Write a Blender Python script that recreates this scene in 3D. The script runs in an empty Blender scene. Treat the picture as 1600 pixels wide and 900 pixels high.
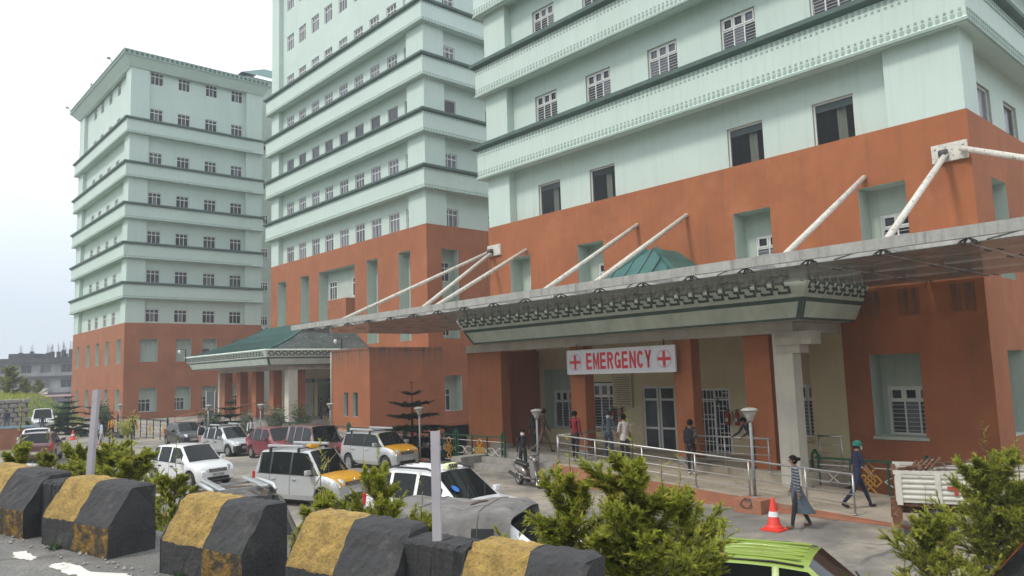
import bpy, math, random
from mathutils import Vector, Matrix
R = math.radians
PI = math.pi
sc = bpy.context.scene
COL = sc.collection

# ---------------------------------------------------------------- camera
EYE = 3.8
cd = bpy.data.cameras.new('camera')
cam = bpy.data.objects.new('camera', cd)
COL.objects.link(cam)
def cam_basis(yaw, pitch, roll):
    F = Vector((math.cos(pitch)*math.cos(yaw), math.cos(pitch)*math.sin(yaw), math.sin(pitch)))
    r = Vector((math.sin(yaw), -math.cos(yaw), 0))
    u = r.cross(F)
    c, s = math.cos(roll), math.sin(roll)
    return c*r+s*u, -s*r+c*u, F
cr, cu, cf = cam_basis(R(47.92057), R(6.3966), R(-1.81873))
cam.matrix_world = Matrix(((cr.x, cu.x, -cf.x, 0), (cr.y, cu.y, -cf.y, 0), (cr.z, cu.z, -cf.z, EYE), (0, 0, 0, 1)))
cd.sensor_width = 36
cd.lens = 36*1181.446/1600
cd.clip_start = 0.1
cd.clip_end = 5000
sc.camera = cam

# ---------------------------------------------------------------- sky and sun
SUN_EL, SUN_AZ = R(52), R(172)        # azimuth measured from +X towards +Y
w = bpy.data.worlds.new('World')
sc.world = w
w.use_nodes = True
nt = w.node_tree
N, L = nt.nodes, nt.links
N.clear()
out = N.new('ShaderNodeOutputWorld')
bg = N.new('ShaderNodeBackground')
bg.inputs['Strength'].default_value = 0.1
sky = N.new('ShaderNodeTexSky')
sky.sky_type = 'NISHITA'
sky.sun_disc = False
sky.sun_elevation = SUN_EL
sky.sun_rotation = R(90) - SUN_AZ
sky.altitude = 1600
sky.dust_density = 3
tc = N.new('ShaderNodeTexCoord')
nz = N.new('ShaderNodeTexNoise')
nz.inputs['Scale'].default_value = 2.2
nz.inputs['Detail'].default_value = 5
mp = N.new('ShaderNodeMapping')
mp.inputs['Scale'].default_value = (1, 1, 2.5)
cl = N.new('ShaderNodeValToRGB')
cl.color_ramp.elements[0].position = 0.35
cl.color_ramp.elements[0].color = (9.6, 10.2, 10.9, 1)
cl.color_ramp.elements[1].position = 0.68
cl.color_ramp.elements[1].color = (12.2, 12.4, 12.6, 1)
mixc = N.new('ShaderNodeMixRGB')
mixc.inputs['Fac'].default_value = 0.9
L.new(tc.outputs['Generated'], mp.inputs['Vector'])
L.new(mp.outputs['Vector'], nz.inputs['Vector'])
L.new(nz.outputs['Fac'], cl.inputs['Fac'])
L.new(sky.outputs['Color'], mixc.inputs['Color1'])
# thicker, slightly bluer air towards the horizon all round
sep = N.new('ShaderNodeSeparateXYZ'); L.new(tc.outputs['Generated'], sep.inputs[0])
hr = N.new('ShaderNodeMapRange'); hr.interpolation_type = 'SMOOTHSTEP'
hr.inputs['From Min'].default_value = 0.0; hr.inputs['From Max'].default_value = 0.42
L.new(sep.outputs['Z'], hr.inputs['Value'])
hz = N.new('ShaderNodeMixRGB'); hz.inputs['Color1'].default_value = (6.3, 7.0, 7.8, 1)
L.new(hr.outputs['Result'], hz.inputs['Fac']); L.new(cl.outputs['Color'], hz.inputs['Color2'])
L.new(hz.outputs['Color'], mixc.inputs['Color2'])
L.new(mixc.outputs['Color'], bg.inputs['Color'])
L.new(bg.outputs['Background'], out.inputs['Surface'])

sd = bpy.data.lights.new('sun', 'SUN')
sd.energy = 1.5
sd.angle = R(10)
sd.color = (1, 0.95, 0.87)
sun = bpy.data.objects.new('sun', sd)
COL.objects.link(sun)
sun.rotation_euler = Vector((math.cos(SUN_EL)*math.cos(SUN_AZ), math.cos(SUN_EL)*math.sin(SUN_AZ), math.sin(SUN_EL))).to_track_quat('Z', 'Y').to_euler()
sun.location = (0, 0, 60)

sc.view_settings.view_transform = 'Standard'
sc.view_settings.look = 'None'
sc.view_settings.exposure = 0.5
sc.view_settings.gamma = 1.0

# ---------------------------------------------------------------- helpers
def link(o, parent=None):
    COL.objects.link(o)
    if parent is not None:
        o.parent = parent
    return o

def tag(o, label=None, cat=None, group=None, kind=None):
    if label: o['label'] = label
    if cat: o['category'] = cat
    if group: o['group'] = group
    if kind: o['kind'] = kind
    return o

def empty(name, loc=(0, 0, 0), rz=0, parent=None):
    o = bpy.data.objects.new(name, None)
    o.empty_display_size = 0.2
    o.location = loc
    o.rotation_euler = (0, 0, rz)
    return link(o, parent)

def inst(name, me, parent=None, loc=(0, 0, 0), rz=0, scale=None, rot=None):
    o = bpy.data.objects.new(name, me)
    o.location = loc
    o.rotation_euler = rot if rot else (0, 0, rz)
    if scale: o.scale = scale
    return link(o, parent)

KIDS = {}
def copy_tree(o, parent=None):
    c = o.copy()
    COL.objects.link(c)
    if parent is not None:
        c.parent = parent
        c.matrix_parent_inverse = o.matrix_parent_inverse
    for ch in [k for k in o.children]:
        copy_tree(ch, c)
    return c

class MB:
    """collects faces; build() links them as ONE mesh object"""
    def __init__(s):
        s.v, s.f, s.m, s.sm = [], [], [], []
    def face(s, pts, mi=0, smooth=False):
        b = len(s.v)
        s.v.extend([tuple(p) for p in pts])
        s.f.append(tuple(range(b, b+len(pts))))
        s.m.append(mi); s.sm.append(smooth)
    def grid(s, rows, mi=0, smooth=False, close_u=False, caps=False):
        b = len(s.v)
        n = len(rows[0])
        for r in rows: s.v.extend([tuple(p) for p in r])
        for i in range(len(rows)-1):
            for j in range(n if close_u else n-1):
                k = (j+1) % n
                s.f.append((b+i*n+j, b+i*n+k, b+(i+1)*n+k, b+(i+1)*n+j))
                s.m.append(mi(i, j) if callable(mi) else mi); s.sm.append(smooth)
        if caps:
            m0 = mi(0, 0) if callable(mi) else mi
            s.f.append(tuple(b+j for j in range(n))[::-1]); s.m.append(m0); s.sm.append(False)
            s.f.append(tuple(b+(len(rows)-1)*n+j for j in range(n))); s.m.append(m0); s.sm.append(False)
    def box(s, x0, x1, y0, y1, z0, z1, mi=0):
        if x0 > x1: x0, x1 = x1, x0
        if y0 > y1: y0, y1 = y1, y0
        if z0 > z1: z0, z1 = z1, z0
        p = [(x0, y0, z0), (x1, y0, z0), (x1, y1, z0), (x0, y1, z0), (x0, y0, z1), (x1, y0, z1), (x1, y1, z1), (x0, y1, z1)]
        b = len(s.v); s.v.extend(p)
        for q in ((3, 2, 1, 0), (4, 5, 6, 7), (0, 1, 5, 4), (1, 2, 6, 5), (2, 3, 7, 6), (3, 0, 4, 7)):
            s.f.append(tuple(b+i for i in q)); s.m.append(mi); s.sm.append(False)
    def bar(s, p0, p1, wd, ht, mi=0, up=(0, 0, 1)):
        p0, p1 = Vector(p0), Vector(p1)
        d = (p1-p0).normalized()
        u = Vector(up)
        if abs(d.dot(u)) > 0.98: u = Vector((1, 0, 0))
        sx = d.cross(u).normalized()*wd/2
        sy = sx.cross(d).normalized()*ht/2
        r = lambda p: [p-sx-sy, p+sx-sy, p+sx+sy, p-sx+sy]
        s.grid([r(p0), r(p1)], mi, False, True, True)
    def tube(s, pts, rad, n=8, mi=0, smooth=True, caps=True):
        pts = [Vector(p) for p in pts]
        rr = rad if isinstance(rad, (list, tuple)) else [rad]*len(pts)
        rows = []
        px = None
        for i, p in enumerate(pts):
            d = (pts[min(i+1, len(pts)-1)]-pts[max(i-1, 0)])
            d = d.normalized() if d.length > 1e-9 else Vector((0, 0, 1))
            if px is None:
                a = Vector((0, 0, 1)) if abs(d.z) < 0.9 else Vector((1, 0, 0))
                px = d.cross(a).normalized()
            px = (px-d*px.dot(d))
            px = px.normalized() if px.length > 1e-6 else d.orthogonal().normalized()
            py = d.cross(px)
            rows.append([p+(px*math.cos(2*PI*k/n)+py*math.sin(2*PI*k/n))*rr[i] for k in range(n)])
        s.grid(rows, mi, smooth, True, caps)
    def lathe(s, prof, n=16, mi=0, c=(0, 0, 0), smooth=True, axis='Z'):
        rows = []
        for r, z in prof:
            if axis == 'Z':
                rows.append([(c[0]+r*math.cos(2*PI*k/n), c[1]+r*math.sin(2*PI*k/n), c[2]+z) for k in range(n)])
            else:
                rows.append([(c[0]+r*math.cos(2*PI*k/n), c[1]+z, c[2]+r*math.sin(2*PI*k/n)) for k in range(n)])
        s.grid(rows, mi, smooth, True, False)
    def prism(s, poly, axis, a, b, mi=0):
        """polygon in the two other axes extruded from a to b along axis"""
        def P(t, q):
            if axis == 'X': return (t, q[0], q[1])
            if axis == 'Y': return (q[0], t, q[1])
            return (q[0], q[1], t)
        n = len(poly)
        ra = [P(a, q) for q in poly]; rb = [P(b, q) for q in poly]
        s.grid([ra, rb], mi, False, True, True)
    # ---- walls: ax 'X' = plane x=c seen from -X (u is y); ax 'Y' = plane y=c seen from -Y (u is x)
    def wp(s, ax, c, u, z, d=0):
        return (c+d, u, z) if ax == 'X' else (u, c+d, z)
    def wall(s, ax, c, u0, u1, z0, z1, holes=(), mi=0, step=None):
        us = sorted({u0, u1, *[h[0] for h in holes], *[h[1] for h in holes]})
        zs = sorted({z0, z1, *[h[2] for h in holes], *[h[3] for h in holes]})
        us = [u for u in us if u0-1e-6 <= u <= u1+1e-6]; zs = [z for z in zs if z0-1e-6 <= z <= z1+1e-6]
        for a, b in zip(us, us[1:]):
            for e, g in zip(zs, zs[1:]):
                mu, mz = (a+b)/2, (e+g)/2
                if any(h[0] < mu < h[1] and h[2] < mz < h[3] for h in holes): continue
                s.face([s.wp(ax, c, a, e), s.wp(ax, c, b, e), s.wp(ax, c, b, g), s.wp(ax, c, a, g)], mi)
        for h in holes:
            a, b, e, g, d = h[:5]
            mr = h[5] if len(h) > 5 else mi
            for (q, r) in (((a, e), (a, g)), ((b, e), (b, g)), ((a, e), (b, e)), ((a, g), (b, g))):
                s.face([s.wp(ax, c, *q), s.wp(ax, c, *r), s.wp(ax, c, *r, d), s.wp(ax, c, *q, d)], mr)
    def mesh(s, name, mats=()):
        me = bpy.data.meshes.new(name)
        me.from_pydata(s.v, [], s.f)
        for m in mats: me.materials.append(m)
        if len(s.f):
            me.polygons.foreach_set('material_index', s.m)
            me.polygons.foreach_set('use_smooth', s.sm)
        me.update()
        return me
    def build(s, name, mats, parent=None, loc=(0, 0, 0), rz=0, bevel=0):
        if not isinstance(mats, (list, tuple)): mats = [mats]
        o = inst(name, s.mesh(name, mats), parent, loc, rz)
        if bevel: bev(o, bevel)
        return o

def bev(o, wd, seg=2):
    m = o.modifiers.new('bevel', 'BEVEL')
    m.width = wd; m.segments = seg; m.limit_method = 'ANGLE'; m.angle_limit = R(35)
    wld = o.modifiers.new('weld', 'WELD'); wld.merge_threshold = 0.0005
    o.modifiers.move(1, 0)
    return o

# ---------------------------------------------------------------- materials
def mat(name, col, rough=0.7, var=0.12, scale=3.0, metal=0.0, bump=0.0, bscale=40, streak=0.0, col2=None, stretch=(1, 1, 1), spec=None, coat=0.0, trans=False, patch=None, coord='Object', zmask=None):
    """procedural: base colour mottled by noise, optional vertical dirt streaks, patches and fine relief"""
    m = bpy.data.materials.new(name)
    m.use_nodes = True
    nt = m.node_tree; N, L = nt.nodes, nt.links
    b = N['Principled BSDF']
    b.inputs['Roughness'].default_value = rough
    b.inputs['Metallic'].default_value = metal
    if spec is not None: b.inputs['Specular IOR Level'].default_value = spec
    if coat: b.inputs['Coat Weight'].default_value = coat; b.inputs['Coat Roughness'].default_value = 0.06
    if coord == 'World':
        g = N.new('ShaderNodeNewGeometry'); src = g.outputs['Position']
    else:
        t = N.new('ShaderNodeTexCoord'); src = t.outputs['Object']
    mp = N.new('ShaderNodeMapping'); mp.inputs['Scale'].default_value = stretch
    L.new(src, mp.inputs['Vector'])
    n = N.new('ShaderNodeTexNoise'); n.inputs['Scale'].default_value = scale; n.inputs['Detail'].default_value = 6; n.inputs['Roughness'].default_value = 0.62
    L.new(mp.outputs['Vector'], n.inputs['Vector'])
    ramp = N.new('ShaderNodeValToRGB')
    c2 = col2 if col2 else tuple(max(0, c*(1-2*var)) for c in col)
    c1 = col if col2 else tuple(min(1, c*(1+var)) for c in col)
    ramp.color_ramp.elements[0].position = 0.3; ramp.color_ramp.elements[0].color = (*c2, 1)
    ramp.color_ramp.elements[1].position = 0.7; ramp.color_ramp.elements[1].color = (*c1, 1)
    L.new(n.outputs['Fac'], ramp.inputs['Fac'])
    cur = ramp.outputs['Color']
    if streak:
        mp2 = N.new('ShaderNodeMapping'); mp2.inputs['Scale'].default_value = (5, 5, 0.22)
        L.new(src, mp2.inputs['Vector'])
        n2 = N.new('ShaderNodeTexNoise'); n2.inputs['Scale'].default_value = 1.0; n2.inputs['Detail'].default_value = 5; n2.inputs['Roughness'].default_value = 0.7
        L.new(mp2.outputs['Vector'], n2.inputs['Vector'])
        r2 = N.new('ShaderNodeValToRGB')
        r2.color_ramp.elements[0].position = 0.5; r2.color_ramp.elements[0].color = (0, 0, 0, 1)
        r2.color_ramp.elements[1].position = 0.8; r2.color_ramp.elements[1].color = (streak, streak, streak, 1)
        L.new(n2.outputs['Fac'], r2.inputs['Fac'])
        mx = N.new('ShaderNodeMixRGB'); mx.inputs['Color2'].default_value = (0.07, 0.065, 0.055, 1)
        fac = r2.outputs['Color']
        if zmask:       # run-off that starts under the coping
            r2.color_ramp.elements[0].position = 0.36; r2.color_ramp.elements[1].position = 0.62
            sx = N.new('ShaderNodeSeparateXYZ'); L.new(src, sx.inputs[0])
            zr = N.new('ShaderNodeMapRange'); zr.inputs['From Min'].default_value = zmask[0]; zr.inputs['From Max'].default_value = zmask[1]
            L.new(sx.outputs['Z'], zr.inputs['Value'])
            pw = N.new('ShaderNodeMath'); pw.operation = 'POWER'; pw.inputs[1].default_value = 2.2; L.new(zr.outputs['Result'], pw.inputs[0])
            ml = N.new('ShaderNodeMath'); ml.operation = 'MULTIPLY'; L.new(pw.outputs[0], ml.inputs[0]); L.new(r2.outputs['Color'], ml.inputs[1]); fac = ml.outputs[0]
        L.new(fac, mx.inputs['Fac']); L.new(cur, mx.inputs['Color1'])
        cur = mx.outputs['Color']
    if patch:
        pcol, psc, lo, hi = patch
        n3 = N.new('ShaderNodeTexNoise'); n3.inputs['Scale'].default_value = psc; n3.inputs['Detail'].default_value = 8; n3.inputs['Roughness'].default_value = 0.68
        L.new(src, n3.inputs['Vector'])
        r3 = N.new('ShaderNodeValToRGB')
        r3.color_ramp.elements[0].position = lo; r3.color_ramp.elements[0].color = (0, 0, 0, 1)
        r3.color_ramp.elements[1].position = hi; r3.color_ramp.elements[1].color = (1, 1, 1, 1)
        L.new(n3.outputs['Fac'], r3.inputs['Fac'])
        mx = N.new('ShaderNodeMixRGB'); mx.inputs['Color2'].default_value = (*pcol, 1)
        L.new(r3.outputs['Color'], mx.inputs['Fac']); L.new(cur, mx.inputs['Color1'])
        cur = mx.outputs['Color']
    L.new(cur, b.inputs['Base Color'])
    if bump:
        n4 = N.new('ShaderNodeTexNoise'); n4.inputs['Scale'].default_value = bscale; n4.inputs['Detail'].default_value = 6
        L.new(src, n4.inputs['Vector'])
        bp = N.new('ShaderNodeBump'); bp.inputs['Strength'].default_value = bump; bp.inputs['Distance'].default_value = 0.02
        L.new(n4.outputs['Fac'], bp.inputs['Height']); L.new(bp.outputs['Normal'], b.inputs['Normal'])
    return m

def glass_mat(name, tint, mirror_rough=0.03, clear=0.5, dirt=(0.3, 0.3, 0.28), dirt_amt=0.1, ior=1.5):
    """thin pane: fresnel reflection over a tinted, partly dirty see-through sheet"""
    m = bpy.data.materials.new(name); m.use_nodes = True
    nt = m.node_tree; N, L = nt.nodes, nt.links
    N.clear()
    o = N.new('ShaderNodeOutputMaterial')
    tr = N.new('ShaderNodeBsdfTransparent'); tr.inputs['Color'].default_value = (*tint, 1)
    df = N.new('ShaderNodeBsdfDiffuse'); df.inputs['Color'].default_value = (*dirt, 1)
    gl = N.new('ShaderNodeBsdfGlossy'); gl.inputs['Roughness'].default_value = mirror_rough; gl.inputs['Color'].default_value = (0.75, 0.79, 0.79, 1)
    fr = N.new('ShaderNodeFresnel'); fr.inputs['IOR'].default_value = ior
    n = N.new('ShaderNodeTexNoise'); n.inputs['Scale'].default_value = 1.3; n.inputs['Detail'].default_value = 8; n.inputs['Roughness'].default_value = 0.7
    t = N.new('ShaderNodeTexCoord'); L.new(t.outputs['Object'], n.inputs['Vector'])
    mr = N.new('ShaderNodeMapRange'); mr.inputs['From Min'].default_value = 0.35; mr.inputs['From Max'].default_value = 0.7
    mr.inputs['To Min'].default_value = dirt_amt*0.4; mr.inputs['To Max'].default_value = min(1, dirt_amt*1.6)
    L.new(n.outputs['Fac'], mr.inputs['Value'])
    m1 = N.new('ShaderNodeMixShader'); m2 = N.new('ShaderNodeMixShader')
    L.new(mr.outputs['Result'], m1.inputs['Fac']); L.new(tr.outputs[0], m1.inputs[1]); L.new(df.outputs[0], m1.inputs[2])
    L.new(fr.outputs[0], m2.inputs['Fac']); L.new(m1.outputs[0], m2.inputs[1]); L.new(gl.outputs[0], m2.inputs[2])
    L.new(m2.outputs[0], o.inputs['Surface'])
    return m

def stripe_mat(name, base, lines, axis='Z', scale=20, lo=0.45, hi=0.55, rough=0.85):
    m = mat(name, base, rough, 0.1, 8)
    nt = m.node_tree; N, L = nt.nodes, nt.links
    b = N['Principled BSDF']
    t = N.new('ShaderNodeTexCoord'); wv = N.new('ShaderNodeTexWave')
    wv.wave_type = 'BANDS'; wv.bands_direction = axis; wv.inputs['Scale'].default_value = scale; wv.inputs['Distortion'].default_value = 0.6
    L.new(t.outputs['Object'], wv.inputs['Vector'])
    r = N.new('ShaderNodeValToRGB'); r.color_ramp.elements[0].position = lo; r.color_ramp.elements[1].position = hi
    L.new(wv.outputs['Fac'], r.inputs['Fac'])
    mx = N.new('ShaderNodeMixRGB'); mx.inputs['Color2'].default_value = (*lines, 1)
    old = b.inputs['Base Color'].links[0].from_socket
    L.new(r.outputs['Color'], mx.inputs['Fac']); L.new(old, mx.inputs['Color1']); L.new(mx.outputs['Color'], b.inputs['Base Color'])
    return m

M = {}
M['mint'] = mat('mint_plaster', (0.555, 0.66, 0.605), 0.85, 0.03, 0.35, bump=0.12, bscale=9, streak=0.13, coord='World')
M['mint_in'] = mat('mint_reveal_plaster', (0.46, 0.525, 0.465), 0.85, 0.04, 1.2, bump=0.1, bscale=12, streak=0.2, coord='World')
M['orange'] = mat('orange_plaster', (0.365, 0.12, 0.045), 0.85, 0.10, 0.5, bump=0.25, bscale=14, streak=0.36, coord='World', patch=((0.42, 0.15, 0.065), 0.45, 0.52, 0.75))
M['orange_dirty'] = mat('orange_weathered_plaster', (0.35, 0.118, 0.045), 0.88, 0.1, 0.6, bump=0.25, bscale=14, streak=0.95, zmask=(3.2, 5.7), coord='World')
M['cap_green'] = mat('dark_green_trim', (0.085, 0.135, 0.115), 0.7, 0.12, 2, streak=0.1, coord='World')
M['trim_grey'] = mat('grey_green_trim', (0.34, 0.43, 0.38), 0.8, 0.08, 2, coord='World')
M['frieze'] = mat('frieze_plaster', (0.62, 0.69, 0.61), 0.85, 0.08, 1.5, streak=0.15, coord='World')
M['cream'] = mat('cream_plaster', (0.64, 0.54, 0.34), 0.85, 0.06, 0.8, bump=0.1, bscale=12, streak=0.08, coord='World')
M['offwhite'] = mat('offwhite_plaster', (0.58, 0.55, 0.48), 0.85, 0.08, 1.2, bump=0.15, bscale=16, streak=0.2, coord='World')
M['beam'] = mat('beam_plaster', (0.50, 0.45, 0.39), 0.88, 0.12, 1.2, bump=0.15, bscale=16, streak=0.2, coord='World')
M['frame'] = mat('window_frame_paint', (0.72, 0.72, 0.70), 0.5, 0.05, 6)
M['frame_dark'] = mat('dark_window_frame', (0.2, 0.21, 0.21), 0.5, 0.05, 6)
M['pane'] = mat('dark_window_pane', (0.018, 0.02, 0.025), 0.12, 0.2, 1.5)
M['pane_l'] = mat('curtained_window_pane', (0.15, 0.155, 0.18), 0.2, 0.15, 2.5, stretch=(6, 1, 0.6))
M['pane_m'] = mat('dim_window_pane', (0.055, 0.057, 0.068), 0.15, 0.2, 2)
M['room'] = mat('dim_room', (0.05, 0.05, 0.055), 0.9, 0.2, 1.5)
M['curtain'] = mat('beige_curtain', (0.45, 0.41, 0.33), 0.9, 0.15, 3, stretch=(8, 8, 0.5))
M['grille'] = mat('steel_grille', (0.5, 0.5, 0.5), 0.5, 0.1, 5)
M['clear'] = glass_mat('clear_glass', (0.8, 0.84, 0.84), 0.02, dirt_amt=0.02, ior=1.2)
M['canopy_glass'] = glass_mat('dirty_canopy_glass', (0.8, 0.79, 0.77), 0.16, dirt=(0.62, 0.60, 0.58), dirt_amt=0.5)
M['white_steel'] = mat('weathered_white_steel', (0.40, 0.395, 0.37), 0.7, 0.1, 3, streak=0.75, patch=((0.22, 0.21, 0.19), 14, 0.55, 0.8), bump=0.1)
M['tube_steel'] = mat('peeling_white_tube', (0.66, 0.63, 0.56), 0.6, 0.08, 4, patch=((0.15, 0.14, 0.12), 11, 0.56, 0.66), bump=0.1)
M['dark_steel'] = mat('dark_steel', (0.05, 0.05, 0.05), 0.5, 0.2, 6)
M['teal'] = mat('teal_metal_roof', (0.042, 0.14, 0.128), 0.5, 0.15, 1.2, streak=0.15, coord='World')
M['teal_worn'] = mat('worn_teal_roof', (0.075, 0.095, 0.09), 0.65, 0.25, 1.2, patch=((0.36, 0.35, 0.31), 3.5, 0.60, 0.64), coord='World')
M['concrete'] = mat('concrete', (0.33, 0.31, 0.28), 0.9, 0.12, 2, bump=0.2, bscale=20, patch=((0.2, 0.19, 0.17), 1.4, 0.5, 0.75), coord='World')
M['ramp'] = mat('ramp_cement', (0.42, 0.36, 0.28), 0.85, 0.1, 1.2, bump=0.1, bscale=25, patch=((0.3, 0.26, 0.2), 1.3, 0.5, 0.7), coord='World')
M['terracotta'] = mat('terracotta_plinth', (0.36, 0.15, 0.085), 0.85, 0.12, 1.6, bump=0.2, bscale=16, patch=((0.28, 0.2, 0.15), 2.2, 0.55, 0.7), coord='World')
M['lot'] = mat('parking_asphalt', (0.205, 0.192, 0.172), 0.92, 0.16, 0.7, bump=0.35, bscale=60, patch=((0.39, 0.34, 0.27), 0.33, 0.45, 0.62), coord='World')
M['road'] = mat('upper_road_asphalt', (0.17, 0.165, 0.155), 0.9, 0.14, 1.2, bump=0.5, bscale=90, patch=((0.24, 0.23, 0.21), 1.5, 0.5, 0.7), coord='World')
M['earth'] = mat('embankment_earth', (0.12, 0.10, 0.07), 0.95, 0.3, 2.5, bump=0.8, bscale=18, patch=((0.06, 0.09, 0.03), 1.5, 0.45, 0.6), coord='World')
M['roadpaint'] = mat('worn_road_paint', (0.72, 0.70, 0.63), 0.8, 0.08, 6, patch=((0.3, 0.29, 0.27), 9, 0.58, 0.7), bump=0.2, coord='World')
M['steel'] = mat('stainless_rail', (0.46, 0.455, 0.44), 0.42, 0.08, 8, metal=0.8)
M['rail_green'] = mat('dark_green_rail_paint', (0.02, 0.09, 0.045), 0.45, 0.15, 6)
M['rail_white'] = mat('white_rail_paint', (0.62, 0.60, 0.55), 0.6, 0.1, 6, patch=((0.25, 0.13, 0.06), 14, 0.62, 0.7))
M['rail_yellow'] = mat('yellow_rail_paint', (0.62, 0.33, 0.03), 0.6, 0.1, 6)
M['rail_dark'] = mat('black_green_fence_paint', (0.02, 0.028, 0.022), 0.5, 0.15, 6)
M['sign_white'] = mat('sign_sheet', (0.70, 0.70, 0.78), 0.5, 0.03, 1.5)
M['sign_red'] = mat('sign_red_print', (0.62, 0.035, 0.05), 0.5, 0.03, 3)
M['red_line'] = mat('sign_thin_print', (0.4, 0.06, 0.08), 0.5, 0.03, 3)
M['black'] = mat('matte_black', (0.02, 0.02, 0.02), 0.6, 0.2, 5)
M['rubber'] = mat('tyre_rubber', (0.025, 0.025, 0.026), 0.85, 0.15, 12)
M['alloy'] = mat('wheel_alloy', (0.5, 0.5, 0.5), 0.35, 0.05, 5, metal=0.8)
M['chrome'] = mat('bright_metal', (0.75, 0.75, 0.75), 0.12, 0.03, 5, metal=1.0)
M['plastic'] = mat('black_plastic', (0.03, 0.03, 0.032), 0.5, 0.1, 8)
M['carglass'] = mat('tinted_car_glass', (0.010, 0.012, 0.012), 0.06, 0.2, 1.5, spec=0.3)
M['lens'] = mat('headlight_lens', (0.7, 0.72, 0.72), 0.08, 0.05, 5, metal=0.5)
M['redlens'] = mat('tail_light_lens', (0.45, 0.02, 0.015), 0.15, 0.05, 5)
M['amber'] = mat('amber_lens', (0.7, 0.3, 0.03), 0.15, 0.05, 5)
M['plate'] = mat('number_plate', (0.62, 0.62, 0.6), 0.5, 0.05, 5)
M['text_dark'] = mat('dark_lettering', (0.03, 0.03, 0.03), 0.6, 0.1, 5)
M['taxi_light'] = mat('taxi_sign_plastic', (0.72, 0.72, 0.42), 0.4, 0.05, 5)
def cracks(m, scale, width, col, dist=0.6):
    """thin wandering cracks and repair seams in a paved surface"""
    nt = m.node_tree; N, L = nt.nodes, nt.links
    b = N['Principled BSDF']; g = N.new('ShaderNodeNewGeometry')
    nz = N.new('ShaderNodeTexNoise'); nz.inputs['Scale'].default_value = 0.8; nz.inputs['Detail'].default_value = 5
    L.new(g.outputs['Position'], nz.inputs['Vector'])
    ad = N.new('ShaderNodeMixRGB'); ad.blend_type = 'ADD'; ad.inputs['Fac'].default_value = dist
    L.new(g.outputs['Position'], ad.inputs['Color1']); L.new(nz.outputs['Color'], ad.inputs['Color2'])
    v = N.new('ShaderNodeTexVoronoi'); v.feature = 'DISTANCE_TO_EDGE'; v.inputs['Scale'].default_value = scale
    L.new(ad.outputs['Color'], v.inputs['Vector'])
    r = N.new('ShaderNodeMapRange'); r.inputs['From Min'].default_value = width; r.inputs['From Max'].default_value = width*2.2; r.inputs['To Min'].default_value = 0.75; r.inputs['To Max'].default_value = 0
    L.new(v.outputs['Distance'], r.inputs['Value'])
    n2 = N.new('ShaderNodeTexNoise'); n2.inputs['Scale'].default_value = 0.35; L.new(g.outputs['Position'], n2.inputs['Vector'])
    r2 = N.new('ShaderNodeMapRange'); r2.inputs['From Min'].default_value = 0.45; r2.inputs['From Max'].default_value = 0.6; L.new(n2.outputs['Fac'], r2.inputs['Value'])
    ml = N.new('ShaderNodeMath'); ml.operation = 'MULTIPLY'; L.new(r.outputs['Result'], ml.inputs[0]); L.new(r2.outputs['Result'], ml.inputs[1])
    old = b.inputs['Base Color'].links[0].from_socket
    # oil spots
    n3 = N.new('ShaderNodeTexNoise'); n3.inputs['Scale'].default_value = 1.1; n3.inputs['Detail'].default_value = 3; L.new(g.outputs['Position'], n3.inputs['Vector'])
    r3 = N.new('ShaderNodeMapRange'); r3.inputs['From Min'].default_value = 0.66; r3.inputs['From Max'].default_value = 0.74; r3.inputs['To Max'].default_value = 0.65; L.new(n3.outputs['Fac'], r3.inputs['Value'])
    m0 = N.new('ShaderNodeMixRGB'); m0.inputs['Color2'].default_value = (*[c*0.8 for c in col], 1); L.new(r3.outputs['Result'], m0.inputs['Fac']); L.new(old, m0.inputs['Color1'])
    # fine stone speckle
    n4 = N.new('ShaderNodeTexNoise'); n4.inputs['Scale'].default_value = 45; n4.inputs['Detail'].default_value = 2; L.new(g.outputs['Position'], n4.inputs['Vector'])
    r4 = N.new('ShaderNodeMapRange'); r4.inputs['From Min'].default_value = 0.3; r4.inputs['From Max'].default_value = 0.7; r4.inputs['To Min'].default_value = 0.72; r4.inputs['To Max'].default_value = 1.2; L.new(n4.outputs['Fac'], r4.inputs['Value'])
    m4 = N.new('ShaderNodeMixRGB'); m4.blend_type = 'MULTIPLY'; m4.inputs['Fac'].default_value = 1; L.new(m0.outputs['Color'], m4.inputs['Color1']); L.new(r4.outputs['Result'], m4.inputs['Color2'])
    mx = N.new('ShaderNodeMixRGB'); mx.inputs['Color2'].default_value = (*col, 1)
    L.new(ml.outputs[0], mx.inputs['Fac']); L.new(m4.outputs['Color'], mx.inputs['Color1']); L.new(mx.outputs['Color'], b.inputs['Base Color'])
cracks(M['lot'], 0.22, 0.006, (0.09, 0.085, 0.075)); cracks(M['road'], 0.5, 0.006, (0.05, 0.05, 0.047)); cracks(M['ramp'], 0.35, 0.004, (0.16, 0.13, 0.1))
def paint(name, col, var=0.02, rough=0.3, coat=0.6, metal=0.0):
    return mat(name, col, rough, var, 1.2, coat=coat, metal=metal, patch=(tuple(c*0.86+0.02 for c in col), 1.8, 0.5, 0.8))
M['c_white'] = paint('white_car_paint', (0.74, 0.75, 0.76))
M['c_silver'] = paint('silver_car_paint', (0.52, 0.535, 0.545), metal=0.3)
M['c_maroon'] = paint('maroon_car_paint', (0.20, 0.022, 0.035))
M['c_brown'] = paint('maroon_brown_paint', (0.13, 0.045, 0.045))
M['c_black'] = paint('black_car_paint', (0.03, 0.032, 0.035))
M['c_green'] = paint('lime_green_paint', (0.25, 0.345, 0.055))
M['c_dark'] = paint('dark_taupe_paint', (0.14, 0.115, 0.10), metal=0.3)
M['c_red'] = paint('red_car_paint', (0.38, 0.02, 0.03))
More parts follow.
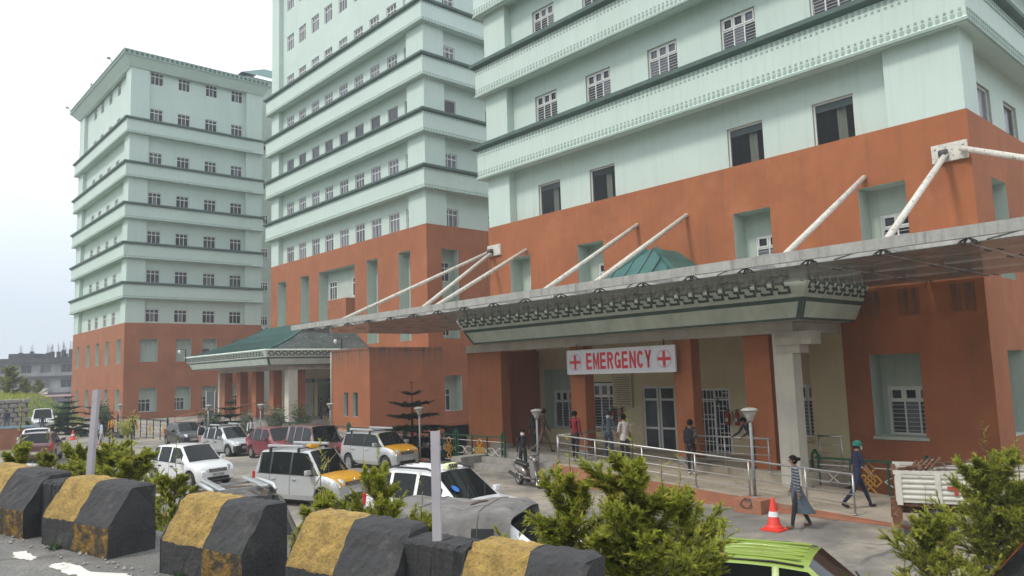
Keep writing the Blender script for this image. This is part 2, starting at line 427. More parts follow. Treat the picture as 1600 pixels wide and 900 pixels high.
M['c_yellow'] = paint('taxi_yellow_paint', (0.68, 0.33, 0.015))
M['c_grey'] = paint('light_grey_car_paint', (0.5, 0.52, 0.52))
M['scooter_paint'] = paint('pewter_scooter_paint', (0.19, 0.165, 0.155), metal=0.4)
M['tarp'] = mat('grey_tarpaulin', (0.20, 0.192, 0.185), 0.95, 0.12, 3, bump=0.9, bscale=9, patch=((0.27, 0.26, 0.245), 2.5, 0.5, 0.7), spec=0.12)
M['bar_black'] = mat('barrier_black_paint', (0.045, 0.045, 0.047), 0.85, 0.15, 4, bump=0.6, bscale=30, patch=((0.11, 0.10, 0.085), 5, 0.58, 0.75))
M['bar_yellow'] = mat('barrier_yellow_paint', (0.37, 0.245, 0.068), 0.88, 0.25, 6, bump=0.9, bscale=34, streak=0.0, patch=((0.085, 0.065, 0.04), 38, 0.50, 0.72))
M['bar_yellow_dirty'] = mat('barrier_dirty_yellow', (0.32, 0.18, 0.035), 0.9, 0.25, 6, bump=0.9, bscale=40, patch=((0.05, 0.042, 0.03), 9, 0.38, 0.56))
M['lilac'] = mat('pale_lilac_post', (0.47, 0.44, 0.48), 0.7, 0.06, 5, bump=0.1)
M['cone'] = mat('cone_orange_red', (0.75, 0.045, 0.025), 0.45, 0.05, 6)
M['reflect'] = mat('reflective_band', (0.75, 0.75, 0.75), 0.4, 0.05, 6)
M['lamp_white'] = mat('lamp_bowl', (0.42, 0.40, 0.36), 0.6, 0.1, 8)
M['lamp_top'] = mat('lamp_lid', (0.40, 0.39, 0.35), 0.7, 0.1, 8)
M['lamp_pole'] = mat('grey_lamp_pole', (0.27, 0.28, 0.28), 0.55, 0.12, 6)
M['ext_red'] = mat('extinguisher_red', (0.30, 0.02, 0.015), 0.4, 0.1, 6)
M['bark'] = mat('bark', (0.11, 0.085, 0.06), 0.95, 0.25, 10, bump=0.5)
M['grass'] = mat('grass', (0.10, 0.19, 0.035), 0.9, 0.3, 3)
M['stone'] = mat('hill_stone', (0.36, 0.34, 0.30), 0.95, 0.2, 2, bump=0.5, bscale=12)
M['far_grey'] = mat('unfinished_grey_render', (0.27, 0.27, 0.275), 0.9, 0.15, 0.6, coord='World', streak=0.3)
M['far_dark'] = mat('dark_slab_edge', (0.055, 0.055, 0.062), 0.9, 0.15, 0.6, coord='World')
M['rust'] = mat('rusty_metal', (0.16, 0.065, 0.03), 0.9, 0.3, 6, patch=((0.4, 0.36, 0.3), 7, 0.55, 0.7))
M['truck_white'] = mat('worn_truck_white', (0.60, 0.58, 0.52), 0.6, 0.08, 3, patch=((0.20, 0.10, 0.05), 5, 0.6, 0.72))

def leaf_mat(name, dark, light, tip=None, rough=0.6):
    m = bpy.data.materials.new(name); m.use_nodes = True
    nt = m.node_tree; N, L = nt.nodes, nt.links
    b = N['Principled BSDF']; b.inputs['Roughness'].default_value = rough
    b.inputs['Specular IOR Level'].default_value = 0.25
    g = N.new('ShaderNodeNewGeometry')
    r = N.new('ShaderNodeValToRGB')
    r.color_ramp.elements[0].color = (*dark, 1); r.color_ramp.elements[1].color = (*light, 1)
    if tip:
        e = r.color_ramp.elements.new(0.88); e.color = (*light, 1)
        r.color_ramp.elements[-1].color = (*tip, 1)
    L.new(g.outputs['Random Per Island'], r.inputs['Fac'])
    tr = N.new('ShaderNodeBsdfTranslucent')
    mx = N.new('ShaderNodeMixShader'); mx.inputs['Fac'].default_value = 0.42
    L.new(r.outputs['Color'], b.inputs['Base Color']); L.new(r.outputs['Color'], tr.inputs['Color'])
    L.new(b.outputs[0], mx.inputs[1]); L.new(tr.outputs[0], mx.inputs[2])
    L.new(mx.outputs[0], N['Material Output'].inputs['Surface'])
    return m
M['leaf_cyp'] = leaf_mat('cypress_spray', (0.11, 0.165, 0.014), (0.34, 0.39, 0.04), (0.52, 0.45, 0.12))
M['leaf_young'] = leaf_mat('young_cypress_spray', (0.30, 0.34, 0.03), (0.50, 0.49, 0.07), (0.56, 0.46, 0.14))
M['leaf_dry'] = leaf_mat('dry_cypress_twig', (0.30, 0.25, 0.09), (0.48, 0.40, 0.16))
M['leaf_dark'] = leaf_mat('dark_conifer_needle', (0.012, 0.03, 0.014), (0.03, 0.06, 0.028))
M['leaf_mid'] = leaf_mat('garden_leaf', (0.025, 0.06, 0.018), (0.08, 0.14, 0.05))
M['leaf_pale'] = leaf_mat('grey_green_leaf', (0.08, 0.11, 0.06), (0.2, 0.24, 0.15))
# ================================================================ GROUND
def ground():
    b = MB()
    PX0, PY0, PY1 = 21.1, 26.9, 46.0          # sunken yard beside the middle tower
    QX0, QY0, QY1 = 21.9, 6.0, 11.2           # light well under the window by the ramp
    rects = [(-400, PX0, -400, 600), (PX0, QX0, -400, PY0), (PX0, 600, PY1, 600), (600, 900, -400, 900),
             (QX0, 600, -400, QY0), (QX0, 600, QY1, PY0), (42, 600, PY0, PY1)]
    for x0, x1, y0, y1 in rects:
        b.face([(x0, y0, 0), (x1, y0, 0), (x1, y1, 0), (x0, y1, 0)])
    for x0, x1, y0, y1 in ((PX0, 42, PY0, PY1), (QX0, 30, QY0, QY1)):
        b.face([(x0, y0, -2.6), (x1, y0, -2.6), (x1, y1, -2.6), (x0, y1, -2.6)])
        b.wall('X', x0, y0, y1, -2.6, 0); b.wall('X', x1, y0, y1, -2.6, 0); b.wall('Y', y0, x0, x1, -2.6, 0); b.wall('Y', y1, x0, x1, -2.6, 0)
    o = b.build('parking_ground', M['lot']); tag(o, kind='structure')
ground()

# barrier line: front faces run from (1.44,9.83) towards (2.63,6.41)
BD = Vector((0.303, -0.953, -0.043)); BN = Vector((0.953, 0.303, 0)); BO = Vector((2.18, 7.07, 2.2))
def bl(s, n, z=0): return BO+BD*s+BN*n+Vector((0, 0, z))
def upper_road():
    b = MB()
    S = [-40, -20, -8, 0, 4, 8, 20, 40]
    b.grid([[bl(s, -40), bl(s, -0.0), bl(s, 0.95)] for s in S], 0)
    tag(b.build('upper_road', M['road']), kind='structure')
    e = MB()
    rnd = random.Random(4)
    prof = [(0.95, -0.004), (1.3, -0.25), (1.9, -0.75), (2.5, -1.35), (3.1, -1.9), (3.7, -2.18), (4.1, -2.206)]
    rows = []
    for i in range(61):
        s = -40+i*1.25
        rows.append([bl(s, n+(rnd.uniform(-.12, .12) if 0 < k < 6 else 0), z+(rnd.uniform(-.1, .1) if 0 < k < 5 else 0)) for k, (n, z) in enumerate(prof)])
    e.grid(rows, 0, True)
    tag(e.build('embankment', M['earth']), kind='structure')
upper_road()
def unseen_shade_slope():
    # unseen wooded slope behind the camera, added to block low sky light
    b = MB(); rnd = random.Random(14); rows = []
    prof = [(-7.5, 0.0), (-8.2, 1.5), (-11, 3.0), (-17, 6), (-27, 10), (-40, 15), (-56, 21), (-80, 28)]
    for i in range(33):
        s = -90+i*5.6
        rows.append([bl(0, 0)+Vector((BD.x, BD.y, 0))*s+BN*(n+rnd.uniform(-1, 1)*(k > 1))+Vector((0, 0, z-(0.043*s if k < 2 else 0)+rnd.uniform(-.8, .8)*(k > 1))) for k, (n, z) in enumerate(prof)])
    b.grid(rows, 0, True)
    tag(b.build('unseen_shade_slope', mat('shade_slope_green', (0.055, 0.085, 0.03), 0.95, 0.35, 0.5, bump=1.0, bscale=3, coord='World')), kind='structure')
unseen_shade_slope()

# ================================================================ BUILDING TOOLS
WIN = {}
def win_mesh(w, h, style):
    """meshes of one window type: frame, pane groups, grille. local x to the right, y inwards, z up"""
    key = (round(w, 2), round(h, 2), style)
    if key in WIN: return WIN[key]
    f = MB(); t = 0.06 if style != 'far' else 0.08
    split = h*0.70
    cols = 3 if w > 0.95 else 2
    f.box(0, w, -0.03, 0.05, 0, t); f.box(0, w, -0.03, 0.05, h-t, h)
    f.box(0, t, -0.03, 0.05, t, h-t); f.box(w-t, w, -0.03, 0.05, t, h-t)
    panes = []
    if style == 'plain':
        panes.append((t, w-t, t, h-t))
    else:
        f.box(t, w-t, -0.025, 0.045, split-t/2, split+t/2)
        for k in range(cols):
            a, b = t+(w-2*t)*k/cols, t+(w-2*t)*(k+1)/cols
            if k: f.box(a-t*.4, a+t*.4, -0.022, 0.042, t, split-t/2); f.box(a-t*.4, a+t*.4, -0.022, 0.042, split+t/2, h-t)
            panes.append((a+t*.4, b-t*.4, t, split-t/2))
        for k in range(cols):
            a, b = t+(w-2*t)*k/cols, t+(w-2*t)*(k+1)/cols
            if style != 'far':      # small top-hung vent with its own inner frame
                q = 0.05
                z0, z1 = split+t/2, h-t
                f.box(a+t*.4, b-t*.4, -0.05, 0.0, z0, z0+q); f.box(a+t*.4, b-t*.4, -0.05, 0.0, z1-q, z1)
                f.box(a+t*.4, a+t*.4+q, -0.05, 0.0, z0+q, z1-q); f.box(b-t*.4-q, b-t*.4, -0.05, 0.0, z0+q, z1-q)
            panes.append((a+t*.4, b-t*.4, split+t/2, h-t))
    ps = []
    for a, b, c, d in panes:
        p = MB(); p.box(0, b-a, 0.012, 0.02, 0, d-c)
        ps.append((p.mesh('pane'), a, c))
    pj = [MB(), MB()]
    for i, (a, b, c, d) in enumerate(panes):
        pj[1 if (cols == 3 and i == 1) else 0].box(a, b, 0.012, 0.02, c, d)
    g = MB()
    nb = int(split/0.115)
    for k in range(1, nb):
        z = split*k/nb
        g.box(t, w-t, -0.012, 0.002, z-0.009, z+0.009)
    WIN[key] = (f.mesh('window', [M['frame']]), ps, [p.mesh('pane') for p in pj], g.mesh('grille', [M['grille']]))
    return WIN[key]

def slot(o, m):
    """material on the object so that alike pieces share their mesh"""
    if len(o.data.materials) == 0: o.data.materials.append(None)
    o.material_slots[0].link = 'OBJECT'
    o.material_slots[0].material = m
wrnd = random.Random(11)
def window(parent, ax, c, u0, u1, z0, z1, style='far', grille=False, pane='mix', name='window', curtain=None):
    w, h = u1-u0, z1-z0
    fm, ps, pj, gm = win_mesh(w, h, style)
    loc, rz = ((c, u1, z0), -PI/2) if ax == 'X' else ((u0, c, z0), 0)
    o = inst(name, fm, parent, loc, rz)
    if style == 'far':
        for i, me in enumerate(pj):
            if len(me.polygons) == 0: continue
            p = inst('pane', me, o)
            slot(p, M[wrnd.choice(['pane', 'pane', 'pane_m'] if i == 0 else ['pane_l', 'pane_m', 'pane'])] if pane == 'mix' else M[wrnd.choice(['pane_l', 'pane_l', 'pane_m'])])
    else:
        for i, (me, a, b) in enumerate(ps):
            p = inst('pane', me, o, (a, 0, b))
            n = len(ps)
            if pane == 'clear': slot(p, M['clear'])
            else: slot(p, M['pane'] if wrnd.random() < 0.55 else M[wrnd.choice(['pane_l', 'pane_m'])])
    if grille: inst('grille', gm, o)
    return o

def band(root, ax, c, u0, u1, zt, h, pr, corner, dent, dent_mb, u1x=0):
    """one storey band: dark cap, plain face, lower moulding. Front ('X') and side ('Y') runs are mitred at the shared corner"""
    pass

def band_ring(root, X0, Y0, X1, Y1, zt, h, pr, sp, dent, far=False):
    """storey band wrapping the front (x=X0) and right side (y=Y0) of a tower"""
    face = MB()
    cap_h, cap_p, low_h = 0.24, 0.22, 0.10
    def L(d, z): return [(X1, Y0-d, z), (X0-d, Y0-d, z), (X0-d, Y1+d, z), (X0+2, Y1+d, z)]
    zb = zt-h
    rows = [L(-0.4, zb+0.16), L(pr-0.02, zb), L(pr+0.05, zb+0.01), L(pr+0.05, zb+low_h), L(pr, zb+low_h+0.06), L(pr, zt-cap_h-0.05)]
    face.grid(rows, lambda i, j: (1, 2, 2, 0, 0, 0)[i])
    o = face.build('storey_band', [M['mint'], M['mint'], M['trim_grey']], root)
    cap = MB()
    cap.grid([L(pr-0.01, zt-cap_h-0.05), L(pr+cap_p*.6, zt-cap_h), L(pr+cap_p, zt-cap_h+0.06), L(pr+cap_p, zt-0.02), L(pr+cap_p-0.04, zt), L(-0.4, zt+0.02)], 0)
    cap.build('band_cap', M['cap_green'], o)
    # rows of small square blocks and studs
    sb = 0.5 if not far else 0.62
    for (z0, z1, upper) in ((zt-cap_h-0.20, zt-cap_h-0.08, True), (zb+low_h+0.05, zb+low_h+0.19, False)):
        y = Y0-pr+0.1
        while y < Y1+pr:
            dent.box(X0-pr-0.022, X0-pr+0.01, y, y+sp*sb, z0, z1, 0)
            if not far:
                yy = y+sp*.55 if False else y
                zc = z1+0.10 if not upper else z0-0.11
                dent.box(X0-pr-0.02, X0-pr+0.01, yy+0.015, yy+sp*sb-0.015, zc-0.032, zc+0.032, 0)
            y += sp
        x = X0-pr+0.1
        while x < min(X1, X0+14):
            dent.box(x, x+sp*sb, Y0-pr-0.022, Y0-pr+0.01, z0, z1, 0)
            if not far:
                zc = z1+0.10 if not upper else z0-0.11
                dent.box(x+0.01, x+sp*sb-0.01, Y0-pr-0.03, Y0-pr+0.01, zc-0.04, zc+0.04, 0)
            x += sp
    return o

def niche(mb, ax, c, a, b, z0, z1, d, wa, wb, wz0, wz1, mi, holes):
    """deep rectangular recess with a back wall that holds a window opening"""
    holes.append((a, b, z0, z1, d, mi))
    mb.wall(ax, c+d, a, b, z0, z1, [(max(a, wa), min(b, wb), wz0, wz1, 0.12, mi)] if wa is not None else [], mi)

def tower(name, label, X0, Y0, X1, Y1, z_or, z_top, bands, bh, pil_f, pil_s, rec=0.45):
    root = empty(name, (0, 0, 0))
    tag(root, label, 'hospital tower')
    return root

# ================================================================ NEAR BLOCK (emergency wing)
def near_block():
    X0, Y0, X1, Y1 = 24.0, 6.8, 52.0, 28.2
    root = empty('hospital_block', (X0, Y0, 0))
    root.location = (0, 0, 0)
    tag(root, 'nearest mint and orange hospital block, behind the canopy and emergency porch', 'building')
    ZO = 10.97
    # --- orange base
    o = MB(); holes = []
    wins = []
    for (a, b, wa, wb) in ((25.25, 26.65, 24.4, 26.15), (20.78, 22.25, 20.4, 21.75), (13.1, 14.55, 13.1, 14.15), (8.64, 10.06, 8.64, 9.75)):
        niche(o, 'X', X0, a, b, 6.15, 9.25, 0.75, wa, wb, 6.9, 8.42, 1, holes)
        wins.append(('X', X0+0.80, wb-1.45, wb, 6.9, 8.42, 'near'))
    niche(o, 'X', X0, 8.68, 10.14, 1.53, 4.0, 0.75, 8.68, 9.98, 1.53, 3.0, 1, holes)
    wins.append(('X', X0+0.80, 8.60, 9.98, 1.53, 3.0, 'near'))
    niche(o, 'X', X0, 27.0, 28.0, 1.2, 4.0, 0.75, 27.0, 27.9, 1.2, 2.9, 1, holes)
    wins.append(('X', X0+0.80, 27.0, 27.9, 1.2, 2.9, 'near'))
    # painted cream zone behind the porch has its own openings
    CY0, CY1, CZ = 10.95, 25.05, 5.6
    holes_all = holes+[(CY0, CY1, 0.0, CZ, 0.004, 0)]
    o.wall('X', X0, Y0, Y1, -2.7, ZO, holes_all, 0)
    sh = []
    niche(o, 'Y', Y0, 25.65, 27.05, 6.15, 9.2, 0.7, 25.8, 26.9, 6.9, 8.3, 1, sh)
    niche(o, 'Y', Y0, 25.45, 27.05, 1.53, 4.0, 0.7, 25.6, 26.9, 1.53, 3.0, 1, sh)
    o.wall('Y', Y0, X0, X1, -2.7, ZO, sh, 0)
    wins.append(('Y', Y0+0.75, 25.7, 27.0, 6.9, 8.3, 'near')); wins.append(('Y', Y0+0.75, 25.6, 27.0, 1.53, 3.0, 'near'))
    o.face([(X0, Y0, ZO), (X1, Y0, ZO), (X1, Y0+0.8, ZO), (X0, Y0+0.8, ZO)]); o.face([(X0, Y0, ZO), (X0, Y1, ZO), (X0+0.8, Y1, ZO), (X0+0.8, Y0, ZO)])
    o.wall('Y', Y1, X0, X1, -2.7, ZO, [], 0)
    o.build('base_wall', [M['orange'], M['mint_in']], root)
    for ax, c, a, b, z0, z1, st in wins:
        window(root, ax, c, a, b, z0, z1, st, True, 'mix')
    # sills
    s = MB()
    for a, b, z in ((8.6, 10.2, 1.5),): s.box(X0-0.05, X0+0.02, a, b, z-0.07, z+0.02)
    s.build('sill', M['mint_in'], root)
    # --- cream entrance wall
    c = MB(); ch = []
    ch.append((20.35, 21.85, 1.35, 3.3, 0.15, 0))                      # counter window
    ch.append((17.55, 19.1, 0.62, 3.1, 0.2, 0))                        # double door
    ch.append((15.15, 16.45, 0.62, 3.0, 0.2, 0))                       # grille door
    niche(c, 'X', X0, 12.1, 13.75, 1.2, 4.1, 0.55, 12.1, 13.3, 1.35, 3.1, 0, ch)
    ch.append((22.9, 24.6, 1.3, 3.9, 0.5, 1))
    c.wall('X', X0+0.003, CY0, CY1, 0.0, CZ, ch, 0)
    c.wall('X', X0+0.5, 22.9, 24.6, 1.3, 3.9, [], 1)
    c.build('entrance_wall', [M['cream'], M['mint_in']], root)
    dk = MB()
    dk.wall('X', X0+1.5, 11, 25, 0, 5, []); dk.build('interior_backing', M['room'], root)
    window(root, 'X', X0+0.1, 20.4, 21.8, 1.4, 3.25, 'near', True)
    window(root, 'X', X0+0.6, 12.1, 13.3, 1.35, 3.1, 'near', True)
    window(root, 'X', X0+0.45, 23.1, 24.4, 1.3, 2.95, 'near', True)
    # grille door of white bars in an uneven lattice
    def lattice(y0, y1, z0, z1, x, nm, rnd):
        f = MB()
        f.box(x-0.05, x, y0, y0+0.07, z0, z1); f.box(x-0.05, x, y1-0.07, y1, z0, z1)
        f.box(x-0.05, x, y0+0.07, y1-0.07, z1-0.07, z1); f.box(x-0.05, x, y0+0.07, y1-0.07, z0, z0+0.05)
        f.box(x-0.05, x, y0+0.07, y1-0.07, z0+1.95, z0+2.01)
        f.box(x-0.05, x, (y0+y1)/2-0.035, (y0+y1)/2+0.035, z0+0.05, z1-0.07)
        d = f.build(nm, M['frame'], root)
        g = MB()
        for k in range(1, 8):
            yy = y0+(y1-y0)*k/8
            g.box(x-0.03, x-0.014, yy-0.012, yy+0.012, z0+0.05, z1-0.07)
        for k in range(1, 15):
            zz = z0+(z1-z0)*k/15
            a = y0+(y1-y0)*rnd.choice((0, .125, .25, .5)); bq = a+(y1-y0)*rnd.choice((.25, .375, .5))
            g.box(x-0.034, x-0.018, a, min(bq, y1), zz-0.012, zz+0.012)
        g.build('grille', M['frame'], d)
        p = MB(); p.box(x+0.02, x+0.03, y0+0.07, y1-0.07, z0+0.05, z1-0.07); p.build('pane', M['pane'], d)
    lattice(15.15, 16.45, 0.62, 3.0, X0+0.05, 'grille_door', random.Random(3))
    d = MB(); x = X0+0.1
    for a, b in ((17.55, 18.3), (18.35, 19.1)):
        d.box(x-0.05, x, a, a+0.08, 0.62, 3.1); d.box(x-0.05, x, b-0.08, b, 0.62, 3.1)
        for z in (0.62, 1.45, 2.55, 3.02): d.box(x-0.045, x-0.005, a+0.08, b-0.08, z, z+0.08)
    dd = d.build('double_door', M['frame'], root)
    p = MB(); p.box(x-0.02, x-0.01, 17.63, 18.22, 0.7, 3.02); p.box(x-0.02, x-0.01, 18.43, 19.02, 0.7, 3.02); p.build('pane', M['pane_m'], dd)
    # three square repair plates with bolts high on the orange wall
    for y in (7.35, 8.85, 10.0):
        q = MB(); q.box(X0-0.02, X0+0.01, y-0.3, y+0.3, 5.15, 5.95)
        for k in range(4): q.box(X0-0.045, X0-0.02, y-0.24+k*0.15, y-0.21+k*0.15, 5.22, 5.25)
        q.build('wall_plate', M['orange_dirty'], root)
    # --- mint upper floors
    m = MB(); mh = []; XW = X0+0.45; wins = []
    FL = [ZO, 15.17, 19.42, 23.67, 27.92]
    cols = ((23.56, 25.0), (20.32, 21.75), (16.84, 18.3), (13.4, 14.85), (10.15, 11.55))
    for fi, z in enumerate(FL[:-1]):
        for ci, (a, b) in enumerate(cols):
            if fi == 0 and ci == 2: continue
            if fi > 0 and ci == 4: continue
            z0 = z-0.1 if fi == 0 else z+0.0
            z1 = 12.55 if fi == 0 else z+1.68
            mh.append((a, b, z0, z1, 0.3, 1)); wins.append(('X', XW+0.12, a, b, z0, z1, fi))
        if fi > 0:
            mh.append((9.9, 11.35, z, z+1.68, 0.3, 1)); wins.append(('X', XW+0.12, 9.9, 11.35, z, z+1.68, fi))
    m.wall('X', XW, Y0+2.2, Y1-1.6, ZO-0.3, 30, mh, 0)
    ms = []; wy = []
    for fi, z in enumerate(FL[:-1]):
        for a in (26.65, 29.55, 32.5, 35.5):
            ms.append((a, a+1.45, z-(0.1 if fi == 0 else 0), z+1.62, 0.3, 1)); wy.append((a, z-(0.1 if fi == 0 else 0), z+1.62, fi))
    m.wall('Y', Y0+0.45, X0+1.3, X1, ZO-0.3, 30, ms, 0)
    m.wall('Y', Y1-0.45, X0+0.6, X1, ZO-0.3, 30, [], 0)
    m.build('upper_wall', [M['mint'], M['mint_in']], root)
    pl = MB(); pl.box(X0+0.03, X0+1.31, Y0+0.03, Y0+2.2, ZO-0.3, 30); pl.build('corner_pier', M['mint'], root, bevel=0.03)
    pl = MB(); pl.box(X0+0.03, X0+1.31, Y1-1.62, Y1-0.03, ZO-0.3, 30); pl.build('corner_pier', M['mint'], root, bevel=0.03)
    for ax, cc, a, b, z0, z1, fi in wins:
        wn = window(root, ax, cc, a, b, z0, z1, 'plain' if fi == 0 else 'near', fi > 0, 'clear' if fi == 0 else 'mix')
        if fi == 0:
            cu_ = MB(); n = 12
            ya, wd = (b-a)*0.62, (b-a)*0.22
            cu_.grid([[(ya-wd*(0.8 if k == 0 else 1)*.5+wd*j/n, 0.14+0.03*math.sin(j*2.1), zz) for j in range(n+1)] for k, zz in enumerate((0.05, z1-z0-0.1))], 0, True)
            cu_.build('curtain', M['curtain'], wn)
            bx = MB(); bx.box(0.03, b-a-0.03, 0.02, 0.06, z1-z0-0.3, z1-z0-0.06); bx.build('blind_box', M['frame_dark'], wn)
    for a, z0, z1, fi in wy:
        window(root, 'Y', Y0+0.57, a, a+1.45, z0, z1, 'plain' if fi == 0 else 'near', fi > 0, 'mix')
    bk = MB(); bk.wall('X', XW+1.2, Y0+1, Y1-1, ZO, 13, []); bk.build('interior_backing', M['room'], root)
    dent = MB()
    for z in FL[1:]: band_ring(root, X0+0.1, Y0+0.1, X1, Y1-0.1, z, 1.75, 0.42, 0.2, dent)
    tag(dent.build('band_studs', M['trim_grey'], root), kind='stuff')
    r = MB(); r.box(X0+1, X1, Y0+1, Y1-1, 29.8, 30.0); r.build('roof', M['concrete'], root)
near_block()

# ================================================================ MIDDLE BLOCK
def middle_block():
    X0, Y0, X1, Y1 = 33.0, 46.0, 62.0, 73.2
    root = empty('hospital_tower', (0, 0, 0))
    tag(root, 'tall middle hospital tower with tall slit recesses in its orange base', 'building')
    ZO = 15.25
    o = MB(); h = []; wins = []
    for a, b, z0, wa, wb in ((69.7, 71.55, 8.0, 69.2, 70.45), (64.9, 66.55, 8.0, 64.4, 65.6), (52.9, 54.6, 6.55, 52.6, 54.0), (48.22, 49.8, 6.5, 48.0, 49.2)):
        niche(o, 'X', X0, a, b, z0, 13.5, 0.9, max(a, wa), wb, 10.9, 12.6, 1, h)
        wins.append(('X', X0+0.95, wb-1.45, wb, 10.9, 12.6))
        if z0 < 7: pass
    niche(o, 'X', X0, 56.55, 63.0, 8.85, 13.5, 0.9, 61.2, 62.6, 10.9, 12.6, 1, h)
    wins.append(('X', X0+0.93, 61.2, 62.6, 10.9, 12.6)); wins.append(('X', X0+0.88, 57.0, 58.4, 10.9, 12.6))
    o.wall('X', X0, Y0, Y1, 5.7, ZO, h, 0)
    o.wall('X', X0+0.2, 51, Y1, 0.0, 5.7, [], 0)
    hs = []
    niche(o, 'Y', Y0, 34.4, 36.0, 6.55, 13.45, 0.85, 34.6, 35.7, 11.0, 12.55, 1, hs)
    wins.append(('Y', Y0+0.9, 34.45, 35.75, 11.0, 12.55)); wins.append(('Y', Y0+0.8, 34.5, 35.6, 6.75, 8.3))
    niche(o, 'Y', Y0, 34.4, 36.05, 1.1, 3.75, 0.85, 34.4, 35.6, 1.1, 2.77, 1, hs)
    wins.append(('Y', Y0+0.9, 34.3, 35.6, 1.1, 2.77))
    niche(o, 'Y', Y0, 38.1, 39.7, 1.0, 3.55, 0.85, 38.1, 39.3, 1.1, 2.7, 1, hs)
    wins.append(('Y', Y0+0.9, 38.0, 39.3, 1.1, 2.7))
    hs += [(33.4, 34.4, -2.2, -0.8, 0.2, 1), (36.4, 37.6, -2.2, -0.8, 0.2, 1)]
    o.wall('Y', Y0, X0, X1, -2.7, ZO, hs, 0)
    o.wall('Y', Y1, X0, X1, 0, ZO, [], 0)
    o.face([(X0, Y0, ZO), (X1, Y0, ZO), (X1, Y1, ZO), (X0, Y1, ZO)], 0)
    o.build('base_wall', [M['orange'], M['mint_in']], root)
    k = MB(); k.box(X0-0.02, X0+0.88, 58.05, 61.3, 8.87, 10.75, 0)
    k.build('balcony_parapet', [M['orange']], root)
    for ax, c, a, b, z0, z1 in wins: window(root, ax, c, a, b, z0, z1, 'far')
    ledge = MB(); ledge.grid([[(33.5, Y0-0.03, 0.05), (42, Y0-0.03, 0.75)], [(33.5, Y0-0.03, 0.14), (42, Y0-0.03, 0.84)], [(33.5, Y0+0.02, 0.16), (42, Y0+0.02, 0.86)]]); ledge.build('ramp_ledge', M['terracotta'], root)
    m = MB(); mh = []; XW = X0+0.5; wins = []
    FL = [ZO, 19.75, 24.15, 28.6, 33.0]
    ROWS = [(ZO+0.06, 'far'), (19.8, 'far'), (24.2, 'plain'), (28.7, 'far'), (33.1, 'far'), (37.4, 'far'), (41.8, 'far')]
    for z, st in ROWS:
        for yc in (69.8, 67.2, 64.5, 61.9, 59.15, 56.45, 53.8, 51.1, 48.6):
            a, b = yc-0.75, yc+0.75
            mh.append((a, b, z, z+1.65, 0.25, 1)); wins.append(('X', XW+0.1, a, b, z, z+1.65, st))
    m.wall('X', XW, Y0+1, Y1-1, ZO-0.2, 46, mh, 0)
    ms = []
    for z, st in ROWS:
        for a in (35.1, 39.6, 43.5):
            ms.append((a, a+1.4, z, z+1.45, 0.25, 1)); wins.append(('Y', Y0+0.6, a, a+1.4, z, z+1.45, st))
    m.wall('Y', Y0+0.5, X0+1.6, X1, ZO-0.2, 46, ms, 0)
    m.wall('Y', Y1-0.5, X0+1, X1, ZO-0.2, 46, [], 0)
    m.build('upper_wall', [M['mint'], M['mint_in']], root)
    for a, b in ((Y0+0.03, Y0+2.35), (Y1-1.7, Y1-0.03)):
        p = MB(); p.box(X0+0.03, X0+2.0, a, b, ZO-0.1, 45.9); p.build('corner_pier', M['mint'], root)
    for ax, c, a, b, z0, z1, st in wins:
        if st == 'plain':
            w_ = window(root, ax, c, a, b, z0, z1, 'plain', False, 'mix')
        else: window(root, ax, c, a, b, z0, z1, st, False, 'light')
    dent = MB()
    for z in FL[1:]: band_ring(root, X0+0.1, Y0+0.1, X1, Y1-0.1, z, 1.85, 0.5, 0.28, dent, True)
    tag(dent.build('band_studs', M['trim_grey'], root), kind='stuff')
    r = MB(); r.box(X0-0.8, X1, Y0-0.8, Y1+0.8, 45.6, 47.5); r.build('roof_cornice', M['mint'], root)
    # lower orange annex in front, flush with the right side
    a = empty('orange_annex', (0, 0, 0)); tag(a, 'low orange flat roofed annex with two slit windows and black run-off stains', 'annex')
    b = MB(); BX = 27.94
    sl = [(48.95, 49.6, 1.05, 2.75, 0.25, 1), (47.6, 48.3, 1.05, 2.75, 0.25, 1)]
    b.wall('X', BX, Y0-0.003, 51.4, -2.7, 5.8, sl, 0)
    b.wall('X', BX+0.25, 47.5, 49.7, 1.0, 2.8, [], 2)
    b.wall('Y', Y0-0.003, BX, X0+1.3, -0.9, 5.8, [], 0)
    b.wall('Y', Y0-0.003, BX, X0+1.3, -2.7, -0.9, [(29.0, 30.6, -2.3, -1.2, 0.2, 1), (31.4, 32.9, -2.3, -1.2, 0.2, 1)], 3)
    b.wall('Y', 51.4, BX, X0+0.2, 0, 5.8, [], 0)
    b.face([(BX, Y0, 5.8), (X0+0.2, Y0, 5.8), (X0+0.2, 51.4, 5.8), (BX, 51.4, 5.8)], 3)
    b.build('wall', [M['orange_dirty'], M['mint_in'], M['pane_m'], M['concrete']], a)
    c = MB(); c.box(BX-0.04, BX+0.3, Y0-0.04, 51.42, 5.75, 5.9); c.box(BX+0.3, X0+1.2, Y0-0.04, Y0+0.2, 5.75, 5.9); c.build('parapet_coping', M['orange_dirty'], a)
    t = MB(); t.tube([(BX-0.06, 51.33, 0), (BX-0.06, 51.33, 5.7)], 0.05, 8); t.build('drain_pipe', M['offwhite'], a)
    ww = MB()
    for q0, q1 in ((29.0, 30.6), (31.4, 32.9)):
        ww.box(q0, q1, Y0+0.1, Y0+0.12, -2.3, -1.2)
    ww.build('basement_pane', M['pane_m'], a)
middle_block()

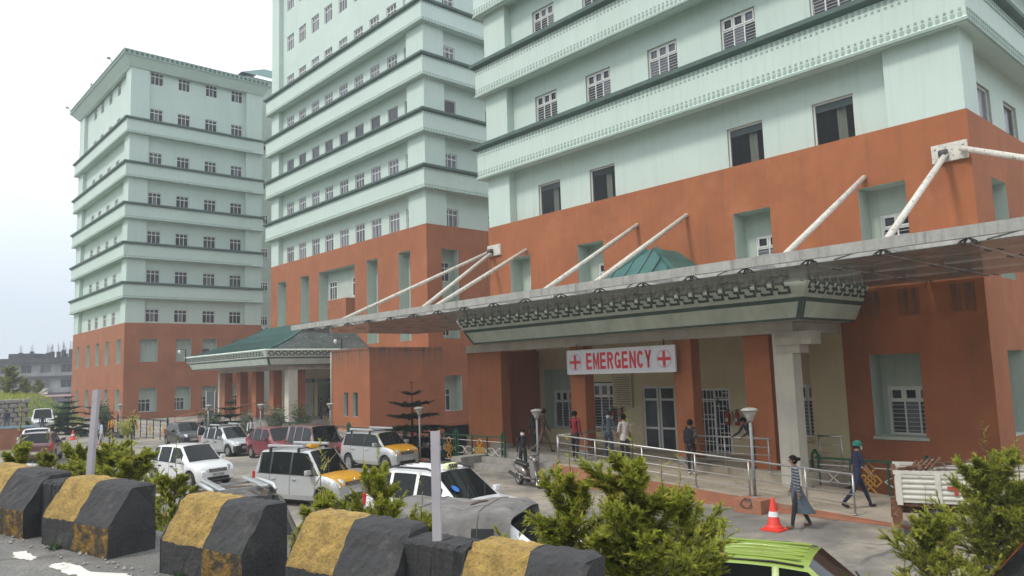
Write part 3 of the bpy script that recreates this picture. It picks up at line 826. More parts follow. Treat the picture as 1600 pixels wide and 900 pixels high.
# ================================================================ FAR BLOCK
def far_block():
    X0, Y0, X1, Y1 = 24.0, 90.6, 39.65, 114.5
    root = empty('hospital_tower', (0, 0, 0))
    tag(root, 'farthest mint tower at the left with overhanging roof cornice and orange base', 'building')
    ZO = 10.67
    o = MB(); h = []; wins = []
    for a, b in ((110.9, 112.3), (105.6, 107.2), (101.1, 102.7), (96.9, 98.4), (91.95, 93.6)):
        for z0, z1 in ((6.15, 8.9), (1.0, 3.3)): niche(o, 'X', X0, a, b, z0, z1, 0.8, None, None, 0, 0, 1, h)
    o.wall('X', X0, Y0, Y1, -0.2, ZO, h, 0)
    hs = []
    for i, (a, b, wa, wb) in enumerate(((25.63, 27.5, None, 0), (29.48, 31.2, None, 0), (32.45, 34.15, 32.5, 33.7), (36.2, 38.0, 36.2, 37.5))):
        if wa is None: niche(o, 'Y', Y0, a, b, 6.3, 8.87, 0.8, None, None, 0, 0, 1, hs)
        else:
            niche(o, 'Y', Y0, a, b, 6.3, 8.9, 0.8, wa, wb, 6.3, 7.85, 1, hs); wins.append(('Y', Y0+0.85, wa, wb, 6.3, 7.85, 'plain' if i == 2 else 'far'))
        niche(o, 'Y', Y0, a, b, 0.75, 3.4, 0.8, a, b-0.4, 0.75, 2.2, 1, hs); wins.append(('Y', Y0+0.85, a-0.05, b-0.4, 0.75, 2.2, 'far'))
    o.wall('Y', Y0, X0, X1, -0.2, ZO, hs, 0)
    o.face([(X0, Y0, ZO), (X1, Y0, ZO), (X1, Y1, ZO), (X0, Y1, ZO)], 0)
    o.wall('Y', Y1, X0, X1, -0.2, ZO, [], 0); o.wall('X', X1, Y0, Y1, -0.2, ZO, [], 0)
    o.build('base_wall', [M['orange'], M['mint_in']], root)
    m = MB(); mh = []; ms = []; XW, YW = X0+0.45, Y0+0.45
    ROWS = [10.8, 15.3, 19.8, 24.3, 29.05, 34.3, 38.7]
    for z in ROWS:
        for yc in (108.0, 104.6, 100.75, 97.0, 93.5):
            mh.append((yc-.7, yc+.7, z, z+1.5, 0.25, 1)); wins.append(('X', XW+0.1, yc-.7, yc+.7, z, z+1.5, 'far'))
        for a in (26.22, 29.32, 32.55, 35.75):
            ms.append((a, a+1.5, z, z+1.5, 0.25, 1)); wins.append(('Y', YW+0.1, a, a+1.5, z, z+1.5, 'far'))
    m.wall('X', XW, Y0+1, Y1-1, ZO-0.2, 40.6, mh, 0); m.wall('Y', YW, X0+1, X1-1, ZO-0.2, 40.6, ms, 0)
    m.wall('Y', Y1-0.4, X0, X1, ZO-0.2, 40.6, [], 0); m.wall('X', X1-0.3, Y0+0.5, Y1, ZO-0.2, 40.6, [], 0)
    m.build('upper_wall', [M['mint'], M['mint_in']], root)
    for x0, x1, y0, y1 in ((X0+.03, X0+2.05, Y0+.03, Y0+2.0), (X0+.03, X0+2.05, Y1-2.5, Y1-.03), (X1-2.1, X1-.03, Y0+.03, Y0+1)):
        p = MB(); p.box(x0, x1, y0, y1, ZO-0.1, 40.6); p.build('corner_pier', M['mint'], root)
    for ax, c, a, b, z0, z1, st in wins: window(root, ax, c, a, b, z0, z1, st, False, 'mix')
    dent = MB()
    for z in (15.23, 19.74, 24.25, 29.0, 34.13): band_ring(root, X0+0.1, Y0+0.1, X1, Y1-0.1, z, 1.85, 0.5, 0.34, dent, True)
    tag(dent.build('band_studs', M['trim_grey'], root), kind='stuff')
    # flaring roof cornice
    c = MB()
    def ring(d, z): return [(X0-d, Y0-d, z), (X1+d*.6, Y0-d, z), (X1+d*.6, Y1+d, z), (X0-d, Y1+d, z)]
    c.grid([ring(-0.3, 40.2), ring(0.1, 40.15), ring(0.92, 41.1), ring(0.96, 41.14)], 0, False, True)
    c.grid([ring(1.0, 41.12), ring(1.06, 41.18), ring(1.06, 41.78), ring(0.96, 41.82), ring(-6, 42.0)], 1, False, True)
    co = c.build('roof_cornice', [M['mint'], M['trim_grey']], root)
    k = MB()
    x = X0-0.95
    while x < X1: k.box(x, x+0.34, Y0-1.085, Y0-1.05, 41.3, 41.66); x += 0.55
    y = Y0-0.95
    while y < Y1: k.box(X0-1.085, X0-1.05, y, y+0.34, 41.3, 41.66); y += 0.55
    tag(k.build('frieze_blocks', M['cap_green'], co), kind='stuff')
    # recessed wing behind, linking to the middle tower
    wg = empty('link_wing', (0, 0, 0)); tag(wg, 'shaded recessed mint wing between the far tower and the middle tower', 'building')
    q = MB(); q.box(39.5, 52, 95.5, 112, -0.2, 44.5); q.build('wall', M['mint_in'], wg)
    for z in ROWS[:-1]: window(wg, 'Y', 95.42, 40.1, 40.9, z+0.2, z+1.4, 'far'); window(wg, 'Y', 95.42, 41.5, 42.6, z+0.2, z+1.4, 'far')
    rf = MB(); rf.grid([[(38.5, 94.6, 44.5), (53, 94.6, 44.5), (53, 113, 44.5), (38.5, 113, 44.5)], [(44, 100, 48.0), (48, 100, 48.0), (48, 107, 48.0), (44, 107, 48.0)]], 0, False, True); rf.build('roof', M['teal'], wg)
    # rooftop aerial and flood lamps
    a = empty('roof_aerial', (25, 113.4, 41.6)); tag(a, 'thin aerial mast on the left roof edge of the far tower', 'aerial')
    t = MB(); t.tube([(0, 0, 0), (0, 0, 4.2)], 0.05, 6); t.build('mast', M['white_steel'], a)
    t = MB(); t.box(-0.12, 0.12, -0.12, 0.12, 2.6, 3.9); t.build('antenna_panel', M['white_steel'], a)
    for i, (x, y, z) in enumerate(((23.0, 115.5, 41.8), (23.0, 94.6, 41.8))):
        f = empty('flood_lamp', (x, y, z))
        tag(f, ('flood lamp on the outer left roof corner of the far tower', 'flood lamp on the roof edge of the far tower near its front corner')[i], 'lamp', 'flood lamps on the far roof')
        t = MB(); t.tube([(0, 0, -0.1), (-0.3, 0, 0.3)], 0.04, 6); t.build('bracket', M['dark_steel'], f)
        t = MB(); t.box(-0.6, -0.25, -0.2, 0.2, 0.26, 0.42); t.build('lamp_head', M['white_steel'], f)
    # air conditioner on the link wing
    ac = empty('air_conditioner', (41.2, 95.1, 9.3)); tag(ac, 'white air conditioner unit with round black fan in the gap beside the middle tower', 'air conditioner')
    t = MB(); t.box(-0.75, 0.75, -0.3, 0.3, 0, 1.5); t.build('casing', M['frame'], ac)
    t = MB(); t.lathe([(0.0, -0.33), (0.55, -0.33), (0.58, -0.3), (0.58, -0.28)], 16, 0, (0.1, 0, 0.75), True, 'Y'); t.build('fan', M['black'], ac)
    t = MB(); t.box(-0.9, 0.9, -0.35, 0.4, -0.12, -0.02); t.build('bracket', M['dark_steel'], ac)
far_block()
def rebase(root, loc):
    """move an empty to the base of its thing, leaving its parts where they are"""
    loc = Vector(loc)
    root.location = root.location+loc
    for c in root.children: c.location = c.location-loc
for o in list(COL.objects):
    if o.parent is None and o.type == 'EMPTY' and o.name.split('.')[0] in ('hospital_block', 'hospital_tower', 'orange_annex', 'link_wing'):
        n = o['label']
        rebase(o, (24, 6.8, 0) if n.startswith('nearest') else (33, 46, 0) if n.startswith('tall') else (24, 90.6, 0) if n.startswith('farthest') else (27.94, 46, 0) if n.startswith('low') else (39.5, 95.5, 0))

# ================================================================ PORCHES
M['key_dark'] = mat('key_pattern_paint', (0.075, 0.09, 0.08), 0.8, 0.12, 4)
def key_meshes(p, h):
    """one unit of the key fret, raised dark strokes; local x right, z up, y outwards(-)"""
    t = 0.07*h/0.36
    m = MB()
    def st(x0, x1, z0, z1): m.box(x0*p, x1*p, -0.008, 0.006, z0*h, z1*h)
    q = t/p; r = t/h
    st(0.02, 0.74, 1-r, 1.0); st(0.02, 0.02+q, 0.36, 1-r); st(0.02+q, 0.34, 0.36, 0.36+r); st(0.74-q, 0.74, 0.70, 1-r)
    st(0.26, 0.98, 0.0, r); st(0.98-q, 0.98, r, 0.64); st(0.66, 0.98-q, 0.64-r, 0.64); st(0.26, 0.26+q, r, 0.28)
    return m.mesh('key_motif', [M['key_dark']])

def fascia_profile(zb): return [(0.0, zb), (0.04, zb+0.07), (0.26, zb+0.50), (0.30, zb+0.62), (0.36, zb+0.66), (0.36, zb+0.70), (0.54, zb+1.08), (0.58, zb+1.14), (0.50, zb+1.22), (0.0, zb+1.24)]

def porch(name, label, XF, YR, YL, XW, zb, beamX, beamY, roof, teal2=False, base=None):
    root = empty(name, (XF, YR, 0)); tag(root, label, 'porch roof')
    YO = YR
    def W(x, y, z): return (x-XF, y-YO, z)
    prof = fascia_profile(zb)
    def L(d, z): return [W(XW, YR-d, z), W(XF-d, YR-d, z), W(XF-d, YL+d, z), W(XW, YL+d, z)]
    f = MB()
    mats = [1, 0, 1, 2, 2, 2, 2, 2, 2]
    f.grid([L(d, z) for d, z in prof], lambda i, j: mats[i])
    # dark strips that frame the panels at each corner
    for (y, d) in ((YR, -1), (YL, 1)):
        a, b = prof[1], prof[2]
        for sgn in (0, 1):
            pa = W(XF-a[0]-0.012, y+d*a[0], a[1]); pb = W(XF-b[0]-0.012, y+d*b[0], b[1])
            if sgn == 0: f.face([pa, pb, (pb[0], pb[1]-d*0.14, pb[2]), (pa[0], pa[1]-d*0.14, pa[2])], 1)
            else:
                qa = (pa[0]+0.012, pa[1]+d*0.012, pa[2]); qb = (pb[0]+0.012, pb[1]+d*0.012, pb[2])
                f.face([qa, qb, (qb[0]+0.14, qb[1], qb[2]), (qa[0]+0.14, qa[1], qa[2])], 1)
    fo = f.build('fascia', [M['frieze'], M['cap_green'], M['frieze']], root)
    p = 0.54; h = 0.36
    km = key_meshes(p, h)
    tilt = math.atan2(0.18, 0.38)
    d0, z0 = prof[5][0]+0.012, prof[5][1]+0.03
    y = YL+d0-0.05
    while y-p > YR-d0-0.02:
        o = inst('key_motif', km, fo, W(XF-d0-0.012, y, z0)); o.rotation_euler = (tilt, 0, -PI/2); y -= p
    x = XF-d0+0.06
    while x+p < XW:
        o = inst('key_motif', km, fo, W(x, YR-d0-0.012, z0)); o.rotation_euler = (tilt, 0, 0); x += p
    s = MB(); s.face([W(XF, YR, zb+0.005), W(XW, YR, zb+0.005), W(XW, YL, zb+0.005), W(XF, YL, zb+0.005)]); s.build('soffit', M['offwhite'], root)
    b = MB()
    zB = zb-0.33
    b.box(beamX-XF, beamX+0.45-XF, beamY[0]-YR, beamY[1]-YR, zB, zb-0.002)
    b.box(beamX+0.45-XF, XW-XF-0.01, beamY[0]-YR, beamY[0]+0.45-YR, zB, zb-0.002)
    b.build('beam', M['beam'], root)
    # hipped metal roof
    ez = zb+1.2
    (rx, ry0, ry1, rz) = roof
    dk = MB(); dk.box(0.05, XW-XF, 0.05, YL-YR-0.05, zb+1.1, zb+1.19); dk.build('roof_deck', M['concrete'], root)
    if base: YR, YL = base
    r = MB()
    e = [W(XF-0.1, YR-0.1, ez), W(XW, YR-0.1, ez), W(XW, YL+0.1, ez), W(XF-0.1, YL+0.1, ez)]
    a, c = W(rx, ry0, rz), W(rx, ry1, rz)
    a2, c2 = W(XW, ry0, rz), W(XW, ry1, rz)
    def sub(p0, p1, q1, q0, mi, n=8):
        # slightly dished slope
        rows = []
        for i in range(n+1):
            t = i/n; sag = -0.16*math.sin(PI*t)*(rz-ez)*0.5
            A = Vector(p0).lerp(Vector(q0), t); B = Vector(p1).lerp(Vector(q1), t)
            A.z += sag; B.z += sag; rows.append([A, B])
        r.grid(rows, mi, True)
    sub(e[3], e[0], a, c, 0); sub(e[0], e[1], a2, a, 1); sub(e[2], e[3], c, c2, 0)
    r.face([a, a2, c2, c], 0)
    ro = r.build('roof', [M['teal'], M['teal_worn'] if teal2 else M['teal']], root)
    # standing seams on the front slope, ridge cappings
    def seam(p, q, nm, w_):
        m = MB(); pts = []
        for i in range(7):
            t = i/6; v = Vector(p).lerp(Vector(q), t); v.z += -0.16*math.sin(PI*t)*(rz-ez)*0.5+0.02; pts.append(v)
        for u, v in zip(pts, pts[1:]): m.bar(u, v, w_, w_*0.8)
        return m.build(nm, M['teal'], ro)
    n = int((YL-YR)/0.62)
    for i in range(1, n):
        t = i/n; yb = YR+(YL-YR)*t
        B = Vector(W(XF-0.1, yb, ez))
        if yb < ry0: k = (yb-YR)/(ry0-YR); T = Vector(e[0]).lerp(Vector(a), k); 
        elif yb > ry1: k = (YL-yb)/(YL-ry1); T = Vector(e[3]).lerp(Vector(c), k)
        else: T = Vector(W(rx, yb, rz))
        m = MB(); pts = []
        sl = (T-B)
        frac = min(1, sl.x/(rx-XF+0.1)) if rx > XF else 1
        for i2 in range(5):
            t2 = i2/4; v = B.lerp(T, t2); v.z += -0.16*math.sin(PI*t2*frac)*(rz-ez)*0.5+0.015; pts.append(v)
        for u, v in zip(pts, pts[1:]): m.bar(u, v, 0.035, 0.05)
        m.build('roof_seam', M['cap_green'], ro)
    seam(e[0], a, 'hip_cap', 0.14); seam(e[3], c, 'hip_cap', 0.14)
    return root

def column(label, x, y, z0, z1, wy, wx, m, cap=False, group=None, name='porch_column'):
    o = empty(name, (x, y, z0)); tag(o, label, 'column', group)
    b = MB(); b.box(0, wx, 0, wy, 0, z1-z0); b.build('shaft', M[m], o, bevel=0.015)
    b = MB(); b.box(-0.03, wx+0.03, -0.03, wy+0.03, 0, 0.22); b.build('base', M['concrete'], o)
    if cap:
        b = MB(); b.box(-0.06, wx+0.06, -0.62, wy-0.1, z1-z0-0.36, z1-z0+0.02); b.box(-0.02, wx+0.02, -0.24, wy-0.12, z1-z0-0.6, z1-z0-0.36); b.build('bracket', M['beam'], o)
    return o

PZ = 0.66
porch('emergency_porch', 'emergency entrance porch with dark key pattern frieze and green hipped roof under the glass canopy', 20.5, 10.5, 25.3, 23.98, 5.05, 20.95, (11.0, 26.4), (22.6, 17.0, 17.4, 8.22), base=(14.0, 20.9))
G = 'orange columns of the emergency porch'
column('orange porch column left of the emergency board, beside the scooter', 20.98, 24.1, PZ, 4.72, 0.75, 0.5, 'orange', group=G)
column('orange porch column behind the left part of the emergency board', 20.98, 19.35, PZ, 4.72, 0.75, 0.5, 'orange', group=G)
column('orange porch column behind the right end of the emergency board', 20.98, 14.6, PZ, 4.72, 0.7, 0.5, 'orange', group=G)
column('orange porch column directly behind the white corner column', 21.25, 11.95, 0.1, 4.72, 0.9, 0.5, 'orange', group=G)
column('white corner column of the emergency porch with a bracket at its top', 20.95, 11.05, 0.0, 4.72, 0.62, 0.5, 'offwhite', True)
p = empty('corner_pier_wall', (20.98, 24.9, 0)); tag(p, 'wide orange pier at the far left end of the emergency porch', 'pier')
b = MB(); b.box(0.05, 3.0, 0, 1.5, -2.6, 4.72); b.build('shaft', M['orange'], p)

porch('main_porch', 'main entrance porch with worn teal roof in front of the middle tower', 24.25, 54.0, 70.0, 33.15, 4.9, 25.9, (54.35, 68.0), (29.5, 57.5, 66.0, 8.5), True)
G = 'orange columns of the main porch'
for i, (y, lab) in enumerate(((67.0, 'leftmost orange column of the main entrance porch'), (63.6, 'second orange column from the left in the main porch'), (60.4, 'third orange column from the left in the main porch'), (57.1, 'fourth orange column from the left in the main porch, left of the white column'))):
    column(lab, 26.0, y, 0.6, 4.57, 0.8, 0.7, 'orange', group=G)
column('orange column of the main porch close behind the white corner column', 27.1, 55.1, 0.6, 4.57, 0.9, 0.6, 'orange', group=G)
column('dark shaded orange column at the back of the main porch near the annex', 30.5, 54.5, 0.6, 4.57, 0.8, 0.8, 'orange', group=G)
column('pale slim corner post at the left end of the main porch', 25.92, 68.0, 0.6, 4.6, 0.35, 0.35, 'offwhite', group=None)
column('white corner column of the main entrance porch', 25.95, 54.35, 0.3, 4.57, 0.7, 0.75, 'offwhite')
b = MB(); b.box(25.5, 33, 54.2, 69, 0.004, 0.62); b.box(25.2, 25.5, 54.2, 69, 0.004, 0.3); tag(b.build('porch_floor', M['concrete']), kind='structure')
d = empty('entrance_screen', (31.5, 56, 0.62)); tag(d, 'pale roller shutters and dark doors at the back of the main porch', 'doors')
b = MB(); b.box(0.2, 0.3, -1.6, 13, 0, 4.2); b.build('wall', M['cream'], d)
for y0, y1, m in ((-1.2, 1.6, 'beam'), (2.2, 4.6, 'pane'), (5.4, 7.6, 'beam'), (8.2, 10.8, 'pane')):
    b = MB(); b.box(0.1, 0.19, y0, y1, 0, 2.9)
    for k in range(9): b.box(0.08, 0.1, y0, y1, 0.2+k*0.3, 0.22+k*0.3)
    b.build('shutter' if m == 'beam' else 'door', M[m], d)
    b = MB(); b.box(0.02, 0.19, y0-0.1, y1+0.1, 2.9, 3.2); b.build('shutter_box', M['dark_steel'], d)

# ================================================================ GLASS CANOPY
def canopy():
    root = empty('glass_canopy', (16.6, 7, 6.1)); tag(root, 'long grey glass canopy hung by white tubes from the emergency wing', 'canopy')
    ox, oy, oz = 16.6, 7, 6.1
    def w(x, y, z): return (x-ox, y-oy, z-oz)
    YA, YB = 0.0, 34.4
    def beam(nm, x, y0, y1, z0, z1, t): 
        m = MB(); m.box(x-t/2-ox, x+t/2-ox, y0-oy, y1-oy, z0-oz, z1-oz); return m.build(nm, M['white_steel'], root)
    beam('edge_beam', 16.6, YA, YB, 6.17, 6.41, 0.12)
    beam('edge_beam', 18.2, YA, YB, 6.2, 6.40, 0.12)
    ys = [1.65*k for k in range(6)]+[9.9+1.6*k for k in range(10)]+[25.9+1.7*k for k in range(6)]
    xs = [16.75, 18.35, 19.95, 22.0, 23.99]
    for i, y in enumerate(ys):
        if i % 2: continue
        m = MB()
        xe = 23.95 if 6.8 < y < 28.2 else 23.0
        if 9.8 < y < 25.95: xe = 20.0
        m.bar(w(16.66, y, 6.28), w(xe, y, 6.28), 0.06, 0.14)
        m.build('cross_beam', M['white_steel'], root)
    sp = MB()
    def blocked(x0, y0): return x0 > 19.5 and 9.5 < y0+0.8 < 26.2
    cache = {}
    for i, y in enumerate(ys[:-1]):
        for k in range(4):
            x0, x1 = xs[k], xs[k+1]
            if blocked(x0, y): continue
            if y < 6.6 and k == 3 and y < 3.5: continue
            dy = ys[i+1]-y; key = (round(x1-x0, 3), round(dy, 3))
            if key not in cache:
                m = MB(); m.box(0.012, x1-x0-0.012, 0.012, dy-0.012, -0.008, 0.008); cache[key] = m.mesh('glass_pane', [M['canopy_glass']])
            inst('glass_pane', cache[key], root, w(x0, y, 6.09))
        for k in range(5):
            if k > 2 and 9.5 < y < 26.2: continue
            x = xs[k]
            for (dx, dy) in ((0.12, 0.12), (-0.12, 0.12), (0.12, -0.12), (-0.12, -0.12)):
                sp.bar(w(x, y, 6.2), w(x+dx, y+dy, 6.105), 0.035, 0.035, 0)
                sp.box(x+dx-0.035-ox, x+dx+0.035-ox, y+dy-0.035-oy, y+dy+0.035-oy, -0.03, -0.0)
    tag(sp.build('spider_fittings', M['dark_steel'], root), kind='stuff')
    # diagonal wire bracing between the edge beams
    for i in range(0, 20, 2):
        m = MB(); m.tube([w(16.66, ys[i], 6.3), w(18.14, ys[i]+1.7, 6.3)], 0.018, 5); m.build('brace', M['dark_steel'], root)
    for (a, c) in (((24, 25.5, 9.5), (18.2, 25.5, 6.40)), ((24, 18.9, 9.58), (18.2, 18.9, 6.44)), ((24, 16.52, 9.56), (18.2, 16.52, 6.44)), ((24, 9.83, 9.58), (18.2, 9.83, 6.44)),
                   ((23.85, 28.05, 9.72), (17.3, 31.0, 6.42)), ((23.85, 27.85, 9.66), (18.2, 26.2, 6.42)), ((23.85, 7.42, 9.70), (18.2, 7.2, 6.44)), ((23.85, 7.0, 9.80), (20.7, 2.2, 7.35))):
        m = MB(); m.tube([w(*a), w(*c)], 0.085, 10); m.build('hanger_tube', M['tube_steel'], root)
    for y in (27.75, 7.35):
        m = MB(); m.box(23.9-ox, 24.02-ox, y-0.5-oy, y+0.45-oy, 9.52-oz, 10.05-oz)
        for q in (-.4, .35):
            for zz in (9.6, 9.95): m.box(23.87-ox, 23.9-ox, y+q-0.03-oy, y+q+0.03-oy, zz-0.03-oz, zz+0.03-oz)
        pl = m.build('wall_plate', M['tube_steel'], root)
        m = MB(); m.lathe([(0.0, -0.1), (0.14, -0.1), (0.14, 0.1), (0.0, 0.1)], 12, 0, (23.8-ox, y+0.1-oy, 9.72-oz), True, 'Y'); m.build('pin_joint', M['dark_steel'], pl)
canopy()

# ================================================================ EMERGENCY BOARD
def text_mesh(body, size, bold=0.0, sx=1.0, extrude=0.004, name='lettering'):
    cu_ = bpy.data.curves.new(name, 'FONT'); cu_.body = body; cu_.size = size; cu_.align_x = 'CENTER'; cu_.align_y = 'CENTER'
    cu_.offset = bold; cu_.extrude = extrude; cu_.resolution_u = 4; cu_.space_character = 1.06 if len(body) > 6 else 1.0
    o = bpy.data.objects.new(name, cu_); COL.objects.link(o)
    dg = bpy.context.evaluated_depsgraph_get()
    me = bpy.data.meshes.new_from_object(o.evaluated_get(dg))
    bpy.data.objects.remove(o); bpy.data.curves.remove(cu_)
    for v in me.vertices: v.co.x *= sx
    me.name = name
    return me
def put_text(parent, body, size, m, loc, rot, bold=0.0, sx=1.0, name='lettering', extrude=0.004):
    me = text_mesh(body, size, bold, sx, extrude, name); me.materials.clear(); me.materials.append(M[m])
    o = inst(name, me, parent, loc); o.rotation_euler = rot
    return o
FRONT = (PI/2, 0, -PI/2)        # upright, facing -X
def block_letters(parent, word, m, zc, h, total):
    """bold condensed capitals, each a flat raised letter on the board (board faces -X, reads towards -Y)"""
    pitch = total/len(word); lw = pitch*0.84; t = lw*0.30; th = h*0.185
    def arc(cx, cz, rx, rz, a0, a1, n=12):
        return [(cx+rx*math.cos(R(a0+(a1-a0)*i/n)), cz+rz*math.sin(R(a0+(a1-a0)*i/n))) for i in range(n+1)]
    for k, ch in enumerate(word):
        y0 = total/2-k*pitch-pitch*0.08
        b = MB()
        def P(u, v): return (y0-u, zc-h/2+v)
        def quadv(pts, fx=-0.038):
            pts = [P(*p) for p in pts]
            fr = [(fx, *p) for p in pts]; bk = [(-0.030, *p) for p in pts]
            b.face(fr); 
            for i in range(len(fr)): b.face([fr[i], fr[(i+1) % len(fr)], bk[(i+1) % len(fr)], bk[i]])
        def strip(outer, inner):
            for i in range(len(outer)-1): quadv([outer[i], outer[i+1], inner[i+1], inner[i]])
        if ch == 'E':
            quadv([(0, 0), (t, 0), (t, h), (0, h)])
            for v in (0, h/2-th/2, h-th): quadv([(t, v), (lw*(0.9 if v else 0.95), v), (lw*(0.9 if v else 0.95), v+th), (t, v+th)])
        elif ch == 'M':
            w2 = lw*1.04
            quadv([(0, 0), (t*.85, 0), (t*.85, h), (0, h)]); quadv([(w2-t*.85, 0), (w2, 0), (w2, h), (w2-t*.85, h)])
            quadv([(t*.85, h), (t*.85, h*.62), (w2/2, 0), (w2/2, h*.42)]); quadv([(w2-t*.85, h), (w2/2, h*.42), (w2/2, 0), (w2-t*.85, h*.62)])
        elif ch == 'N':
            quadv([(0, 0), (t*.9, 0), (t*.9, h), (0, h)]); quadv([(lw-t*.9, 0), (lw, 0), (lw, h), (lw-t*.9, h)])
            quadv([(t*.9, h), (t*.9, h*.6), (lw-t*.9, 0), (lw-t*.9, h*.4)])
        elif ch == 'Y':
            quadv([(lw/2-t/2, 0), (lw/2+t/2, 0), (lw/2+t/2, h*.42), (lw/2-t/2, h*.42)])
            quadv([(0, h), (t, h), (lw/2+t/2, h*.42), (lw/2-t/2, h*.42)]); quadv([(lw-t, h), (lw, h), (lw/2+t/2, h*.42), (lw/2-t/2, h*.42)])
        elif ch == 'R':
            quadv([(0, 0), (t, 0), (t, h), (0, h)])
            o_ = [(t, h)]+arc(lw*.55, h*.73, lw*.42, h*.27, 90, -90)+[(t, h*.46)]
            i_ = [(t, h-th)]+arc(lw*.55, h*.73, lw*.42-t, h*.27-th, 90, -90)+[(t, h*.46+th)]
            strip(o_, i_); quadv([(lw*.42, h*.48), (lw*.72, h*.48), (lw, 0), (lw-t*1.1, 0)])
        elif ch in 'CG':
            a1 = 320
            strip(arc(lw/2, h/2, lw/2, h/2, 38, a1 if ch == 'C' else 360, 20), arc(lw/2, h/2, lw/2-t, h/2-th, 38, a1 if ch == 'C' else 360, 20))
            if ch == 'G': quadv([(lw*.52, h*.36), (lw*.985, h*.36), (lw*.985, h*.53), (lw*.52, h*.53)], -0.039); quadv([(lw-t*.8, 0.02), (lw, 0.02), (lw, h*.36), (lw-t*.8, h*.36)], -0.0395)
        b.build('letter', M[m], parent)
def sign():
    s = empty('sign_board', (20.75, 17.5, 3.66)); tag(s, 'white EMERGENCY board with red letters and two red crosses above the entrance', 'sign')
    h, wd = 0.9, 4.95
    b = MB(); b.box(-0.03, 0.03, -wd/2, wd/2, 0, h); b.build('panel', M['sign_white'], s)
    f = MB()
    for z in (0.0, h-0.03): f.box(-0.045, -0.03, -wd/2, wd/2, z, z+0.03)
    for y in (-wd/2, wd/2-0.03): f.box(-0.045, -0.03, y, y+0.03, 0.03, h-0.03)
    f.build('border', M['frame'], s)
    block_letters(s, 'EMERGENCY', 'sign_red', 0.47, 0.60, 3.05)
    for y in (wd/2-0.42, -wd/2+0.46):
        c = MB(); c.box(-0.04, -0.03, y-0.26, y+0.26, 0.395, 0.505); c.box(-0.0405, -0.0305, y-0.055, y+0.055, 0.19, 0.71); 
        co = c.build('red_cross', M['sign_red'], s)
        r = MB(); n = 40
        r.grid([[(-0.036, y+math.cos(2*PI*k/n)*q, 0.45+math.sin(2*PI*k/n)*q) for k in range(n)] for q in (0.285, 0.3)], 0, False, True); r.build('ring', M['red_line'], co)
    for y in (-2.0, 2.0):
        b = MB(); b.box(-0.01, 0.02, y-0.02, y+0.02, h, h+0.2); b.build('hanger', M['dark_steel'], s)
sign()
nb = empty('notice_board', (23.97, 20.05, 2.3)); tag(nb, 'cream notice board of small printed lines on the entrance wall between window and door', 'notice')
b = MB(); b.box(-0.03, 0.0, -0.46, 0.46, 0, 1.35); b.build('panel', mat('notice_panel', (0.50, 0.42, 0.27), 0.7, 0.05, 3), nb)
b = MB()
for k in range(13): b.box(-0.034, -0.03, -0.40+0.05*(k % 3 == 0), 0.40-0.06*((k*7) % 5)/2, 0.1+k*0.088, 0.125+k*0.088)
tag(b.build('print', mat('notice_print', (0.2, 0.15, 0.1), 0.7, 0.05, 3), nb), kind='stuff')
b = MB(); b.box(-0.05, 0, -0.5, -0.46, -0.03, 1.38); b.box(-0.05, 0, 0.46, 0.5, -0.03, 1.38); b.box(-0.05, 0, -0.46, 0.46, -0.03, 0); b.box(-0.05, 0, -0.46, 0.46, 1.35, 1.38); b.build('frame', M['cream'], nb)

def extinguisher(y, z, label, horn):
    o = empty('fire_extinguisher', (23.9, y, z)); tag(o, label, 'extinguisher', 'fire extinguishers on the entrance wall')
    b = MB(); b.lathe([(0, 0), (0.08, 0.0), (0.085, 0.03), (0.085, 0.38), (0.06, 0.45), (0.03, 0.47), (0.03, 0.5)], 12); b.build('cylinder', M['ext_red'], o)
    b = MB(); b.box(-0.02, 0.02, -0.09, 0.04, 0.5, 0.53); b.box(-0.02, 0.02, -0.07, 0.0, 0.55, 0.57); b.build('valve', M['black'], o)
    b = MB(); b.tube([(0, 0.03, 0.52), (-0.02, 0.16, 0.46), (-0.02, 0.13, 0.3), (-0.02, 0.1, 0.14)] if not horn else [(0, 0.03, 0.52), (-0.03, 0.16, 0.56), (-0.03, 0.28, 0.72), (-0.03, 0.36, 0.95)], [0.015, 0.015, 0.018, 0.03 if horn else 0.02], 7); b.build('hose', M['black'], o)
    b = MB(); b.box(-0.088, -0.08, -0.05, 0.05, 0.12, 0.24); b.build('paper_label', M['offwhite'], o)
extinguisher(15.22, 1.72, 'left red fire extinguisher with raised black horn, right of the grille door', True)
extinguisher(14.85, 1.72, 'right red fire extinguisher of the pair right of the grille door', False)
extinguisher(20.55, 1.68, 'small fire extinguisher right of the counter window', False)
extinguisher(20.1, 1.72, 'fire extinguisher with looped hose below the notice board', False)

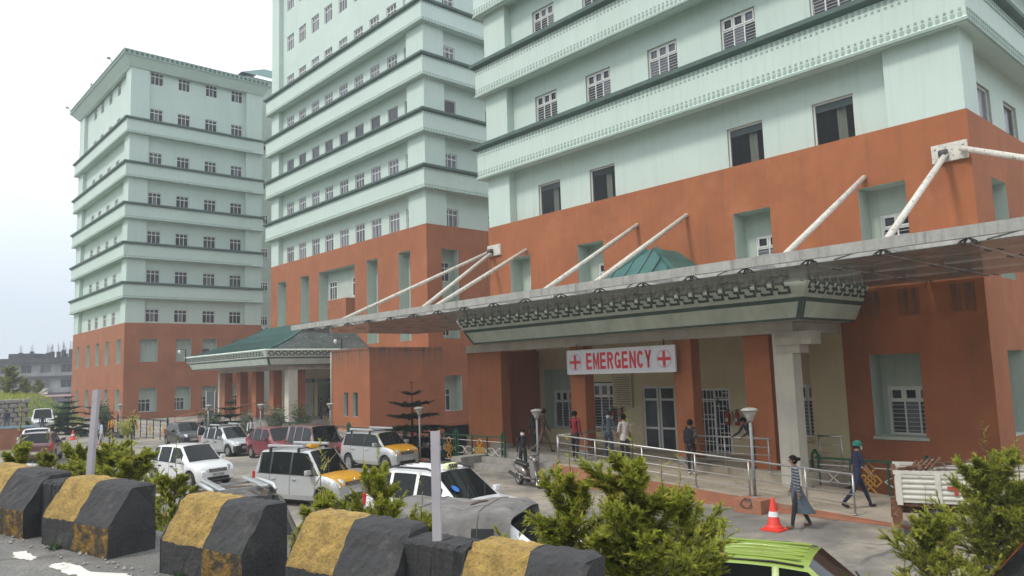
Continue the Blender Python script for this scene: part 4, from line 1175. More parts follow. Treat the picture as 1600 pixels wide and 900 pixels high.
# ================================================================ RAMP, PLATFORM, STEPS
def ramp():
    b = MB()
    pts = [(18.55, 18.75, PZ), (18.55, 18.4, PZ), (18.55, 7.2, 0.02)]
    X1 = 20.98
    b.grid([[(18.55, y, z), (X1, y, z)] for _, y, z in pts], 0)
    b.grid([[(18.55, 7.2, 0.02), (21.9, 7.2, 0.02)], [(18.55, 5.2, 0.006), (21.9, 5.2, 0.006)]], 0)
    b.face([(X1, 7.2, 0.02), (21.88, 7.2, 0.02), (21.88, 10.9, 0.24), (X1, 10.9, 0.24)])
    b.wall('Y', 10.9, X1, 24.0, 0, PZ, [])
    b.face([(X1, 10.9, PZ), (24, 10.9, PZ), (24, 26.8, PZ), (X1, 26.8, PZ)])
    b.wall('X', X1, 10.9, 26.8, -0.1, PZ-0.004, [])
    tag(b.build('entrance_ramp', M['ramp']), kind='structure')
    c = MB()
    c.grid([[(18.55, y, -0.02) for y in (18.75, 18.4, 7.2)], [(18.55, 18.75, PZ), (18.55, 18.4, PZ), (18.55, 7.2, 0.03)]], 0)
    c.wall('Y', 18.75, 18.55, 20.98, -0.02, PZ)
    c.box(18.38, 18.56, 7.0, 18.6, 0.0, 0.035)
    tag(c.build('ramp_plinth', M['terracotta']), kind='structure')
    s = MB()
    for k in range(3): s.box(19.55+k*0.42, 20.97, 18.77, 24.3, 0.002+k*0.22, (k+1)*0.22-0.002)
    tag(s.build('entrance_steps', M['concrete']), kind='structure')
    k = MB(); k.box(18.95, 20.4, 24.35, 25.0, 0.004, 0.5); tag(k.build('step_cheek', M['concrete']), kind='structure')
ramp()
def ramp_z(y): return PZ if y > 18.4 else max(0.02, 0.02+(PZ-0.02)*(y-7.2)/(18.4-7.2))

def steel_rail(label, pts, posts, h=0.95, mids=3, endcurl=False):
    """stainless hand rail: pts are floor points, posts at the given fractions"""
    pts = [Vector(p) for p in pts]
    root = empty('hand_rail', pts[0]); tag(root, label, 'hand rail')
    o = pts[0]
    t = MB(); t.tube([p-o+Vector((0, 0, h)) for p in pts]+([pts[-1]-o+Vector((0, 0, h-0.06))+(pts[-1]-pts[-2]).normalized()*0.08] if endcurl else []), 0.03, 8); t.build('top_rail', M['steel'], root)
    for k in range(mids):
        z = h*(k+1)/(mids+1)*0.98
        t = MB(); t.tube([p-o+Vector((0, 0, z)) for p in pts], 0.014, 6); t.build('mid_rail', M['steel'], root)
    L_ = [0]
    for a, b in zip(pts, pts[1:]): L_.append(L_[-1]+(b-a).length)
    for f in posts:
        d = f*L_[-1]
        for i in range(len(pts)-1):
            if L_[i] <= d+1e-6 <= L_[i+1]+1e-5:
                p = pts[i].lerp(pts[i+1], (d-L_[i])/max(1e-6, L_[i+1]-L_[i])); break
        else: p = pts[-1]
        t = MB(); t.tube([p-o, p-o+Vector((0, 0, h))], 0.026, 8); t.lathe([(0.06, 0), (0.06, 0.015), (0.03, 0.02)], 10, 0, p-o); t.build('post', M['steel'], root)
    return root
steel_rail('long stainless hand rail along the outer edge of the ramp', [(18.72, 18.65, PZ), (18.72, 18.4, PZ), (18.72, 8.55, 0.12)], (0, .17, .36, .55, .72, .88, 1.0))
steel_rail('inner stainless hand rail between ramp and porch right of the grille door', [(20.85, 15.0, PZ), (20.85, 11.9, PZ)], (0.02, .5, .98))
steel_rail('short stainless hand rail beside the steps near the lamp post', [(18.75, 18.68, PZ), (21.5, 18.68, PZ)], (0.02, .5, .98), mids=3)
steel_rail('short inner stainless rail end right of the white corner column', [(22.4, 11.2, PZ), (22.4, 10.4, PZ)], (0.05, .9))

def ornamental(label, p0, p1, z0, nseg, h=1.2, posts='rail_green', peak_ends=True, scale=1.0, group=None):
    p0, p1 = Vector((*p0, z0)), Vector((*p1, z0))
    d = (p1-p0); Ln = d.length; rz = math.atan2(d.y, d.x)
    root = empty('ornamental_railing', p0, rz); tag(root, label, 'railing', group)
    b = MB(); b.box(0, Ln, -0.03, 0.03, h-0.06, h); b.build('top_rail', M[posts], root)
    for k in range(nseg+1):
        x = Ln*k/nseg
        if peak_ends and (k in (0, nseg)):
            for q in (-0.09, 0.09):
                b = MB(); b.box(x+q-0.03, x+q+0.03, -0.032, 0.032, 0, h+0.05); b.bar((x+q, 0, h+0.04), (x, 0, h+0.2), 0.06, 0.06); b.build('post', M[posts], root)
        else:
            b = MB(); b.box(x-0.025, x+0.025, -0.028, 0.028, 0, h-0.06); b.build('post', M[posts], root)
    t = 0.028
    zc = h*0.5
    for k in range(nseg):
        x0, x1 = Ln*k/nseg, Ln*(k+1)/nseg
        xm = (x0+x1)/2; wd = (x1-x0)
        yel = (k % 2 == 1) or nseg == 1
        lines = []
        if yel:
            q = min(0.17, wd*0.16)
            ym = MB()
            for (cx, cz) in ((0, 2*q), (0, 0), (-q, q*0), (0, -2*q), (q, 0)):
                cx, cz = xm+cx*1.0, zc+cz
                s = q*0.95
                P = [(cx, 0, cz+s), (cx+s, 0, cz), (cx, 0, cz-s), (cx-s, 0, cz)]
                for a, c in zip(P, P[1:]+P[:1]): ym.bar(a, c, 0.03, t, up=(0, 1, 0))
            ym.build('yellow_diamonds', M['rail_yellow'], root)
            e = q*3
            lines += [[(x0, zc+0.14), (xm-e-0.02-0.12, zc+0.14), (xm-e+0.1, zc), (xm-e-0.14, zc-0.14), (x0, zc-0.14)], [(x1, zc+0.14), (xm+e+0.14, zc+0.14), (xm+e-0.1, zc), (xm+e+0.14, zc-0.14), (x1, zc-0.14)],
                      [(x0, h-0.22), (xm-0.12, h-0.22), (xm, zc+3*q), (xm+0.12, h-0.22), (x1, h-0.22)], [(x0, 0.16), (xm-0.12, 0.16), (xm, zc-3*q), (xm+0.12, 0.16), (x1, 0.16)]]
        else:
            lines += [[(x0, zc+0.14), (xm-0.16, zc+0.14), (xm+0.0, zc), (xm-0.16, zc-0.14), (x0, zc-0.14)], [(x1, zc+0.14), (xm+0.16, zc+0.14), (xm, zc), (xm+0.16, zc-0.14), (x1, zc-0.14)], [(x0, h-0.22), (x1, h-0.22)], [(x0, 0.16), (x1, 0.16)]]
        for ln in lines:
            wm = MB()
            for a, c in zip(ln, ln[1:]):
                if abs(a[0]-c[0])+abs(a[1]-c[1]) > 0.01: wm.bar((a[0], 0, a[1]), (c[0], 0, c[1]), 0.024, t, up=(0, 1, 0))
            wm.build('lattice_bar', M['rail_white'], root)
    return root
ornamental('green topped ornamental railing with yellow diamonds in front of the barred window by the ramp', (21.75, 11.0), (21.75, 7.9), -0.08, 3, 1.15)
G = 'green ornamental railings along the sunken yard'
ornamental('ornamental railing with a yellow diamond cluster just left of the scooter', (20.3, 26.3), (20.3, 23.3), 0, 3, 1.25, group=G)
ornamental('ornamental railing behind the lamp post and the dark conifer', (20.4, 30.4), (20.35, 26.5), 0, 4, 1.25, group=G)
ornamental('ornamental railing behind the parked cars left of the dark conifer', (20.6, 36.0), (20.45, 30.6), 0, 5, 1.25, group=G)
ornamental('ornamental railing below the slit windows of the orange annex', (21.0, 45.0), (20.65, 36.2), 0, 7, 1.25, group=G)
ornamental('black fence with white and yellow ring pattern below the far tower', (17.3, 66.5), (17.0, 53.6), 0, 8, 1.35, 'rail_dark', group=None)
r = steel_rail('brick red tube rails of the access ramp in front of the far tower', [(19.2, 59.0, 0.1), (22.2, 57.0, 0.75), (25.0, 56.0, 0.95)], (0, .33, .66, 1), h=1.2)
for c in r.children: slot(c, M['terracotta'])

# ================================================================ LAMP POSTS
def lamp_post():
    o = empty('lamp_post')
    b = MB(); b.tube([(0, 0, 0), (0, 0, 2.02)], 0.042, 10); b.build('pole', M['lamp_pole'], o)
    b = MB(); b.lathe([(0.0, 2.0), (0.07, 2.0), (0.085, 2.06), (0.095, 2.08), (0.18, 2.26), (0.17, 2.27)], 20); b.build('bowl', M['lamp_white'], o)
    b = MB(); b.lathe([(0.17, 2.27), (0.225, 2.275), (0.23, 2.295), (0.17, 2.34), (0.07, 2.36), (0, 2.365)], 20); b.build('lid', M['lamp_top'], o)
    b = MB(); b.lathe([(0.09, 0), (0.09, 0.03), (0.05, 0.05)], 12); b.build('foot', M['lamp_pole'], o)
    return o
lp = lamp_post()
LG = 'mushroom lamp posts of the car park'
for i, (x, y, z, lab, sc_) in enumerate(((18.3, 10.98, 0.32, 'grey lamp post with bowl head standing at the ramp near the orange cone', 1), (19.3, 20.25, 0.1, 'lamp post with bowl head behind the parked scooter', 1),
        (18.85, 27.03, 0.12, 'lamp post with bowl head in front of the dark conifer', 1), (22.2, 41.0, 0, 'lamp post with bowl head against the orange annex corner', 1),
        (20.2, 46.2, 0, 'lamp post with bowl head in front of the main porch shrubs', 1), (18.45, 50.23, 0, 'lamp post with bowl head beside the black car', 1), (16.79, 64.0, 0, 'farthest lamp post with bowl head at the black fence', 1))):
    o = lp if i == 0 else copy_tree(lp)
    o.location = (x, y, z); tag(o, lab, 'lamp post', LG)
b = MB(); b.box(-0.28, 0.3, -0.4, 0.4, 0, 0.34); k = empty('masonry_block', (18.1, 10.95, 0.004)); tag(k, 'broken brick box with coiled cables at the foot of the lamp post by the ramp', 'block'); b.build('block', M['terracotta'], k)
b = MB()
for q in range(4):
    b.tube([(-0.31+0.02*q+0.02*math.sin(3*a), 0.19*math.cos(a)*(0.7+0.12*q)+0.03*math.sin(2*a+q), 0.24+0.15*math.sin(a)*(0.7+0.1*q)) for a in [2*PI*i/18 for i in range(19)]], 0.007, 5)
b.build('cable_coil', M['dark_steel'], k)
k = empty('stone_block', (18.9, 27.0, 0.004)); tag(k, 'small brick plinth under the lamp post in front of the conifer', 'block'); b = MB(); b.box(-0.25, 0.25, -0.25, 0.25, 0, 0.28); b.build('block', M['terracotta'], k, bevel=0.02)
k = empty('stone_slab', (17.6, 25.2, 0.004)); tag(k, 'pale stone slab lying on the kerb right of the yellow bonnet taxi', 'slab'); b = MB(); b.box(-0.3, 0.3, -0.8, 0.8, 0, 0.3); b.build('slab', M['concrete'], k, bevel=0.04)

# ================================================================ ROAD BARRIERS AND POSTS
def barrier(s0, s1, label, yellow_first=True, low=False, rnd=random.Random(2)):
    Ln = s1-s0
    root = empty('road_barrier', bl(s0, 0, -0.03 if 2.8 < s0 < 4 else -0.11 if s0 > 4 else 0)); tag(root, label, 'barrier', None if low else 'black and yellow concrete road barriers')
    root.rotation_euler = Matrix(((BD.x, BN.x, 0), (BD.y, BN.y, 0), (0, 0, 1))).to_euler()
    # local x along the line, y away from the road, z up
    H = 0.62 if not low else 0.56
    prof = [(0.0, -0.25), (0.0, 0.27), (0.19, H-0.05), (0.25, H), (0.46, H), (0.47, -0.6)] if not low else [(0.17, -0.25), (0.17, H-0.03), (0.2, H), (0.44, H), (0.44, -0.6)]
    m = MB()
    n = 22
    pr2 = []
    for q0, q1 in zip(prof, prof[1:]):
        ns = 5 if abs(q0[1]-q1[1]) > 0.15 else 2
        pr2 += [((q0[0]+(q1[0]-q0[0])*e/ns, q0[1]+(q1[1]-q0[1])*e/ns)) for e in range(ns)]
    lowcut = len([1 for q in pr2 if q[1] < 0.26 and q[0] < 0.1]) if not low else 0
    prof = pr2+[prof[-1]]
    xs = [Ln*i/n for i in range(n+1)]
    half = Ln*(0.5 + rnd.uniform(-0.04, 0.04))
    # refine the split position
    xs = sorted(xs+[half])
    rows = []
    for i, x in enumerate(xs):
        k = 0.018 if 0 < i < len(xs)-1 else 0.03
        c = 0.05 if i in (0, len(xs)-1) and not low else 0
        rows.append([(x+(rnd.uniform(-0.008, 0.008) if 0 < i < len(xs)-1 else rnd.uniform(-0.012, 0.012)), y+rnd.uniform(-0.007, 0.007), z-x*0.043+rnd.uniform(-0.007, 0.007)-(rnd.uniform(0, 0.035) if c and z > 0.4 else 0)) for j, (y, z) in enumerate(prof)])
    def mi(i, j):
        if low: return 0
        first = xs[i]+1e-6 < half
        if j < lowcut: return 0 if first else 2
        return 1 if first else 0
    m.grid(rows, mi, False, True)
    m.face(rows[0], 2 if False else 0); m.face(rows[-1][::-1], 0)
    o = m.build('concrete_block', [M['bar_black'], M['bar_yellow'], M['bar_yellow_dirty']], root)
    bev(o, 0.008, 1)
    return root
barrier(-3.5, -2.16, 'leftmost barrier, cut by the left picture edge, mostly black with a yellow corner')
barrier(-2.15, -1.83, 'low black connecting block between the two leftmost barriers, pale post on it', low=True)
barrier(-1.82, -0.72, 'second barrier from the left, its dirty yellow lower panel facing the road')
barrier(0.04, 1.06, 'third barrier from the left, standing alone with shrubs in the gaps on both sides')
barrier(1.53, 2.56, 'fourth barrier from the left, joined on its right to a low black block')
barrier(2.56, 3.08, 'low black connecting block right of the fourth barrier, pale post on it', low=True)
barrier(3.08, 3.97, 'fifth barrier, in front of the grey tarpaulin and the large shrub')
barrier(4.45, 5.5, 'barrier at the bottom edge of the picture, just its yellow top in view')
def l_post(loc, h, lean, label, rz):
    o = empty('marker_post', loc, rz); tag(o, label, 'post', 'pale angle posts on the barriers')
    b = MB(); q = 0.058
    b.grid([[(x+lean*z/h, y, z) for (x, y) in ((-q/2, 0), (q/2, 0), (q/2, q), (q/2-0.008, q), (q/2-0.008, 0.008), (-q/2, 0.008))] for z in (0, h)], 0, False, True, True)
    b.build('angle_section', M['lilac'], o)
    return o
l_post((3.1, 4.27, 2.69), 0.73, 0.0, 'short pale lilac angle post on the block right of the fourth barrier', R(-45))
l_post((2.12, 9.22, 2.83), 0.93, 0.05, 'pale lilac angle post on the low block between the leftmost barriers', R(-45))
def road_paint():
    rnd = random.Random(9)
    for pts in (((20, 868), (40, 866), (56, 873), (50, 878), (22, 876)), ((74, 884), (100, 878), (128, 884), (140, 890), (200, 890), (212, 898), (160, 899), (110, 894))):
        q = []
        for (px, py) in pts:
            d = Vector((cr*((px-800)/1181.446)-cu*((py-450)/1181.446)+cf))
            t = (2.245-EYE)/d.z; v = Vector((0, 0, EYE))+d*t; v.z = 2.2+(BD.z/ BD.xy.length)*((v-BO).dot(Vector((BD.x, BD.y, 0)).normalized()))+0.004
            q.append(v)
        rg = []
        for a, c in zip(q, q[1:]+q[:1]):
            for k in range(9):
                p = a.lerp(c, k/9); rg.append(p+Vector((rnd.uniform(-.018, .018), rnd.uniform(-.03, .03), 0)))
        ce = sum(q, Vector())/len(q)
        m = MB()
        for a, c in zip(rg, rg[1:]+rg[:1]): m.face([ce, a, c])
        tag(m.build('road_marking', M['roadpaint']), kind='structure')
road_paint()
# ================================================================ VEHICLES
def lerp_tab(tab, x):
    if x <= tab[0][0]: return tab[0][1]
    for (a, va), (b, vb) in zip(tab, tab[1:]):
        if x <= b: 
            t = (x-a)/(b-a); t2 = t*t*(3-2*t)*0.35+t*0.65
            return va+(vb-va)*t2
    return tab[-1][1]

CAR_N = 0
def car(name, label, cat, loc, heading, P, paint_, group=None, bonnet=None):
    """hatchback / estate shell lofted along its length. P: dimensions; local x forward, origin on the ground under the centre"""
    root = empty(name, loc, R(heading)); tag(root, label, cat, group)
    Lh = P['L']/2; W = P['W']/2; H = P['H']
    belt = P.get('belt', 0.9); hood = P.get('hood', 0.92); zb = P.get('zb', 0.22)
    xr, xf = -Lh, Lh
    cowl = P['cowl']; rf = P['rf']; rr = P['rr']; rb = P['rb']     # cowl x, roof front x, roof rear x, rear window base x
    wr = P.get('wr', 0.29); wxr, wxf = P['wheels']
    arch = wr+0.065
    # side windows: list of (x0, x1)
    wins = P['wins']
    xs = {xr, xr+0.03, xr+0.10, xr+0.22, xf, xf-0.04, xf-0.12, xf-0.26, xf-0.5, cowl, rf, rr, rb}
    for a, b in wins: xs |= {a, b}
    for a, b in P['doors']: xs |= {a, b}
    for wx in (wxr, wxf):
        for k in range(9): xs.add(wx-arch*math.cos(PI*k/8))
    xs |= {cowl+(rf-cowl)*k/4 for k in range(5)} | {rr+(rf-rr)*k/6 for k in range(7)} | {rb+(rr-rb)*k/3 for k in range(4)}
    xs = sorted(round(x, 4) for x in xs if xr-1e-6 <= x <= xf+1e-6)
    xs = [x for i, x in enumerate(xs) if i == 0 or x-xs[i-1] > 0.004]
    def ztop(x):
        if x >= cowl:
            t = (x-cowl)/(xf-cowl)
            return lerp_tab([(0, hood), (0.35, hood-0.03), (0.75, hood-0.11), (0.93, hood-0.2), (1, hood-0.33)], t)
        if x >= rf: return H-0.03+(hood-(H-0.03))*((x-rf)/(cowl-rf))
        if x >= rr:
            t = (x-rr)/(rf-rr); return H-0.03*(2*t-1)**2-(0.02 if t > 0.9 else 0)
        if x >= rb:
            t = (rr-x)/(rr-rb); return (H-0.03)+(P['rbz']-(H-0.03))*t**1.15
        t = (rb-x)/max(0.01, rb-xr); return P['rbz']-0.02-0.30*max(0, t-0.6)
    def zbelt(x):
        b_ = belt+P.get('wedge', 0.05)*(-x/Lh)
        return min(b_, ztop(x)-0.035)
    def wid(x):
        t = x/Lh
        f = 1-0.10*max(0, (t-0.55)/0.45)**2-0.07*max(0, (-t-0.6)/0.4)**2
        if t > 0.93: f -= 0.10*((t-0.93)/0.07)**1.5
        if t < -0.96: f -= 0.05
        return W*f
    def sec(x):
        w_ = wid(x); zt = ztop(x); zl = zbelt(x)
        bot = zb+(0.06 if abs(x) > Lh-0.05 else 0)
        z0 = bot
        for wx in (wxr, wxf):
            d = abs(x-wx)
            if d < arch: z0 = max(z0, wr+math.sqrt(max(0, arch*arch-d*d)))
        h = max(0.0, min(1.0, (zt-zl)/(H-belt)))
        wrf = w_*(0.92-0.14*h)
        zm = max(z0+0.03, 0.55)
        zl = max(zl, zm+0.03)
        tk = min(0.07, (zt-zl)*0.5)
        pts = [(w_*0.93, z0), (w_*0.99, max(z0+0.012, bot+0.14)), (w_, zm), (w_*0.965, zl), (wrf, zt-tk*0.8), (wrf*0.86, zt-tk*0.12), (wrf*0.45, zt+0.012), (0, zt+0.02)]
        return pts
    S = [sec(x) for x in xs]
    nP = 8
    body = MB(); parts = {}
    def quad(mb, i, j, side, mi=0, off=0.0):
        f = []
        for (ii, jj) in ((i, j), (i+1, j), (i+1, j+1), (i, j+1)):
            y, z = S[ii][jj]; f.append((xs[ii], side*(y-off), z))
        mb.face(f if side < 0 else f[::-1], mi, True)
    def inr(x, rng): return any(a-1e-4 <= x <= b+1e-4 for a, b in rng)
    for i in range(len(xs)-1):
        xm = (xs[i]+xs[i+1])/2
        for side in (-1, 1):
            for j in range(nP-1):
                if j == 3 and rb < xm < cowl:
                    hit = None
                    for k, (a, b) in enumerate(wins):
                        if a-1e-4 <= xs[i] and xs[i+1] <= b+1e-4: hit = k
                    if hit is not None: quad(parts.setdefault(('side_window', hit, side), MB()), i, j, side, 0, 0.012); continue
                    quad(body, i, j, side, 2 if P.get('blackpillar', True) and rr < xm < cowl else 0); continue
                if j in (1, 2):
                    hit = None
                    for k, (a, b) in enumerate(P['doors']):
                        if a-1e-4 <= xs[i] and xs[i+1] <= b+1e-4: hit = k
                    if hit is not None: quad(parts.setdefault(('door', hit, side), MB()), i, j, side); continue
                if j >= 4 and rf-1e-4 <= xs[i] and xs[i+1] <= cowl+1e-4:
                    if j == 4: quad(body, i, j, side, 0); continue
                    quad(parts.setdefault(('windscreen', 0, 0), MB()), i, j, side); continue
                if j >= 4 and rb-1e-4 <= xs[i] and xs[i+1] <= rr+1e-4:
                    if j == 4: quad(body, i, j, side, 0); continue
                    quad(parts.setdefault(('rear_window', 0, 0), MB()), i, j, side); continue
                if j >= 4 and xs[i] >= cowl-1e-4 and bonnet:
                    quad(parts.setdefault(('bonnet', 0, 0), MB()), i, j, side); continue
                mi = 0
                if P.get('darkbumper') and (xm > xf-0.1 or xm < xr+0.1) and j in (0, 1): mi = 1
                quad(body, i, j, side, mi)
    for i in (0, len(xs)-1):            # end faces
        ring = [(xs[i], -y, z) for y, z in S[i]]+[(xs[i], y, z) for y, z in S[i][-2::-1]]
        k = 3
        lowr = [(xs[i], -S[i][q][0], S[i][q][1]) for q in range(k)]+[(xs[i], S[i][q][0], S[i][q][1]) for q in range(k-1, -1, -1)]
        upr = [(xs[i], -S[i][q][0], S[i][q][1]) for q in range(k-1, nP)]+[(xs[i], S[i][q][0], S[i][q][1]) for q in range(nP-2, k-2, -1)]
        body.face(lowr, 1 if P.get('darkbumper') else 0); body.face(upr, 0)
    bo = body.build('body', [paint_, M['plastic'], M['black']], root)
    wl = bo.modifiers.new('weld', 'WELD'); wl.merge_threshold = 0.001
    for (nm, k, side), mb in parts.items():
        m_ = M['carglass'] if 'win' in nm else (M[bonnet] if nm == 'bonnet' else paint_)
        po = mb.build(nm, m_, root)
        q = po.modifiers.new('weld', 'WELD'); q.merge_threshold = 0.001
        if nm == 'door':
            a, b = P['doors'][k]
            h = MB(); wy = side*(W+0.002); z_ = belt-0.16
            h.box(a+0.10, a+0.27, wy-0.02, wy+0.02, z_, z_+0.045); h.build('handle', M[P.get('handle', 'plastic')] if P.get('handle', 'plastic') != 'body' else paint_, po, bevel=0.008)
        if nm == 'windscreen':
            h = MB()
            for yy in (-0.35, 0.25):
                h = MB(); h.bar((cowl-0.02, yy, hood+0.035), (cowl-0.28, yy+0.32, hood+0.035+0.28*(H-hood)/(cowl-rf)), 0.015, 0.02); h.build('wiper', M['black'], po)
    sm = MB()
    for a, b in P['doors']:
        for x in (a, b):
            st = sec(x)
            for side in (-1, 1):
                for j in (1, 2): sm.bar((x, side*(st[j][0]+0.001), st[j][1]), (x, side*(st[j+1][0]+0.001), st[j+1][1]), 0.008, 0.008)
    for side in (-1, 1):                # black strip along the belt line
        pp = [(x, side*(sec(x)[3][0]+0.003), sec(x)[3][1]) for x in xs if rb+0.15 < x < cowl-0.1]
        for u, v in zip(pp, pp[1:]): sm.bar(u, v, 0.012, 0.02)
    tag(sm.build('door_seams', M['black'], root), kind='stuff')
    ub = MB(); ub.box(xr+0.15, xf-0.2, -W*0.8, W*0.8, 0.16, 0.5); ub.build('underbody', M['black'], root)
    # wheels
    tm = MB(); tw = 0.085
    tm.lathe([(wr*0.62, -tw), (wr*0.9, -tw), (wr, -tw*0.7), (wr, tw*0.7), (wr*0.9, tw), (wr*0.62, tw)], 24, 0, (0, 0, 0), True, 'Y')
    tme = tm.mesh('tyre', [M['rubber']])
    rm = MB(); rm.lathe([(0, -0.07), (wr*0.2, -0.075), (wr*0.3, -0.055), (wr*0.56, -0.06), (wr*0.64, -0.08), (wr*0.64, 0.05)], 24, 0, (0, 0, 0), True, 'Y')
    for k in range(6):
        a = 2*PI*k/6
        rm.bar((wr*0.18*math.cos(a), -0.078, wr*0.18*math.sin(a)), (wr*0.58*math.cos(a), -0.068, wr*0.58*math.sin(a)), wr*0.16, 0.02, 0, (0, 1, 0))
    rme = rm.mesh('rim', [M['alloy']])
    for wx in (wxr, wxf):
        for side in (-1, 1):
            e = empty('wheel', (wx, side*(W-0.10), wr), 0 if side < 0 else PI, root)
            inst('tyre', tme, e); inst('rim', rme, e)
    # lights, grille, plates, mirrors
    zl = ztop(xf-0.25)
    for side in (-1, 1):
        h = MB()
        y0, y1 = side*W*0.52, side*W*0.86
        rows = []
        for k in range(5):
            t = k/4; y = y0+(y1-y0)*t; xx = xf-0.015-0.20*t*t
            rows.append([(xx+0.012, y, zl-0.26+0.02*t), (xx+0.02, y, zl-0.18), (xx-0.005, y, zl-0.09-0.0*t), (xx-0.09, y, zl-0.035)])
        h.grid(rows, 0, True); h.build('headlight', M['lens'], root)
        h = MB(); xx = xr-0.012
        h.box(xx, xx+0.12, side*W*0.80, side*W*0.945, P['rbz']-0.32, P['rbz']-0.02); h.build('tail_light', M['redlens'], root, bevel=0.02)
        e = MB()
        mx = cowl-0.28
        e.box(mx-0.05, mx+0.07, side*(W+0.02), side*(W+0.2), belt+0.03, belt+0.17); 
        e.bar((mx+0.02, side*W*0.93, belt+0.05), (mx+0.02, side*(W+0.05), belt+0.07), 0.05, 0.05)
        e.build('wing_mirror', paint_ if P.get('mirror', 'body') == 'body' else M['plastic'], root, bevel=0.02)
    g = MB(); g.box(xf-0.03, xf+0.012, -W*0.44, W*0.44, zl-0.25, zl-0.13)
    go = g.build('grille', M['black'], root)
    g = MB()
    for k in range(3): g.box(xf+0.012, xf+0.02, -W*0.42, W*0.42, zl-0.235+k*0.035, zl-0.222+k*0.035)
    g.lathe([(0, 0), (0.045, 0), (0.045, 0.01)], 12, 0, (xf+0.0, 0, zl-0.10), True, 'Y'); g.build('grille_bar', M['chrome'], go)
    g = MB(); g.box(xf-0.02, xf+0.02, -W*0.55, W*0.55, 0.27, 0.38); g.build('lower_intake', M['black'], root)
    pl = MB(); pl.box(xf+0.02, xf+0.03, -0.25, 0.25, 0.40, 0.515); po = pl.build('number_plate', M['plate'], root)
    if P.get('plate'):
        put_text(po, P['plate'], 0.105, 'text_dark', (xf+0.032, 0, 0.458), (PI/2, 0, PI/2), 0.003, 0.8, extrude=0.001)
    pl = MB(); pl.box(xr-0.02, xr-0.008, -0.25, 0.25, 0.55, 0.665); pl.build('number_plate', M['plate'], root)
    for bx in ((xr-0.04, xr+0.12, -W*0.9, W*0.9, zb+0.06, zb+0.24), (xf-0.12, xf+0.015, -W*0.8, W*0.8, zb+0.03, zb+0.16)):
        sb = MB(); sb.box(*bx); sb.build('bumper', M['plastic'] if P.get('darkbumper') else paint_, root, bevel=0.04)
    return root

def roof_rack(root, P, m='chrome', boxy=True):
    W = P['W']/2*0.70; H = P['H']; x0, x1 = P['rr']+0.25, P['rf']-0.25
    r = MB()
    for s in (-1, 1):
        r.box(x0, x1, s*W-0.05, s*W+0.05, H+0.07, H+0.15); 
    ro = r.build('roof_rack', M['c_silver'], root, bevel=0.02)
    for x in (x0+0.15, x1-0.15):
        b = MB(); b.box(x-0.03, x+0.03, -W-0.05, W+0.05, H+0.035, H+0.065)
        b.build('cross_bar', M['plastic'], ro)
        for s in (-1, 1):
            b = MB(); b.box(x-0.035, x+0.035, s*(W+0.05)-0.03, s*(W+0.05)+0.03, H-0.07, H+0.06); b.build('rack_foot', M['plastic'], ro)
    b = MB()
    for k in range(3): b.box(x0+0.2, x1-0.2, -W*.5+k*W*.5-0.02, -W*.5+k*W*.5+0.02, H+0.065, H+0.085)
    b.build('rack_slat', M['alloy'], ro)

HB = dict(L=3.6, W=1.6, H=1.48, cowl=0.95, rf=0.35, rr=-1.25, rb=-1.68, rbz=1.0, wheels=(-1.18, 1.18), wins=[(-1.36, -1.0), (-0.92, -0.2), (-0.12, 0.62)], doors=[(-0.98, -0.16), (-0.16, 0.84)], belt=0.88, hood=0.9, plate='SK01 P 3416', handle='plastic', blackpillar=False)
car('hatchback', 'white hatchback with round headlights facing right, left of the silver taxi', 'car', (10.41, 30.08, 0.004), -78, HB, M['c_white'])
WAG = dict(L=3.55, W=1.52, H=1.66, cowl=1.02, rf=0.5, rr=-1.5, rb=-1.72, rbz=1.02, wheels=(-1.15, 1.2), wins=[(-1.42, -1.02), (-0.94, -0.16), (-0.08, 0.74)], doors=[(-0.98, -0.12), (-0.12, 0.92)], belt=0.95, hood=0.98, handle='chrome', blackpillar=True, wedge=0.02)
c = car('taxi', 'silver tall taxi with yellow bonnet and roof rack in the middle of the lot', 'taxi', (11.25, 22.05, 0.004), -72, WAG, M['c_silver'], bonnet='c_yellow')
roof_rack(c, WAG)
b = MB(); b.box(-0.02, 0.2, -0.18, 0.18, 1.68, 1.80); b.build('roof_sign', M['c_yellow'], c, bevel=0.03)
SUV = dict(L=4.2, W=1.75, H=1.60, cowl=0.9, rf=0.15, rr=-1.55, rb=-1.95, rbz=1.05, wheels=(-1.3, 1.3), wins=[(-1.62, -1.2), (-1.1, -0.36), (-0.26, 0.5)], doors=[(-1.18, -0.3), (-0.3, 0.78)], belt=0.98, hood=1.0, wr=0.33, handle='body', blackpillar=False, zb=0.3)
c = car('taxi', 'white estate taxi with lit style TAXI box, black window visors and roof rails', 'taxi', (10.95, 14.55, 0.004), -80, SUV, M['c_white'])
c['label'] = 'white estate taxi with pale TAXI roof box and roof rails'
for s in (-1, 1):
    b = MB(); b.tube([(-1.45, s*0.6, 1.6), (-1.3, s*0.6, 1.66), (-0.1, s*0.6, 1.66), (0.15, s*0.6, 1.58)], 0.025, 8); b.build('roof_rail', M['plastic'], c)
for k in range(5):
    b = MB(); b.box(-1.4, 0.05, -0.46+k*0.22, -0.42+k*0.22, 1.60, 1.632); b.build('roof_rib', M['c_white'], c, bevel=0.008)
b = MB(); b.prism([(-0.20, 1.60), (0.20, 1.60), (0.18, 1.71), (0.14, 1.745), (-0.14, 1.745), (-0.18, 1.71)], 'X', 0.0, 0.14); ts = b.build('taxi_sign', M['taxi_light'], c, bevel=0.02)
put_text(ts, 'TAXI', 0.125, 'text_dark', (0.144, 0, 1.67), (PI/2, 0, PI/2), 0.008, 1.0)
